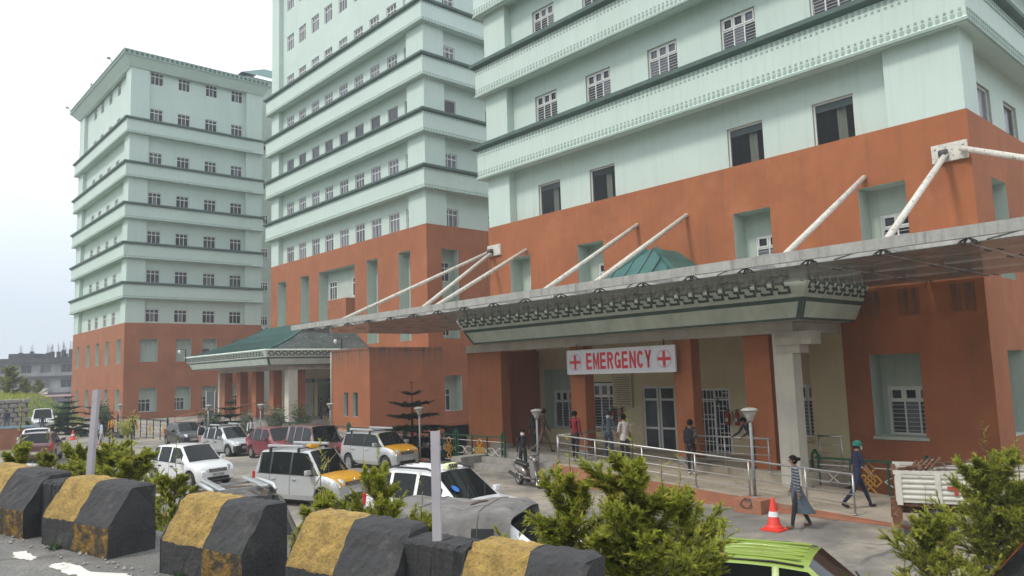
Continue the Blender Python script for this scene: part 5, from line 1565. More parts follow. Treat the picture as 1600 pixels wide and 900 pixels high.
put_text(ts, 'TAXI', 0.125, 'text_dark', (-0.004, 0, 1.67), (PI/2, 0, -PI/2), 0.008, 1.0)
nv = Vector((0.57, 0, 0.82)); uv = Vector((-0.82, 0, 0.57)); o_ = Vector((0.62, -0.47, 1.235))+nv*0.02
b = MB(); b.face([o_+Vector((0, 1, 0))*0.09*math.cos(2*PI*k/14)+uv*0.11*math.sin(2*PI*k/14) for k in range(14)]); b.build('windscreen_sticker', mat('blue_sticker', (0.04, 0.16, 0.55), 0.5, 0.05, 5), c)
ALTO = dict(L=3.5, W=1.5, H=1.45, cowl=0.85, rf=0.25, rr=-1.2, rb=-1.6, rbz=0.95, wheels=(-1.15, 1.15), wins=[(-1.3, -1.0), (-0.92, -0.25), (-0.17, 0.5)], doors=[(-0.98, -0.21), (-0.21, 0.75)], belt=0.85, hood=0.88, darkbumper=True, plate='SK01 J 0186', blackpillar=False)
c = car('hatchback', 'silver small hatchback with dark bumper and roof rack, leftmost in the row of cars facing right', 'car', (15.85, 40.2, 0.004), -82, ALTO, M['c_silver'])
c['label'] = 'silver hatchback with dark bumper and roof rack, behind the white hatchback'
roof_rack(c, ALTO)
MH = dict(HB, H=1.5, plate=None, handle='body')
car('hatchback', 'bright maroon rounded hatchback between the silver hatchback and the brown van', 'car', (16.6, 36.1, 0.004), -88, MH, M['c_maroon'])
VAN = dict(L=3.7, W=1.6, H=1.72, cowl=1.2, rf=0.75, rr=-1.55, rb=-1.8, rbz=1.05, wheels=(-1.2, 1.2), wins=[(-1.45, -0.75), (-0.65, 0.05), (0.13, 0.92)], doors=[(-0.7, 0.09), (0.09, 1.1)], belt=0.95, hood=1.0, blackpillar=False)
car('minivan', 'dark maroon boxy van between the maroon hatchback and the rear yellow bonnet taxi', 'van', (16.6, 32.0, 0.004), -92, VAN, M['c_brown'])
T2 = dict(WAG, H=1.5)
c = car('taxi', 'silver taxi with yellow bonnet parked near the dark conifer and lamp post', 'taxi', (17.5, 28.1, 0.004), -82, T2, M['c_silver'], bonnet='c_yellow')
roof_rack(c, T2)
car('hatchback', 'black hatchback with reflecting windscreen parked in front of the red ramp rails', 'car', (16.5, 48.7, 0.004), -92, dict(HB, H=1.4), M['c_black'])
JEEP = dict(L=4.1, W=1.75, H=1.95, cowl=0.7, rf=0.35, rr=-1.85, rb=-2.02, rbz=1.15, wheels=(-1.35, 1.3), wins=[(-1.75, -0.95), (-0.85, -0.2), (-0.1, 0.5)], doors=[(-0.9, -0.15), (-0.15, 0.6)], belt=1.15, hood=1.15, wr=0.36, zb=0.4, blackpillar=False)
car('jeep', 'boxy white jeep coming down the lane below the grassy bank', 'jeep', (14.1, 77.5, 0.004), -100, JEEP, M['c_white'])
c = car('estate_car', 'maroon estate car with roof rails partly behind shrubs at the left', 'car', (8.3, 46.0, 0.004), 72, dict(SUV, H=1.55), M['c_brown'])
car('hatchback', 'white car with red tail light behind the maroon estate car', 'car', (8.9, 50.2, 0.004), 78, dict(HB, H=1.55), M['c_white'])
c = car('hatchback', 'pale grey car hidden behind shrubs next to the leftmost barriers', 'car', (4.6, 28.6, 0.004), -95, dict(HB, H=1.35), M['c_grey'])
DK = dict(SUV, H=1.72, L=4.3, belt=1.05, hood=1.08, rbz=1.1)
c = car('estate_car', 'dark taupe car just behind the third barrier with silver roof rack bars', 'car', (5.75, 13.9, 0.004), -100, DK, M['c_dark'])
ro = None
for s in (-1, 1):
    b = MB(); b.tube([(-1.5, s*0.55, 1.78), (-1.2, s*0.55, 1.86), (0.0, s*0.55, 1.86), (0.2, s*0.55, 1.79)], [0.03, 0.045, 0.045, 0.025], 8); b.build('roof_rail', M['c_silver'], c)
    b = MB(); b.box(-1.55, 0.1, s*0.38-0.06, s*0.38+0.06, 1.83, 1.89); b.build('carrier_panel', M['c_silver'], c, bevel=0.02)
for x in (-1.2, -0.3):
    b = MB(); b.box(x-0.03, x+0.03, -0.62, 0.62, 1.78, 1.82); b.build('cross_bar', M['alloy'], c)
    for s in (-1, 1):
        b = MB(); b.box(x-0.05, x+0.05, s*0.62-0.05, s*0.62+0.05, 1.62, 1.82); b.build('rack_foot', M['plastic'], c)
GR = dict(HB, L=3.4, W=1.5, H=1.5, cowl=0.75, rf=0.1, rr=-1.2, rb=-1.6, wheels=(-1.1, 1.1), wins=[(-1.3, -1.02), (-0.94, -0.3), (-0.22, 0.42)], doors=[(-1.0, -0.26), (-0.26, 0.68)], handle='body', plate=None, mirror='dark')
c = car('hatchback', 'lime green hatchback with ribbed roof at the bottom of the picture', 'car', (9.0, 4.75, 0.004), -72, GR, M['c_green'])
for k in range(5):
    b = MB(); b.box(-1.05, 0.0, -0.42+k*0.2, -0.38+k*0.2, 1.495, 1.522); b.build('roof_rib', M['c_green'], c, bevel=0.008)
for s in (-1, 1):
    b = MB(); pp = [(x, s*0.535, z) for x, z in ((-1.25, 1.44), (-0.9, 1.476), (-0.3, 1.487), (0.05, 1.46))]; b.tube(pp, 0.014, 6); b.build('roof_channel', M['black'], c)
car('hatchback', 'red car cut off by the bottom right corner with glossy grey windscreen', 'car', (11.4, 2.4, 0.004), 135, dict(HB, H=1.55, mirror='dark'), M['c_red'])
# car under a tarpaulin
TC = dict(SUV, H=1.46, belt=0.95, hood=0.98, rf=0.5, cowl=1.15)
c = car('estate_car', 'white car under the grey tarpaulin, its front pillar and bonnet showing', 'car', (8.45, 10.05, 0.004), -60, TC, M['c_white'])
tp = empty('tarpaulin', (8.45, 10.05, 0.004), R(-60)); tag(tp, 'grey tarpaulin draped over a parked car with folds hanging down its side', 'tarpaulin')
def tarp_pt(x, u):
    """canvas stretched over the roof, hanging almost straight down the sides"""
    a = abs(u)
    sag = 0.035*math.sin(3.1*x+1.0)*math.cos(2.2*u)-0.05*max(0, 1-abs(x+0.45+0.25*u)/0.30)+0.02*abs(math.sin(6*x+4*u))
    top = 1.60+sag-(0.45*(x-0.4) if x > 0.4 else 0)-(1.0*(-1.75-x) if x < -1.75 else 0)
    if a < 0.60: return (x, u/0.60*0.76, top-0.03*(a/0.6)**3)
    t = (a-0.60)/0.40
    fold = 0.05*t*math.sin(8*x+2*math.sin(3*x))+0.028*t*math.sin(19*x+1.5)
    return (x, math.copysign(0.76+0.15*t**0.6+fold, u), top-0.03-t*(0.62+0.10*math.sin(3.3*x+0.7)+0.03*math.sin(9*x)))
b = MB(); rows = []
for i in range(53):
    x = -2.05+2.65*i/52
    rows.append([tarp_pt(x, -1+2*j/40) for j in range(41)])
b.grid(rows, 0, True); b.build('sheet', M['tarp'], tp)
for u in (-0.28, 0.3):
    b = MB(); b.tube([tuple(Vector(tarp_pt(-2.0+2.5*i/40, u))+Vector((0, 0, 0.004))) for i in range(41)], 0.007, 5); b.build('seam', M['c_dark'], tp)
for x in (-1.1, 0.05):
    b = MB(); b.tube([tuple(Vector(tarp_pt(x, -0.98+1.96*i/50))+Vector((0, math.copysign(0.004, i-25), 0.004))) for i in range(51)], 0.008, 5); b.build('seam', M['c_dark'], tp)
b = MB(); P_ = [tarp_pt(-0.25+0.16*math.cos(2*PI*k/18), 0.06+0.13*math.sin(2*PI*k/18)) for k in range(18)]
b.face([(p[0], p[1], p[2]+0.012) for p in P_]); b.face([(p[0], p[1], p[2]+0.002) for p in P_]); b.build('patch', M['c_dark'], tp)
for sgn in (-1, 1):
    b = MB(); b.grid([[tuple(Vector(tarp_pt(-0.05+0.38*i/5, sgn*(0.72+0.24*j/3)))+Vector((0, sgn*0.012, 0))) for i in range(6)] for j in range(4)], 0, True); b.build('side_flap', M['c_black'], tp)

# ---------------------------------------------------------------- scooter
def scooter(label, loc, heading, m, sc_=1.0):
    root = empty('scooter', loc, R(heading)); tag(root, label, 'scooter'); root.scale = (sc_,)*3
    def wheel(x, nm):
        e = empty('wheel', (x, 0, 0.23), 0, root)
        t = MB(); t.lathe([(0.15, -0.05), (0.2, -0.055), (0.23, -0.03), (0.235, 0), (0.23, 0.03), (0.2, 0.055), (0.15, 0.05)], 24, 0, (0, 0, 0), True, 'Y'); t.build('tyre', M['rubber'], e)
        t = MB()
        t.lathe([(0.155, -0.045), (0.14, -0.045), (0.14, 0.045), (0.155, 0.045)], 24, 0, (0, 0, 0), True, 'Y')
        t.lathe([(0, -0.05), (0.04, -0.05), (0.04, 0.05), (0, 0.05)], 12, 0, (0, 0, 0), True, 'Y')
        for k in range(5):
            a = 2*PI*k/5+0.3; t.bar((0.03*math.cos(a), 0, 0.03*math.sin(a)), (0.145*math.cos(a), 0, 0.145*math.sin(a)), 0.03, 0.04, 0, (0, 1, 0))
        t.build('rim', M['chrome'], e)
    wheel(0.62, 'f'); wheel(-0.58, 'r')
    def shell(nm, secs, mt, n=12):
        b = MB(); rows = []
        for (x, zc, hw, hh) in secs:
            rows.append([(x, hw*math.cos(2*PI*k/n), zc+hh*math.sin(2*PI*k/n)) for k in range(n)])
        b.grid(rows, 0, True, True, True); return b.build(nm, mt, root)
    shell('rear_body', [(-0.86, 0.70, 0.03, 0.03), (-0.8, 0.67, 0.12, 0.07), (-0.55, 0.58, 0.17, 0.15), (-0.25, 0.5, 0.17, 0.17), (-0.1, 0.42, 0.14, 0.13), (-0.04, 0.36, 0.1, 0.08)], m)
    shell('seat', [(-0.78, 0.76, 0.05, 0.03), (-0.7, 0.78, 0.13, 0.06), (-0.4, 0.75, 0.15, 0.07), (-0.1, 0.71, 0.14, 0.06), (0.02, 0.68, 0.06, 0.04)], M['plastic'])
    b = MB(); b.box(-0.15, 0.42, -0.17, 0.17, 0.27, 0.34); b.build('floorboard', m, root, bevel=0.03)
    b = MB(); b.grid([[(0.40, y, 0.30), (0.44, y*1.0, 0.30)] if False else [(0.36+0.03*(1-(y/0.2)**2), y, 0.30), (0.30+0.03*(1-(y/0.2)**2)+0.02, y*0.95, 0.62), (0.26+0.03*(1-(y/0.2)**2), y*0.8, 0.86)] for y in (-0.2, -0.12, 0, 0.12, 0.2)], 0, True)
    b.grid([[(0.44+0.1*(1-(y/0.2)**2), y, 0.32), (0.36+0.1*(1-(y/0.2)**2), y, 0.62), (0.29+0.08*(1-(y/0.2)**2), y*0.8, 0.88)] for y in (-0.2, -0.14, -0.07, 0, 0.07, 0.14, 0.2)], 0, True)
    b.build('leg_shield', m, root)
    b = MB(); rows = []
    for k in range(9):
        a = R(20+k*17); rows.append([(0.62+0.28*math.cos(a), -0.07, 0.23+0.28*math.sin(a)), (0.62+0.30*math.cos(a), 0, 0.23+0.30*math.sin(a)), (0.62+0.28*math.cos(a), 0.07, 0.23+0.28*math.sin(a))])
    b.grid(rows, 0, True); b.build('front_mudguard', m, root)
    b = MB()
    for s in (-1, 1): b.tube([(0.62, s*0.075, 0.23), (0.50, s*0.075, 0.56)], 0.022, 8)
    b.build('fork', M['alloy'], root)
    shell('headlight_cowl', [(0.16, 1.0, 0.06, 0.05), (0.24, 0.98, 0.15, 0.09), (0.32, 0.95, 0.14, 0.09), (0.38, 0.93, 0.08, 0.06)], m)
    b = MB(); b.lathe([(0, 0.0), (0.07, 0.0), (0.085, -0.02)], 14, 0, (0, 0, 0)); o = b.build('headlight', M['lens'], root, (0.39, 0, 0.93)); o.rotation_euler = (0, R(75), 0)
    b = MB(); b.tube([(0.12, -0.36, 1.03), (0.2, -0.2, 1.02), (0.22, 0, 1.0), (0.2, 0.2, 1.02), (0.12, 0.36, 1.03)], 0.016, 8); b.build('handlebar', M['dark_steel'], root)
    for s in (-1, 1):
        b = MB(); b.tube([(0.16, s*0.26, 1.02), (0.18, s*0.3, 1.2)], 0.008, 6); b.lathe([(0, 0), (0.055, 0.0), (0.06, 0.02), (0, 0.03)], 12, 0, (0.17, s*0.31, 1.24), True, 'Y'); b.build('mirror', M['plastic'], root)
    b = MB(); b.tube([(-0.1, -0.17, 0.26), (-0.35, -0.19, 0.25), (-0.45, -0.2, 0.3), (-0.9, -0.2, 0.42)], [0.02, 0.02, 0.055, 0.06], 10); b.build('exhaust', M['plastic'], root)
    b = MB(); b.tube([(-0.62, -0.12, 0.80), (-0.85, -0.11, 0.86), (-0.9, 0, 0.87), (-0.85, 0.11, 0.86), (-0.62, 0.12, 0.80)], 0.014, 8); b.build('grab_rail', M['alloy'], root)
    b = MB(); b.tube([(-0.72, -0.172, 0.60), (-0.4, -0.178, 0.42), (-0.1, -0.16, 0.36)], 0.012, 6); b.build('trim_strip', M['chrome'], root)
    b = MB(); b.box(-0.2, -0.02, -0.06, 0.06, 0.12, 0.3); b.tube([(-0.1, 0.1, 0.25), (-0.16, 0.2, 0.02)], 0.012, 6); b.build('engine', M['dark_steel'], root)
    return root
scooter('pewter grey scooter with white spoked wheels parked beside the steps', (17.62, 18.97, 0.004), -100, M['scooter_paint'])
scooter('dark green scooter behind the black hatchback near the red ramp rails', (18.0, 47.6, 0.004), -110, paint('green_scooter_paint', (0.02, 0.06, 0.05)))

# ---------------------------------------------------------------- small truck bed
def truck():
    hd = R(-68)
    root = empty('pickup_truck', (17.2, 6.95, 0.004), hd); tag(root, 'worn white goods truck with red cross on its slatted side board, rusty load bed', 'truck')
    Ln, Wd, z0, z1 = 3.2, 1.6, 0.78, 1.42
    ends = 0
    for y, nm in ((0, 'near'), (Wd, 'far')):
        e = MB(); e.box(0, Ln, y-0.02, y+0.02, z0, z1-0.05); so = e.build('side_board', M['truck_white'], root)
        e = MB(); e.box(-0.02, Ln+0.02, y-0.05, y+0.05, z1-0.05, z1+0.02); e.build('top_rim', M['truck_white'], so)
        for k in range(5):
            zz = z0+0.06+k*0.11; e = MB(); e.grid([[(0.04, y-0.02, zz), (Ln-0.04, y-0.02, zz)], [(0.04, y-0.05, zz+0.03), (Ln-0.04, y-0.05, zz+0.03)], [(0.04, y-0.05, zz+0.06), (Ln-0.04, y-0.05, zz+0.06)], [(0.04, y-0.02, zz+0.09), (Ln-0.04, y-0.02, zz+0.09)]]); e.build('slat', M['truck_white'], so)
        for k in range(4):
            x = 0.02+k*(Ln-0.1)/4.2; e = MB(); e.box(x, x+0.11, y-0.065, y-0.02, z0-0.05, z1-0.05); e.build('stake', M['truck_white'], so)
        if y == 0:
            e = MB(); e.box(0.98, 1.28, -0.072, -0.058, 1.08, 1.15); e.box(1.10, 1.17, -0.073, -0.059, 0.96, 1.27); e.build('red_cross', mat('faded_red_cross', (0.42, 0.05, 0.03), 0.7, 0.1, 8), so)
    e = MB(); e.box(-0.02, 0.02, 0.02, Wd-0.02, z0, z1-0.1); e.box(-0.05, 0.03, 0.05, Wd-0.05, z1-0.1, z1-0.02); e.build('tailgate', M['rust'], root)
    e = MB(); e.box(0.02, Ln, 0.02, Wd-0.02, z0-0.08, z0); e.build('bed_floor', M['rust'], root)
    e = MB(); e.box(-0.1, Ln+1.6, 0.35, 0.5, 0.5, 0.68); e.box(-0.1, Ln+1.6, 1.1, 1.25, 0.5, 0.68); e.box(-0.12, 0.0, 0.0, Wd, 0.45, 0.62); e.box(-0.1, 0.1, -0.02, 0.14, 0.3, 0.8); e.build('chassis', M['rust'], root)
    for k in range(5):
        e = MB(); e.bar((0.25+k*0.12, 0.3, z1-0.1+0.04*k), (0.5+k*0.12, 1.5, z1+0.06+0.02*k), 0.05, 0.05); e.build('scrap_bar', M['rust'], root)
    e = MB(); e.bar((0.1, 0.4, z1+0.0), (1.6, 1.3, z1+0.12), 0.09, 0.07); e.build('scrap_bar', M['rust'], root)
    for x in (0.75, 4.0):
        for y in (0.15, Wd-0.15):
            w_ = empty('wheel', (x, y, 0.33), 0, root)
            t = MB(); t.lathe([(0.2, -0.1), (0.3, -0.1), (0.33, -0.06), (0.33, 0.06), (0.3, 0.1), (0.2, 0.1)], 20, 0, (0, 0, 0), True, 'Y'); t.build('tyre', M['rubber'], w_)
            t = MB(); t.lathe([(0, -0.05), (0.2, -0.08), (0.21, 0.08)], 16, 0, (0, 0, 0), True, 'Y'); t.build('rim', M['rust'], w_)
    c = MB(); c.prism([(Ln+0.15, 0.5), (Ln+0.15, 1.95), (Ln+1.15, 1.95), (Ln+1.6, 1.25), (Ln+1.75, 1.2), (Ln+1.75, 0.5)], 'Y', 0.02, Wd-0.02); cb = c.build('cab', M['truck_white'], root, bevel=0.05)
    c = MB(); c.box(Ln+0.35, Ln+1.0, 0.0, 0.03, 1.3, 1.8); c.build('side_window', M['carglass'], root)
truck()

# ---------------------------------------------------------------- traffic cones
def cone():
    o = empty('traffic_cone')
    b = MB(); b.lathe([(0.17, 0.035), (0.155, 0.06), (0.05, 0.66), (0.03, 0.72), (0.02, 0.73), (0, 0.73)], 24); b.lathe([(0.19, 0.035), (0.185, 0.10), (0.155, 0.12)], 24); b.build('body', M['cone'], o)
    b = MB(); b.grid([[(x, y, z) for (x, y) in ((-q, -r), (-r, -q), (r, -q), (q, -r), (q, r), (r, q), (-r, q), (-q, r))] for (q, r, z) in ((0.25, 0.2, 0), (0.25, 0.2, 0.03), (0.23, 0.18, 0.04))], 0, False, True, True); b.build('base', M['cone'], o)
    b = MB(); b.lathe([(0.118, 0.30), (0.094, 0.42)], 24); bb = b.build('reflective_band', M['reflect'], o)
    bb.scale = (1.03, 1.03, 1)
    return o
cn = cone()
for i, (x, y, lab, s) in enumerate(((16.45, 9.43, 'orange traffic cone with white band beside the walking woman', 1.0), (13.3, 62.5, 'small orange cone in front of the white jeep', 0.95), (13.5, 56.0, 'small orange cone beside the person in the blue shirt', 0.8))):
    o = cn if i == 0 else copy_tree(cn)
    o.location = (x, y, 0.004); o.scale = (s, s, s); tag(o, lab, 'traffic cone', 'orange traffic cones')
# ================================================================ PEOPLE
SKIN = mat('brown_skin', (0.26, 0.135, 0.085), 0.6, 0.08, 9)
HAIR = mat('black_hair', (0.008, 0.007, 0.007), 0.85, 0.2, 30, stretch=(1, 1, 0.2), spec=0.15)
EYE_M = mat('dark_eye', (0.01, 0.01, 0.01), 0.3, 0.1, 5)
MASKM = mat('pale_face_mask', (0.55, 0.62, 0.68), 0.85, 0.05, 8)
CL = {}
def cloth(name, col, rough=0.9, var=0.12, **k):
    if name not in CL: CL[name] = mat(name, col, rough, var, 5, bump=0.3, bscale=14, **k)
    return CL[name]
def V(*a): return Vector(a)

def figure(label, loc, heading, pose, shirt, pants, shoes, height=1.66, sleeves='long', hair='short', mask=None, cap=None, skirt=None, longshirt=0.0, name='person'):
    """one continuous skinned body; local x is forward. pose: lean, (hip, knee) per leg, (swing, elbow, out) per arm, head yaw"""
    root = empty('person', loc, R(heading)); tag(root, label, 'person')
    S = height/1.70
    lean = R(pose.get('lean', 0))
    def bend(p, k=1.0):       # torso lean about the pelvis
        h = p.z-0.93
        return V(p.x*math.cos(lean*k)+h*math.sin(lean*k), p.y, 0.93-p.x*math.sin(lean*k)+h*math.cos(lean*k))
    vs, es, rad, bones = [], [], [], []
    def add(p, r, par=None, slot=None):
        vs.append(p*S); rad.append(r if isinstance(r, tuple) else (r, r))
        if par is not None: es.append((par, len(vs)-1)); bones.append((par, len(vs)-1, slot))
        return len(vs)-1
    pel = add(V(0, 0, 0.93), (0.135, 0.105))
    waist = add(bend(V(0, 0, 1.08)), (0.128, 0.095), pel, 1)
    chest = add(bend(V(0.0, 0, 1.27)), (0.15, 0.105), waist, 1)
    top = add(bend(V(-0.01, 0, 1.40)), (0.10, 0.075), chest, 1)
    neck = add(bend(V(0.0, 0, 1.475)), 0.05, top, 0)
    jaw = add(bend(V(0.022, 0, 1.54)), (0.066, 0.075), neck, 0)
    cran = add(bend(V(0.012, 0, 1.62)), (0.078, 0.095), jaw, 0)
    crown = add(bend(V(0.0, 0, 1.685)), (0.05, 0.062), cran, 0)
    hands = []
    for i, s in enumerate((1, -1)):
        sw, el, ou = pose.get('arms', ((0, 15, 8), (0, 15, 8)))[i]
        sh = add(bend(V(-0.005, s*0.165, 1.395)), 0.058, top, 1)
        shp = vs[sh]/S
        a = R(sw)
        d = V(math.sin(a)*math.cos(R(ou)), s*math.sin(R(ou)), -math.cos(a)*math.cos(R(ou)))
        e = shp+d*0.285
        d2 = V(math.sin(a+R(el)), s*math.sin(R(ou))*0.5-s*pose.get('inw', 0.0), -math.cos(a+R(el))).normalized()
        wv = e+d2*0.25
        el_ = add(e, 0.043, sh, 1)
        wr_ = add(wv, 0.03, el_, 1 if sleeves == 'long' else 0)
        hd = add(wv+d2*0.09, (0.036, 0.022), wr_, 0)
        hands.append((wv+d2*0.10, d2, s))
    feet = []
    low = 9
    for i, s in enumerate((1, -1)):
        hp, kn = pose.get('legs', ((2, 2), (-2, 2)))[i]
        h = add(V(0, s*0.088, 0.90), 0.092, pel, 2)
        d = V(math.sin(R(hp)), s*0.02, -math.cos(R(hp)))
        k = V(0, s*0.088, 0.90)+d*0.43
        d2 = V(math.sin(R(hp-kn)), 0, -math.cos(R(hp-kn)))
        an = k+d2*0.40
        K = add(k, 0.062, h, 2); A = add(an, 0.043, K, 2)
        ft = pose.get('foot', (0, 0))[i]
        fd = V(math.cos(R(hp-kn+ft)*0.6), s*0.15, math.sin(R(hp-kn+ft)*0.6)*(1 if hp-kn < 0 else .3)).normalized() if (hp-kn) > -20 else V(math.cos(R(hp-kn+25)), s*.1, math.sin(R(hp-kn+25))).normalized()
        hl = add(an+V(-0.03, 0, -0.045), 0.04, A, 3)
        t = add(an+fd*0.15+V(0, 0, -0.055), (0.042, 0.03), hl, 3)
        low = min(low, an.z-0.095, (an+fd*0.15).z-0.085)
    dz = -low*S
    me = bpy.data.meshes.new('body'); me.from_pydata([tuple(v) for v in vs], es, [])
    o = bpy.data.objects.new('body', me); COL.objects.link(o)
    sk = o.modifiers.new('skin', 'SKIN'); sk.use_smooth_shade = True; sk.branch_smoothing = 0.4
    for k, d in enumerate(me.skin_vertices[0].data):
        d.radius = (rad[k][0]*S, rad[k][1]*S); d.use_root = (k == 0)
    ss = o.modifiers.new('sub', 'SUBSURF'); ss.levels = 1; ss.render_levels = 1
    dg = bpy.context.evaluated_depsgraph_get()
    ev = bpy.data.meshes.new_from_object(o.evaluated_get(dg))
    bpy.data.objects.remove(o)
    mb = MB()
    mb.v = [tuple(v.co) for v in ev.vertices]
    for p in ev.polygons:
        mb.f.append(tuple(p.vertices)); c = p.center
        best, slot = 9, 0
        for a, b, sl in bones:
            A, B = vs[a], vs[b]; ab = B-A
            t = max(0, min(1, (c-A).dot(ab)/max(1e-9, ab.length_squared)))
            d = (c-A-ab*t).length-0.3*rad[b][0]
            if d < best: best, slot = d, sl
        if slot == 2 and c.z > (0.97-longshirt)*S: slot = 1
        if sleeves == 'short' and slot == 1 and False: slot = 0
        mb.m.append(slot); mb.sm.append(True)
    bpy.data.meshes.remove(ev)
    # face: nose, eyes, ears
    jx = vs[jaw]; cx = vs[cran]
    ax = (cx-jx).normalized(); fwd = V(math.cos(lean), 0, -math.sin(lean))
    mid = jx.lerp(cx, 0.55)
    mb.tube([mid+fwd*0.078*S+ax*0.03*S, mid+fwd*0.098*S-ax*0.012*S, mid+fwd*0.078*S-ax*0.02*S], [0.008*S, 0.014*S, 0.008*S], 6, 0)
    mb.tube([jx+fwd*0.078*S+V(0, -0.022*S, 0), jx+fwd*0.084*S, jx+fwd*0.078*S+V(0, 0.022*S, 0)], 0.006*S, 5, 4)
    for s in (-1, 1):
        q = mid+fwd*0.083*S+ax*0.022*S+V(0, s*0.03*S, 0)
        mb.tube([q-fwd*0.012, q+fwd*0.004], 0.011*S, 6, 4)
        q = mid+V(0, s*0.078*S, 0)
        mb.tube([q-ax*0.025*S, q+V(0, s*0.012*S, 0), q+ax*0.025*S], [0.008*S, 0.016*S, 0.008*S], 6, 0)
    for (hpz, d2, s) in hands:
        side = V(0, 1, 0) if abs(d2.y) < 0.8 else V(1, 0, 0)
        side = (side-d2*side.dot(d2)).normalized(); nrm = d2.cross(side)*(-s)
        for k in range(4):
            b0 = (hpz+side*(0.027-0.018*k))*S
            ln = (0.072, 0.08, 0.075, 0.06)[k]*S
            mb.tube([b0, b0+d2*ln*0.5+nrm*0.004, b0+d2*ln*0.9+nrm*0.022], [0.0095*S, 0.009*S, 0.007*S], 6, 0)
        b0 = (hpz-d2*0.05)*S+nrm*0.02*S
        mb.tube([b0, b0+nrm*0.03*S+d2*0.02*S, b0+nrm*0.038*S+d2*0.05*S], [0.012*S, 0.011*S, 0.008*S], 6, 0)
    bo = mb.build('body', [SKIN, shirt, pants, shoes, EYE_M], root, (0, 0, dz))
    # hair / cap / mask ride on the head
    hc = jx.lerp(cx, 0.72)+V(0, 0, dz)
    q = MB()
    def shell(r, zlo, mi=0, fr=0.2, n=14, m_=7, sy=0.85):
        rows = []
        for i in range(m_+1):
            ph = PI/2-(PI/2+math.radians(zlo))*i/m_
            row = []
            for j in range(n):
                th = 2*PI*j/n
                rr = r*math.cos(ph); z = r*math.sin(ph)
                cut = fr*r if math.cos(th) > 0.45 else 0     # shorter over the face
                z = max(z, cut-0.01*r) if math.cos(th) > 0.45 else z
                v = V(rr*math.cos(th), rr*math.sin(th)*sy, z*1.05)
                row.append(hc+V(v.x*math.cos(lean)+v.z*math.sin(lean), v.y, -v.x*math.sin(lean)+v.z*math.cos(lean)))
            rows.append(row)
        q.grid(rows, mi, True, True)
    if hair:
        shell(0.112*S, 32 if hair == 'short' else 48, fr=0.45)
        if hair == 'bun': q.lathe([(0.001, -0.045), (0.04, -0.03), (0.052, 0), (0.04, 0.03), (0.001, 0.045)], 10, 0, hc+V(-0.125, 0, 0.02)*S)
        q.build('hair', HAIR, root)
    if cap:
        q = MB(); shell(0.122*S, 8, fr=0.18, sy=0.88)
        if cap[1]: q.grid([[hc+V(0.09+dx*0.6, y, 0.035-dx*0.25)*S for dx in (0, 0.06, 0.12 if abs(y) < .05 else .1)] for y in (-0.085, -0.045, 0, 0.045, 0.085)], 0, True)
        q.build('cap', cap[0], root)
    if mask:
        q = MB(); jm = jx+V(0, 0, dz)
        rows = []
        for i in range(5):
            z = -0.055+0.10*i/4
            rows.append([jm+fwd*(0.092+0.02*math.sin(PI*i/4)-0.9*(t*t)*0.07)*S+V(0, t*0.078, 0)*S+ax*z*S for t in (-1, -.6, -.25, 0, .25, .6, 1)])
        q.grid(rows, 0, True); q.build('face_mask', mask, root)
    if skirt:
        q = MB(); rows = []; n = 18; z1, z0, r0, drift = skirt[1:]
        for i in range(7):
            t = i/6
            rows.append([V(-drift*t*t+ (0.115+(r0-0.115)*t)*math.cos(2*PI*j/n)*(1+0.08*t*math.sin(5*2*PI*j/n)), (0.15+(r0*0.8-0.15)*t)*math.sin(2*PI*j/n)*(1+0.08*t*math.cos(4*2*PI*j/n)), z1+(z0-z1)*t)*S+V(0, 0, dz) for j in range(n)])
        q.grid(rows, 0, True, True); q.build('skirt', skirt[0], root)
    return root, dz, S

def backpack(label, holder, dz, S, m):
    o = empty('backpack', holder.location, holder.rotation_euler.z); tag(o, label, 'backpack')
    b = MB(); rows = []; n = 14
    for (z, hx, hy) in ((0.98, 0.06, 0.12), (1.0, 0.085, 0.15), (1.15, 0.1, 0.16), (1.32, 0.085, 0.15), (1.42, 0.05, 0.11), (1.44, 0.02, 0.05)):
        rows.append([(-0.2*S+hx*math.cos(2*PI*k/n), hy*math.sin(2*PI*k/n), z*S+dz) for k in range(n)])
    b.grid(rows, 0, True, True, True); b.build('bag', m, o)
    b = MB(); b.box(-0.325*S, -0.28*S, -0.1, 0.1, 1.03*S+dz, 1.17*S+dz); b.build('pocket', m, o, bevel=0.02)
    for s in (-1, 1):
        b = MB(); b.tube([V(-0.12, s*0.1, 1.42)*S, V(0.0, s*0.115, 1.475)*S, V(0.115, s*0.11, 1.36)*S, V(0.12, s*0.12, 1.2)*S, V(-0.1, s*0.14, 1.05)*S], 0.018, 6); q = b.build('strap', m, o, (0, 0, dz))
    return o

dark = cloth('black_cloth', (0.018, 0.019, 0.024)); navy = cloth('navy_scrubs', (0.016, 0.02, 0.055)); shoe = cloth('dark_shoes', (0.03, 0.025, 0.022)); wshoe = cloth('white_shoes', (0.6, 0.6, 0.58))
jeans = cloth('blue_jeans', (0.045, 0.065, 0.12)); white = cloth('white_shirt', (0.62, 0.62, 0.64)); sandal = cloth('brown_sandal', (0.16, 0.08, 0.045))
stripes = stripe_mat('striped_knit', (0.035, 0.045, 0.075), (0.22, 0.23, 0.25), 'Z', 4.4, 0.55, 0.62)
camo = mat('camouflage_shirt', (0.05, 0.055, 0.04), 0.9, 0.2, 14, patch=((0.25, 0.25, 0.22), 16, 0.5, 0.53))
pinkw = mat('pink_and_white_shirt', (0.62, 0.55, 0.55), 0.9, 0.05, 4, patch=((0.55, 0.22, 0.20), 7, 0.56, 0.62))
stand = dict(legs=((3, 2), (-3, 2)), arms=((2, 12, 8), (-2, 12, 8)))
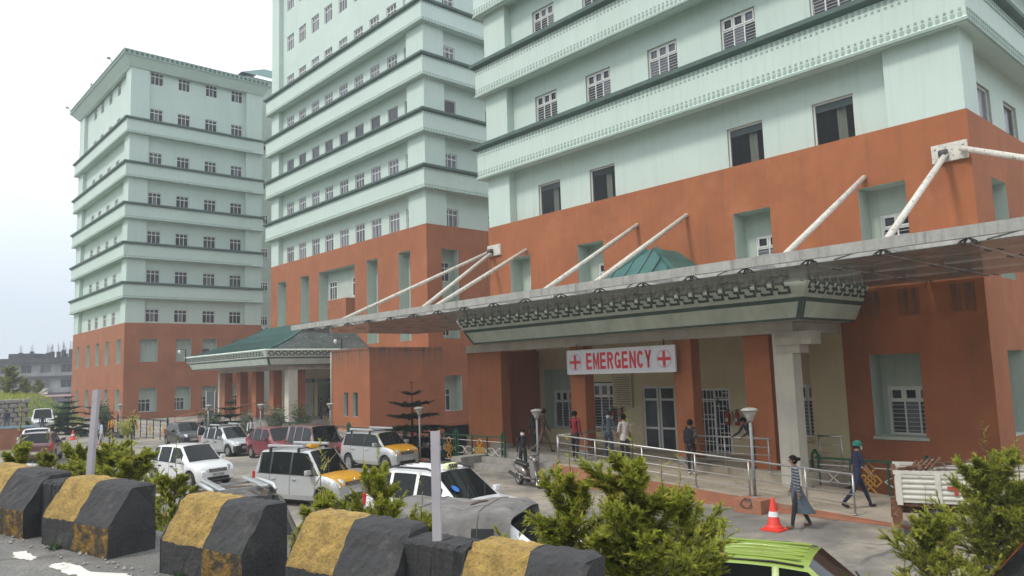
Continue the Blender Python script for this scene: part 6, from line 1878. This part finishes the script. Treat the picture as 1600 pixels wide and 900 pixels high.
stride = dict(legs=((26, 6), (-22, 22)), arms=((-24, 18, 8), (22, 25, 8)), lean=4)
step = dict(legs=((14, 4), (-12, 14)), arms=((-12, 15, 8), (12, 18, 8)), lean=2)

figure('woman in a striped knit and blue grey skirt walking past the orange cone', (16.9, 9.05, 0.004), 128, dict(step, arms=((-6, 10, 9), (4, 12, 9))), stripes, dark, sandal, 1.66, hair='bun', skirt=(cloth('blue_grey_skirt', (0.085, 0.115, 0.14)), 0.98, 0.36, 0.24, 0.16))
figure('man in navy scrubs, green surgical cap and white mask striding down the ramp', (19.65, 8.85, 0.1), -42, dict(stride, arms=((-8, 10, 8), (14, 20, 8))), navy, navy, shoe, 1.73, sleeves='short', mask=cloth('white_mask', (0.7, 0.7, 0.7)), cap=(cloth('green_surgical_cap', (0.02, 0.17, 0.13)), False))
figure('person in dark clothes leaning forward on the inner rail behind the lamp post', (21.35, 12.75, PZ), 165, dict(lean=32, legs=((4, 2), (-10, 2)), arms=((38, 30, 8), (34, 34, 8))), cloth('dark_blue_top', (0.02, 0.02, 0.045)), dark, shoe, 1.64)
r_, dz, S = figure('man in a camouflage shirt with a black backpack standing by the second orange column', (20.35, 14.35, ramp_z(14.35)), 15, stand, camo, dark, wshoe, 1.7, sleeves='short')
backpack('black backpack on the man in the camouflage shirt', r_, dz, S, dark)
figure('man in a pink and white shirt seen from behind, below the notice board', (20.0, 16.75, ramp_z(16.75)), 70, dict(stand, arms=((5, 60, 10), (0, 15, 10))), pinkw, dark, shoe, 1.72, sleeves='short', longshirt=0.12)
figure('man in a grey blue sweatshirt, black cap and mask facing the pink shirted man', (20.35, 17.75, ramp_z(17.75)), -125, dict(stand, arms=((4, 40, 10), (2, 20, 10))), cloth('grey_blue_sweatshirt', (0.12, 0.16, 0.2)), jeans, shoe, 1.7, mask=MASKM, cap=(dark, True))
figure('man in a dark red jacket with white shoes standing left of an orange column', (19.5, 18.55, PZ), 10, dict(stand, arms=((15, 70, 8), (0, 15, 8))), cloth('dark_red_jacket', (0.22, 0.012, 0.02)), dark, wshoe, 1.72)
figure('man in a brown jacket and khaki trousers stepping along behind the lamp post', (20.9, 21.6, PZ), -35, dict(stride, arms=((-10, 15, 8), (12, 20, 8))), cloth('brown_jacket', (0.085, 0.05, 0.035)), cloth('khaki_trousers', (0.16, 0.115, 0.07)), shoe, 1.74)
figure('person all in black with white mask standing behind the scooter', (19.2, 20.95, 0.004), -125, dict(stand, arms=((6, 40, 6), (4, 12, 8))), dark, dark, shoe, 1.68, mask=cloth('white_mask', (0.7, 0.7, 0.7)))
figure('person in a dark hooded jacket standing right behind the black clad person', (21.1, 22.35, PZ), 170, stand, cloth('dark_charcoal_jacket', (0.025, 0.026, 0.03)), dark, shoe, 1.68)
r_, dz, S = figure('person in a light blue shirt holding a hand to the face on the far lane', (13.3, 55.2, 0.004), -145, dict(stand, arms=((30, 110, 8), (0, 20, 8))), cloth('light_blue_shirt', (0.25, 0.36, 0.55)), cloth('navy_trousers', (0.02, 0.025, 0.05)), shoe, 1.7)
backpack('dark backpack on the person in the light blue shirt', r_, dz, S, dark)
figure('person in an orange yellow shirt on the far lane', (14.6, 57.6, 0.004), -115, stand, cloth('orange_shirt', (0.62, 0.24, 0.015)), dark, shoe, 1.66)
figure('woman in a white top walking near the left shrubs', (12.7, 52.3, 0.004), 160, step, white, cloth('pale_trousers', (0.5, 0.48, 0.46)), sandal, 1.62, hair='bun')
figure('person in a dark maroon top right of the orange shirted person', (15.9, 57.4, 0.004), -100, stand, cloth('maroon_top', (0.08, 0.015, 0.02)), dark, shoe, 1.6)
figure('person in a dark blue jacket walking in front of the white jeep', (13.0, 71.5, 0.004), -95, step, cloth('dark_blue_jacket', (0.03, 0.045, 0.085)), cloth('grey_trousers', (0.12, 0.13, 0.15)), shoe, 1.7)
figure('person in dark clothing on the path beside the stone wall', (10.3, 69.8, 0.49), -90, step, cloth('dark_blue_jacket', (0.03, 0.045, 0.085)), cloth('grey_trousers', (0.12, 0.13, 0.15)), shoe, 1.7)
figure('man in a white shirt with a black bag across the chest beside the maroon hatchback', (18.2, 42.9, 0.004), -110, dict(stand, arms=((10, 50, 8), (6, 40, 8))), white, dark, shoe, 1.68)
o = empty('shoulder_bag', (18.13, 42.72, 1.0)); tag(o, 'black bag on the chest of the white shirted man', 'bag')
b = MB(); b.box(-0.08, 0.04, -0.13, 0.13, -0.12, 0.1); b.build('pouch', dark, o, bevel=0.03)
b = MB(); b.tube([(0, -0.1, 0.08), (0.02, 0.0, 0.3), (0.1, 0.12, 0.47)], 0.015, 6); b.build('strap', dark, o)
r_, dz, S = figure('person in a white top and dark backpack beside the silver hatchback', (15.2, 42.3, 0.004), 60, stand, white, cloth('pale_trousers', (0.5, 0.48, 0.46)), shoe, 1.66)
backpack('dark backpack on the person left of the silver hatchback', r_, dz, S, dark)
figure('person in a light blue top at the left edge of the main porch', (24.6, 66.5, 0.5), 60, step, cloth('pale_blue_top', (0.28, 0.36, 0.48)), jeans, shoe, 1.66)
figure('person in a pale pink top sitting low near the red ramp rails', (20.9, 58.6, 0.004), -120, stand, cloth('pale_pink_top', (0.5, 0.36, 0.38)), dark, shoe, 1.55)
figure('person with dark hair and white collar inside the main porch', (27.2, 60.0, 0.62), 30, stand, dark, dark, shoe, 1.66)
figure('person in dark red in the shade of the main porch near the annex', (28.3, 53.4, 0.62) if False else (29.2, 55.4, 0.62), 10, stand, cloth('maroon_top', (0.08, 0.015, 0.02)), dark, shoe, 1.66)
figure('person in black in the shade of the main porch near the annex', (30.2, 56.0, 0.62), -120, stand, dark, dark, shoe, 1.68)
# ================================================================ PLANTS
def spray(mb, base, d, up, ln, rnd, mi, pairs=5, wd=0.42):
    """flat feathery twig: leaflets share the axis points so a twig is one island"""
    d = d.normalized(); s = d.cross(up)
    s = s.normalized() if s.length > 1e-4 else d.orthogonal().normalized()
    b = len(mb.v)
    droop = rnd.uniform(-0.25, 0.1)
    n = pairs+1
    for i in range(n+1):
        t = i/n; mb.v.append(tuple(base+d*ln*t+Vector((0, 0, droop*ln*t*t))))
    for i in range(n):
        t = (i+0.5)/n
        l = ln*wd*(1-0.65*t)*rnd.uniform(0.75, 1.2)
        A = Vector(mb.v[b+i])
        for sg in (-1, 1):
            tip = A+(s*sg*0.8+d*0.75).normalized()*l+Vector((0, 0, rnd.uniform(-0.15, 0.2)*l))
            mb.v.append(tuple(tip)); k = len(mb.v)-1
            mb.f.append((b+i, b+i+1, k)); mb.m.append(mi); mb.sm.append(False)
            if l > 0.04:
                mid = A.lerp(tip, 0.5); tp2 = mid+(d*0.9+s*sg*0.1)*l*0.45
                mb.v.append(tuple(tp2)); mb.f.append((b+i+1, k, k+1)); mb.m.append(mi); mb.sm.append(False)

def cypress_meshes(seed, h, spread, nbr, nsub, leaders=2, low=0.05, dry=0.05):
    rnd = random.Random(seed)
    tr, cr_ = MB(), MB()
    tr.tube([(0, 0, -0.3), (rnd.uniform(-.03, .03), rnd.uniform(-.03, .03), h*0.4), (rnd.uniform(-.06, .06), rnd.uniform(-.06, .06), h*0.97)], [0.04, 0.026, 0.005], 7)
    def branch(base, d, ln, level, mi0):
        pts = [base]; cur = base.copy(); dd = d.normalized()
        n = 6 if level == 0 else 4
        for i in range(n):
            lift = 0.05 if level == 0 else -0.03
            dd = (dd+Vector((rnd.uniform(-.16, .16), rnd.uniform(-.16, .16), lift+rnd.uniform(-.06, .06)))).normalized()
            cur = cur+dd*ln/n; pts.append(cur.copy())
        tr.tube(pts, [0.012*(1-i/(n+0.5))+0.002 for i in range(n+1)] if level == 0 else [0.004*(1-i/(n+0.5))+0.001 for i in range(n+1)], 4 if level == 0 else 3)
        for i in range(1, n+1):
            t = i/n
            dirn = (pts[i]-pts[i-1]).normalized()
            if level == 0 and t > 0.15:
                for _ in range(nsub+2):
                    sd = (dirn*0.9+Vector((rnd.uniform(-1, 1), rnd.uniform(-1, 1), rnd.uniform(-.45, .6)))*0.8).normalized()
                    branch(pts[i-1].lerp(pts[i], rnd.random()), sd, ln*rnd.uniform(0.18, 0.40)*(1.15-0.45*t), 1, mi0)
            elif level == 1:
                for _ in range(5):
                    sd = (dirn*1.0+Vector((rnd.uniform(-1, 1), rnd.uniform(-1, 1), rnd.uniform(-.5, .45)))*0.75).normalized()
                    mi = 2 if rnd.random() < dry else (1 if (rnd.random() < 0.22+0.4*t) else 0)
                    spray(cr_, pts[i-1].lerp(pts[i], rnd.random()), sd, Vector((rnd.uniform(-.5, .5), rnd.uniform(-.5, .5), 1)), rnd.uniform(0.035, 0.085), rnd, mi, 4, 0.46)
    for k in range(nbr):
        t = low+(0.93-low)*((k+rnd.random()*0.8)/nbr)
        a = k*2.399+rnd.uniform(-.5, .5)
        ln = spread*((1-t)**0.5)*rnd.uniform(0.45, 1.25)
        el = rnd.uniform(0.1, 1.1)
        branch(Vector((0, 0, h*t)), Vector((math.cos(a), math.sin(a), el)), ln, 0, 0)
    for k in range(leaders):          # thin open leaders above the crown
        a = rnd.uniform(0, 6.28); r0 = rnd.uniform(0.05, spread*0.55) if k else 0.02
        b0 = Vector((math.cos(a)*r0, math.sin(a)*r0, h*(0.88 if k == 0 else rnd.uniform(.55, .8))))
        L_ = h*rnd.uniform(0.32, 0.5)
        pts = [b0+Vector((rnd.uniform(-.02, .02), rnd.uniform(-.02, .02), L_*i/5)) for i in range(6)]
        tr.tube(pts, [0.008, 0.007, 0.006, 0.005, 0.003, 0.002], 4)
        for i in range(1, 6):
            for _ in range(5):
                aa = rnd.uniform(0, 6.28); dd = Vector((math.cos(aa), math.sin(aa), rnd.uniform(0.3, 0.9)))
                spray(cr_, pts[i-1].lerp(pts[i], rnd.random()), dd, Vector((0, 0, 1)), rnd.uniform(0.10, 0.22)*(1.1-i*0.1), rnd, rnd.choice((0, 1, 1, 2)), 6, 0.25)
    return tr.mesh('trunk', [M['bark']]), cr_.mesh('crown', [M['leaf_cyp'], M['leaf_young'], M['leaf_dry']])

CYP = [cypress_meshes(3, 2.0, 1.1, 44, 5, 2), cypress_meshes(8, 1.7, 0.75, 26, 4, 2, dry=0.08), cypress_meshes(21, 1.8, 1.0, 36, 5, 3)]
def at(px, py, dpt):
    v = cr*((px-800)/1181.446)-cu*((py-450)/1181.446)+cf
    return Vector((0, 0, EYE))+v*dpt
def cypress(kind, px, ytop, dpt, zbase, label, rz, wide=1.0, name='cypress_shrub'):
    p = at(px, ytop, dpt); ht = (2.0, 1.7, 1.8)[kind]
    k = (p.z-zbase)/(ht*1.0)
    o = empty(name, (p.x, p.y, zbase), rz); tag(o, label, 'shrub', 'feathery cypress shrubs along the road edge')
    t = inst('trunk', CYP[kind][0], o); c = inst('crown', CYP[kind][1], o)
    for q in (t, c): q.scale = (k*wide, k*wide, k)
    return o
cypress(0, 985, 726, 6.9, 1.1, 'large bright green cypress shrub with a tall thin leader right of the fifth barrier', 0.4, 0.98)
cypress(2, 890, 752, 7.6, 1.0, 'lower cypress bush on the left flank of the large shrub, dry twigs sticking up', 1.6, 0.9)
cypress(2, 1062, 772, 7.8, 1.0, 'cypress bush on the right flank of the large shrub, above the green car', 3.1, 0.9)
cypress(0, 1540, 716, 11.6, 0.0, 'tall cypress shrub at the right edge in front of the goods truck', 2.2, 0.95)
cypress(2, 1450, 812, 10.2, 0.0, 'broad cypress bush left of the red car at the right edge', 4.4, 0.95)
cypress(1, 1595, 750, 11.9, 0.0, 'cypress shrub cut by the right picture edge', 5.4, 1.2)
cypress(2, 592, 742, 7.6, 1.3, 'dense cypress shrub between third and fourth barriers, in front of the white estate taxi', 0.9, 0.72)
cypress(1, 500, 768, 7.3, 1.3, 'slimmer cypress shrub close right of the third barrier', 2.9, 0.85)
cypress(1, 660, 800, 7.4, 1.4, 'small cypress sprig in front of the grey tarpaulin', 5.0, 0.8)
cypress(1, 275, 738, 9.2, 1.5, 'narrow cypress shrub in the gap left of the third barrier', 1.1, 0.85)
cypress(2, 172, 700, 12.2, 1.2, 'broad cypress bush behind the pale post between the leftmost barriers', 0.2, 1.05)
cypress(2, 120, 700, 12.8, 1.3, 'cypress bush left of the broad one, in front of the pale grey car', 2.7, 0.8)
cypress(1, 205, 700, 11.5, 1.2, 'cypress bush on the right flank of the broad bush, beside the white hatchback', 4.0, 1.1)
cypress(1, 30, 690, 11.6, 1.5, 'loose open cypress at the left picture edge', 3.3, 0.95)
cypress(1, 75, 705, 12.0, 1.5, 'small loose cypress near the left picture edge beside the maroon estate car', 0.5, 0.8)

def dry_weed(px, py, dpt, zb, label, seed):
    rnd = random.Random(seed); p = at(px, py, dpt)
    o = empty('dry_weed', (p.x, p.y, zb)); tag(o, label, 'weed', 'dry weeds on the bank')
    b = MB(); h = p.z-zb
    for k in range(4):
        a = rnd.uniform(0, 6.28); pts = [Vector((0, 0, 0))]
        for i in range(6): pts.append(pts[-1]+Vector((math.cos(a)*0.03+rnd.uniform(-.02, .02), math.sin(a)*0.03+rnd.uniform(-.02, .02), h/6*rnd.uniform(.7, 1))))
        b.tube(pts, [0.006-0.0008*i for i in range(7)], 4)
        for i in range(2, 7):
            for _ in range(4):
                aa = rnd.uniform(0, 6.28); spray(b, pts[i], Vector((math.cos(aa), math.sin(aa), 1.2)), Vector((0, 0, 1)), rnd.uniform(.06, .16), rnd, 0, 4, 0.18)
    b.build('stems', M['leaf_dry'], o)
dry_weed(872, 690, 8.4, 1.0, 'thin dry straw coloured weed in front of the scooter wheel', 1)
dry_weed(912, 690, 8.2, 1.0, 'thin dry weed in front of the ramp railing, left of the big shrub leader', 2)
dry_weed(510, 690, 8.0, 1.4, 'thin dry weed in front of the silver taxi windscreen', 3)

def norfolk(label, x, y, z, h, tiers, wmax, group=None, seed=1):
    rnd = random.Random(seed)
    o = empty('norfolk_pine', (x, y, z)); tag(o, label, 'tree', group)
    t = MB(); t.tube([(0, 0, 0), (0, 0, h*.5), (0.02, 0, h)], [0.06*h/3, 0.045*h/3, 0.008], 8)
    c = MB()
    for k in range(tiers+1):
        f = k/tiers; zz = h*(0.12+0.86*f); L_ = wmax*(1-f)**0.75+0.12
        nb = 10 if f < .8 else 6
        for q in range(nb):
            a = 2*PI*q/nb+k*0.5+rnd.uniform(-.15, .15); ln = L_*rnd.uniform(.85, 1.1)
            pts = []
            for i in range(7):
                u = i/6; pts.append(Vector((math.cos(a)*ln*u, math.sin(a)*ln*u, zz+ln*(0.10*u-0.28*u*(1-f)*0.9*u+0.12*u*u*f*2))))
            t.tube(pts, [0.012*(1-i/7)+0.002 for i in range(7)], 4)
            for i in range(1, 7):
                dd = (pts[i]-pts[i-1]).normalized(); sd = Vector((-dd.y, dd.x, 0))
                for m_ in range(9):
                    for sg in (-1, 1):
                        spray(c, pts[i-1].lerp(pts[i], m_/6), dd*0.7+sd*sg*rnd.uniform(.5, 1.0)+Vector((0, 0, rnd.uniform(-.35, .15))), Vector((0, 0, 1)), ln*0.24*(1.2-0.6*i/6)*rnd.uniform(.8, 1.3), rnd, 0, 5, 0.55)
    t.build('trunk', M['bark'], o); c.build('crown', M['leaf_dark'], o)
norfolk('dark tiered conifer against the orange annex behind the lamp post', 19.95, 29.2, 0, 3.55, 6, 1.75, seed=2)
norfolk('dark tiered conifer left of the pair in front of the far tower', 14.6, 70.5, 0, 3.4, 7, 1.5, 'tiered conifers in front of the far tower', 3)
norfolk('dark tiered conifer right of the pair in front of the far tower', 15.6, 66.0, 0, 3.0, 6, 1.4, 'tiered conifers in front of the far tower', 4)
norfolk('small dark conifer in the planting before the main porch columns', 19.6, 49.5, 0, 2.9, 6, 1.3, None, 5)

def leafy(label, x, y, z, h, w_, m, n, seed, ln=0.16, name='leafy_shrub', group='leafy shrubs in the planting strips'):
    rnd = random.Random(seed)
    o = empty(name, (x, y, z)); tag(o, label, 'shrub', group)
    t, c = MB(), MB()
    for k in range(9):
        a = rnd.uniform(0, 6.28); r = w_*rnd.uniform(.15, .9); hh = h*rnd.uniform(.6, 1.0)
        pts = [Vector((math.cos(a)*r*u**1.3, math.sin(a)*r*u**1.3, hh*u)) for u in (0, .25, .5, .75, 1)]
        t.tube(pts, [0.018, 0.014, 0.01, 0.007, 0.003], 5)
        for i in range(n//9):
            u = rnd.uniform(.25, 1); j = min(3, int(u*4)); p = pts[j].lerp(pts[j+1], u*4-j)
            d = Vector((rnd.uniform(-1, 1), rnd.uniform(-1, 1), rnd.uniform(-.3, 1))).normalized()
            p = p+d*rnd.uniform(0, .22)*w_; l = ln*rnd.uniform(.7, 1.3); s = d.orthogonal().normalized()*l*0.16
            b0 = len(c.v); c.v += [tuple(p), tuple(p+d*l*.45+s), tuple(p+d*l), tuple(p+d*l*.45-s)]; c.f.append((b0, b0+1, b0+2, b0+3)); c.m.append(0); c.sm.append(False)
    t.build('trunk', M['bark'], o); c.build('crown', m, o)
leafy('oleander like shrub with long leaves in front of the white porch column', 20.3, 44.6, 0, 2.2, 1.0, M['leaf_pale'], 900, 1, 0.24)
leafy('dark round shrub right of the white porch column', 21.4, 43.5, 0, 2.5, 0.95, M['leaf_mid'], 1200, 2, 0.16)
leafy('pale bushy shrub below the porch beside the lamp post', 20.0, 48.0, 0, 2.0, 0.9, M['leaf_pale'], 900, 3, 0.16)
leafy('dark green shrub at the foot of the porch columns', 19.3, 51.5, 0, 2.3, 1.2, M['leaf_mid'], 1200, 4, 0.16)
leafy('bare twiggy shrub below the slit windows', 21.0, 39.0, 0, 2.0, 0.9, M['leaf_dry'], 160, 5, 0.12)
leafy('low dark shrub behind the rear taxi roof rack', 20.2, 31.8, 0, 1.4, 0.9, M['leaf_mid'], 700, 6, 0.14)
leafy('loose green bush beside the black fence of the far tower', 15.4, 62.5, 0, 2.3, 1.3, M['leaf_mid'], 1100, 7, 0.22)
leafy('yellow green bush at the left end of the black fence', 15.9, 58.5, 0, 1.6, 0.9, M['leaf_young'], 800, 8, 0.2)
leafy('thin bush under the far tower corner', 16.4, 67.5, 0, 2.6, 1.2, M['leaf_mid'], 700, 9, 0.22)
leafy('dark bush beside the white jeep', 15.9, 79.0, 0, 2.6, 1.4, M['leaf_mid'], 1000, 10, 0.26)

# ================================================================ LEFT BANK, WALLS AND FAR BUILDING
def left_bank():
    b = MB(); rnd = random.Random(6)
    rows = []
    def right(y): return 12.3+min(8.5, max(0, (y-76))*0.55)
    def hz(x, y):
        r = right(y); t = min(1.0, max(0, (r-x)/4.0)) if y > 78 else min(1, max(0, (r+1.5-x)/2.0))
        return (2.55+0.02*(y-74)+min(1.2, 0.05*max(0, r-4-x)))*t
    for i in range(22):
        y = 73.9+i*2.2
        r = right(y)
        rows.append([(x, y-0.28*(12.3-min(x, 12.3)) if i == 0 else y, max(-0.01, hz(x, y)+rnd.uniform(-.08, .08))) for x in (r, r-1, r-2, r-4, r-7, r-11, r-18, r-30, r-60)])
    b.grid(rows, 0, True)
    tag(b.build('grass_bank', mat('grass_bank_turf', (0.11, 0.19, 0.04), 0.95, 0.3, 1.2, bump=0.6, bscale=6, patch=((0.18, 0.16, 0.08), 0.5, 0.52, 0.68), coord='World')), kind='structure')
    g = MB(); rnd = random.Random(7)
    for k in range(7000):
        y = rnd.uniform(74.5, 112); x = right(y)-rnd.random()**1.5*22
        z = hz(x, y)
        h = rnd.uniform(.15, .5); a = rnd.uniform(0, 6.28); s = Vector((math.cos(a), math.sin(a), 0))*0.06
        p = Vector((x, y, z-.05)); g.face([p-s, p+s, p+Vector((rnd.uniform(-.15, .15), rnd.uniform(-.15, .15), h))])
    tag(g.build('grass', M['leaf_young']), kind='stuff')
    # dry stone retaining wall, stones one by one
    wl = empty('stone_wall', (12.3, 73.4, 0), math.atan2(-1.5, -8.3)); tag(wl, 'pale dry stone retaining wall below the grassy bank at the left edge', 'wall')
    ms = []
    for q in range(4):
        m = MB(); rr = random.Random(q); w_, h_ = 0.60, 0.36
        m.grid([[(x*w_*.5*k, y*0.22, z*h_*.5*k) for x, z in ((-1, -.8), (-.7, -1), (.8, -1), (1, -.6), (.9, .8), (.6, 1), (-.8, 1), (-1, .6))] for y, k in ((-1, 1), (.6, 1), (1, .8))], 0, False, True, True); ms.append(m.mesh('stone', [M['stone']]))
    for row in range(7):
        for k in range(15):
            o = inst('stone', ms[rnd.randrange(4)], wl, (0.2+k*0.62+(row % 2)*.31, 0.1+rnd.uniform(-.05, .05)-0.03*row, 0.55+row*0.37), 0, (rnd.uniform(.9, 1.04), 1, rnd.uniform(.9, 1.05)))
            o.rotation_euler = (0, rnd.uniform(-.05, .05), rnd.uniform(-.06, .06))
    b = MB(); b.box(0, 10, -0.6, -0.12, 0, 2.9); b.build('backing', mat('wall_mortar', (0.14, 0.13, 0.115), 0.95, 0.2, 3), wl)
    b = MB(); b.grid([[(4, 58.2, 0.0), (11.2, 58.2, 0.0)], [(4, 60, 0.45), (11.6, 60, 0.45)], [(1, 72.5, 0.5), (12.0, 73.6, 0.5)]]); b.grid([[(11.2, 58.2, 0), (11.6, 60, 0), (12, 73.6, 0)], [(11.2, 58.2, 0), (11.6, 60, .45), (12, 73.6, .5)]])
    tag(b.build('path', M['concrete']), kind='structure')
    # low red wall with a pale blue coping
    r = empty('low_wall', (6.6, 57.5, 0)); tag(r, 'low brick red wall with pale blue coping at the left edge', 'wall')
    b = MB(); b.box(-14, 3.4, -0.12, 0.12, 0, 1.3); b.build('wall', M['terracotta'], r)
    b = MB(); b.box(-14, 3.42, -0.17, 0.17, 1.3, 1.42); b.build('coping', mat('pale_blue_coping', (0.25, 0.42, 0.5), 0.8, 0.1, 3), r)
    # kerb with black and yellow marks along the lane
    kb = empty('lane_kerb', (15.9, 60, 0)); tag(kb, 'low black and yellow kerb along the far lane', 'kerb')
    for i in range(14):
        b = MB(); b.box(-0.12, 0.12, i*1.6, i*1.6+1.58, 0.0, 0.28); b.build('kerb_block', M['bar_yellow'] if i % 2 else M['bar_black'], kb)
left_bank()

def far_building():
    o0 = at(118, 598, 150)
    rt = math.atan2(cr.y, cr.x)
    root = empty('unfinished_building', (o0.x, o0.y, -0.5), rt); tag(root, 'grey unfinished concrete building with rebar topped roof columns far at the left', 'building')
    # local x: to the right in view, y: away. facade from x=-34 to 0
    b = MB(); holes = []
    wx = [-22.2, -18.1, -14, -9.9, -6, -1.9]
    for zf in (4.2, 7.2): 
        for x in wx: holes.append((x-1.05, x+1.05, zf, zf+1.65, 0.3))
    b.wall('Y', 0, -36, 1.5, 0, 9.1, holes, 0); b.wall('X', -36, 0, 14, 0, 9.1); b.wall('X', 1.5, 0, 14, 0, 9.1)
    b.build('wall', M['far_grey'], root)
    for zf in (4.2, 7.2):
        for i, x in enumerate(wx):
            f = MB(); z0 = zf
            f.box(x-1.05, x+1.05, 0.2, 0.3, z0, z0+0.1); f.box(x-1.05, x+1.05, 0.2, 0.3, z0+1.55, z0+1.65)
            for q in (-1.05, -0.05, 0.95): f.box(x+q, x+q+.1, 0.2, 0.3, z0+.1, z0+1.55)
            fr = f.build('window', M['frame_dark'], root)
            p = MB(); p.box(x-1.0, x+1.0, 0.31, 0.34, z0+.1, z0+1.55); p.build('pane', M[('pane', 'pane_l', 'pane_m', 'pane_l', 'pane')[(i+int(zf)) % 5]], fr)
    for z0, z1, y0 in ((9.1, 10.2, -0.7), (6.1, 6.6, -0.5), (2.9, 3.3, -0.5)):
        s = MB(); s.box(-36.5, 2, y0, 14, z0, z1) if z0 > 9 else s.box(-36.5, 2, y0, -0.01, z0, z1); s.build('floor_slab', M['far_dark'], root)
    rnd = random.Random(8)
    for x, h in ((-21, 1.3), (-18, 1.5), (-14.5, 1.4), (-12.2, 1.6), (-10.7, 1.5), (-8.9, 1.2), (-8.1, 1.7), (-7.5, 1.1), (-6.7, 1.4), (-5.2, 1.2), (-4.2, 1.8), (-3.0, 1.5), (-0.8, 1.5)):
        y = rnd.choice((0.4, 5, 9))
        c = MB(); c.box(x-.28, x+.28, y, y+.6, 10.2, 10.2+h); co = c.build('roof_column', M['far_dark'], root)
        for q in range(4):
            r = MB(); r.tube([(x-.2+.13*q, y+.3, 10.2+h), (x-.22+.13*q+rnd.uniform(-.1, .1), y+.3, 10.2+h+rnd.uniform(1.0, 2.0))], 0.025, 4); r.build('rebar', M['rust'], co)
    s = MB(); s.box(-15.5, -10.5, 3, 8, 10.2, 11.3); s.build('roof_shed', M['far_dark'], root)
    # white signboard and ground floor shop front with pink stripe
    s = MB(); s.box(-7.2, -5.0, -0.8, -0.62, 3.0, 4.1); s.build('signboard', M['offwhite'], root)
    s = MB(); s.box(-12, 1.5, -1.2, -0.51, 2.5, 2.85); s.build('shop_awning', mat('pale_pink_awning', (0.55, 0.36, 0.36), 0.8, 0.05, 3), root)
far_building()
def far_tree(px, py, dpt, label, h, w_, seed):
    p = at(px, py, dpt)
    o = empty('bank_tree', (p.x, p.y, 2.9), seed); tag(o, label, 'tree', 'small trees on the grassy bank')
    k = (p.z-2.9)/2.0
    for nm, me in zip(('trunk', 'crown'), CYP[seed % 3]):
        q = inst(nm, me, o); q.scale = (k*1.2, k*1.2, k)
far_tree(15, 575, 82, 'small tree on the grassy bank at the left picture edge', 4, 2.2, 21)
far_tree(40, 585, 84, 'small tree on the bank in front of the unfinished building', 4, 1.8, 22)
far_tree(60, 592, 92, 'small tree on the bank above the white jeep', 4, 1.6, 23)
# tall thin lamp on the lane, notice and board things near the far tower
o = empty('notice_stand', (22.4, 60.4, 0)); tag(o, 'dark blank board on posts at the left end of the main porch', 'board')
b = MB(); b.box(-0.05, 0.05, -0.9, 0.9, 1.6, 3.1); b.build('panel', mat('slate_board', (0.06, 0.07, 0.08), 0.5, 0.1, 3), o)
b = MB(); b.box(-0.08, -0.05, -0.95, -0.85, 1.55, 3.15); b.box(-0.08, -0.05, 0.85, 0.95, 1.55, 3.15); b.build('frame', M['offwhite'], o)
for s in (-.7, .7):
    b = MB(); b.tube([(0, s, 0), (0, s, 1.6)], 0.05, 6); b.build('post', M['lamp_pole'], o)
o = empty('lane_sign', (16.5, 69.0, 0)); tag(o, 'small cream sign on a thin post between the conifers and the far tower', 'sign')
b = MB(); b.tube([(0, 0, 0), (0, 0, 3.0)], 0.04, 6); b.build('post', M['lamp_pole'], o)
b = MB(); b.box(-0.03, 0.03, -0.35, 0.35, 1.7, 2.9); b.build('panel', mat('cream_sign', (0.5, 0.46, 0.2), 0.6, 0.05, 3), o)
# security cameras
def cctv(label, loc, rz):
    o = empty('security_camera', loc, rz); tag(o, label, 'camera', 'security cameras')
    b = MB(); b.tube([(0, 0, -0.6), (0, 0, 0.5), (-0.5, 0, 0.5)], 0.05, 6); b.build('bracket', M['dark_steel'], o)
    b = MB(); b.lathe([(0, 0.45), (0.11, 0.42), (0.14, 0.3), (0.12, 0.18), (0.06, 0.1), (0, 0.08)], 12, 0, (-0.55, 0, 0)); b.build('dome', M['frame'], o)
cctv('white dome camera on a bracket at the left end of the main porch roof', (23.7, 70.2, 6.3), 0)
cctv('small camera on the right end of the teal porch roof', (30.0, 53.5, 6.4), 0)

# litter and loose stones at the foot of the barriers
sg = MB(); rnd = random.Random(12)
for k in range(160):
    s = rnd.uniform(-3.4, 4); n = rnd.uniform(-0.22, 0.02) if rnd.random() < .7 else rnd.uniform(.45, .8)
    p = bl(s, n, 0.005); r_ = rnd.uniform(.006, .02)
    sg.grid([[p+Vector((math.cos(2*PI*j/5)*r_*k2, math.sin(2*PI*j/5)*r_*k2, zz*r_)) for j in range(5)] for k2, zz in ((1, 0), (.9, .5), (.4, .9))], 0, False, True, True)
tag(sg.build('road_grit', M['stone']), kind='stuff')
for i, (s, lab) in enumerate(((-1.5, 'small tuft of weeds at the foot of the second barrier'), (0.35, 'small tuft of weeds at the foot of the third barrier'))):
    o = empty('weed_tuft', bl(s, -0.03, 0.0)); tag(o, lab, 'weed', 'weeds at the barrier feet'); b = MB(); rnd = random.Random(30+i)
    for k in range(26):
        a = rnd.uniform(0, 6.28); spray(b, Vector((rnd.uniform(-.06, .06), rnd.uniform(-.06, .06), 0)), Vector((math.cos(a), math.sin(a), 1.0)), Vector((0, 0, 1)), rnd.uniform(.04, .09), rnd, 0, 4, 0.4)
    b.build('leaves', M['leaf_mid'], o)

# ================================================================ HAZE
def haze():
    b = MB(); b.box(-420, 920, -420, 640, -3.7, 52)
    m = bpy.data.materials.new('valley_haze'); m.use_nodes = True
    nt = m.node_tree; nt.nodes.clear()
    o = nt.nodes.new('ShaderNodeOutputMaterial'); v = nt.nodes.new('ShaderNodeVolumePrincipled')
    v.inputs['Color'].default_value = (0.86, 0.93, 1.0, 1); v.inputs['Density'].default_value = 0.0013
    nt.links.new(v.outputs[0], o.inputs['Volume'])
    tag(b.build('haze', m), kind='stuff')
haze()
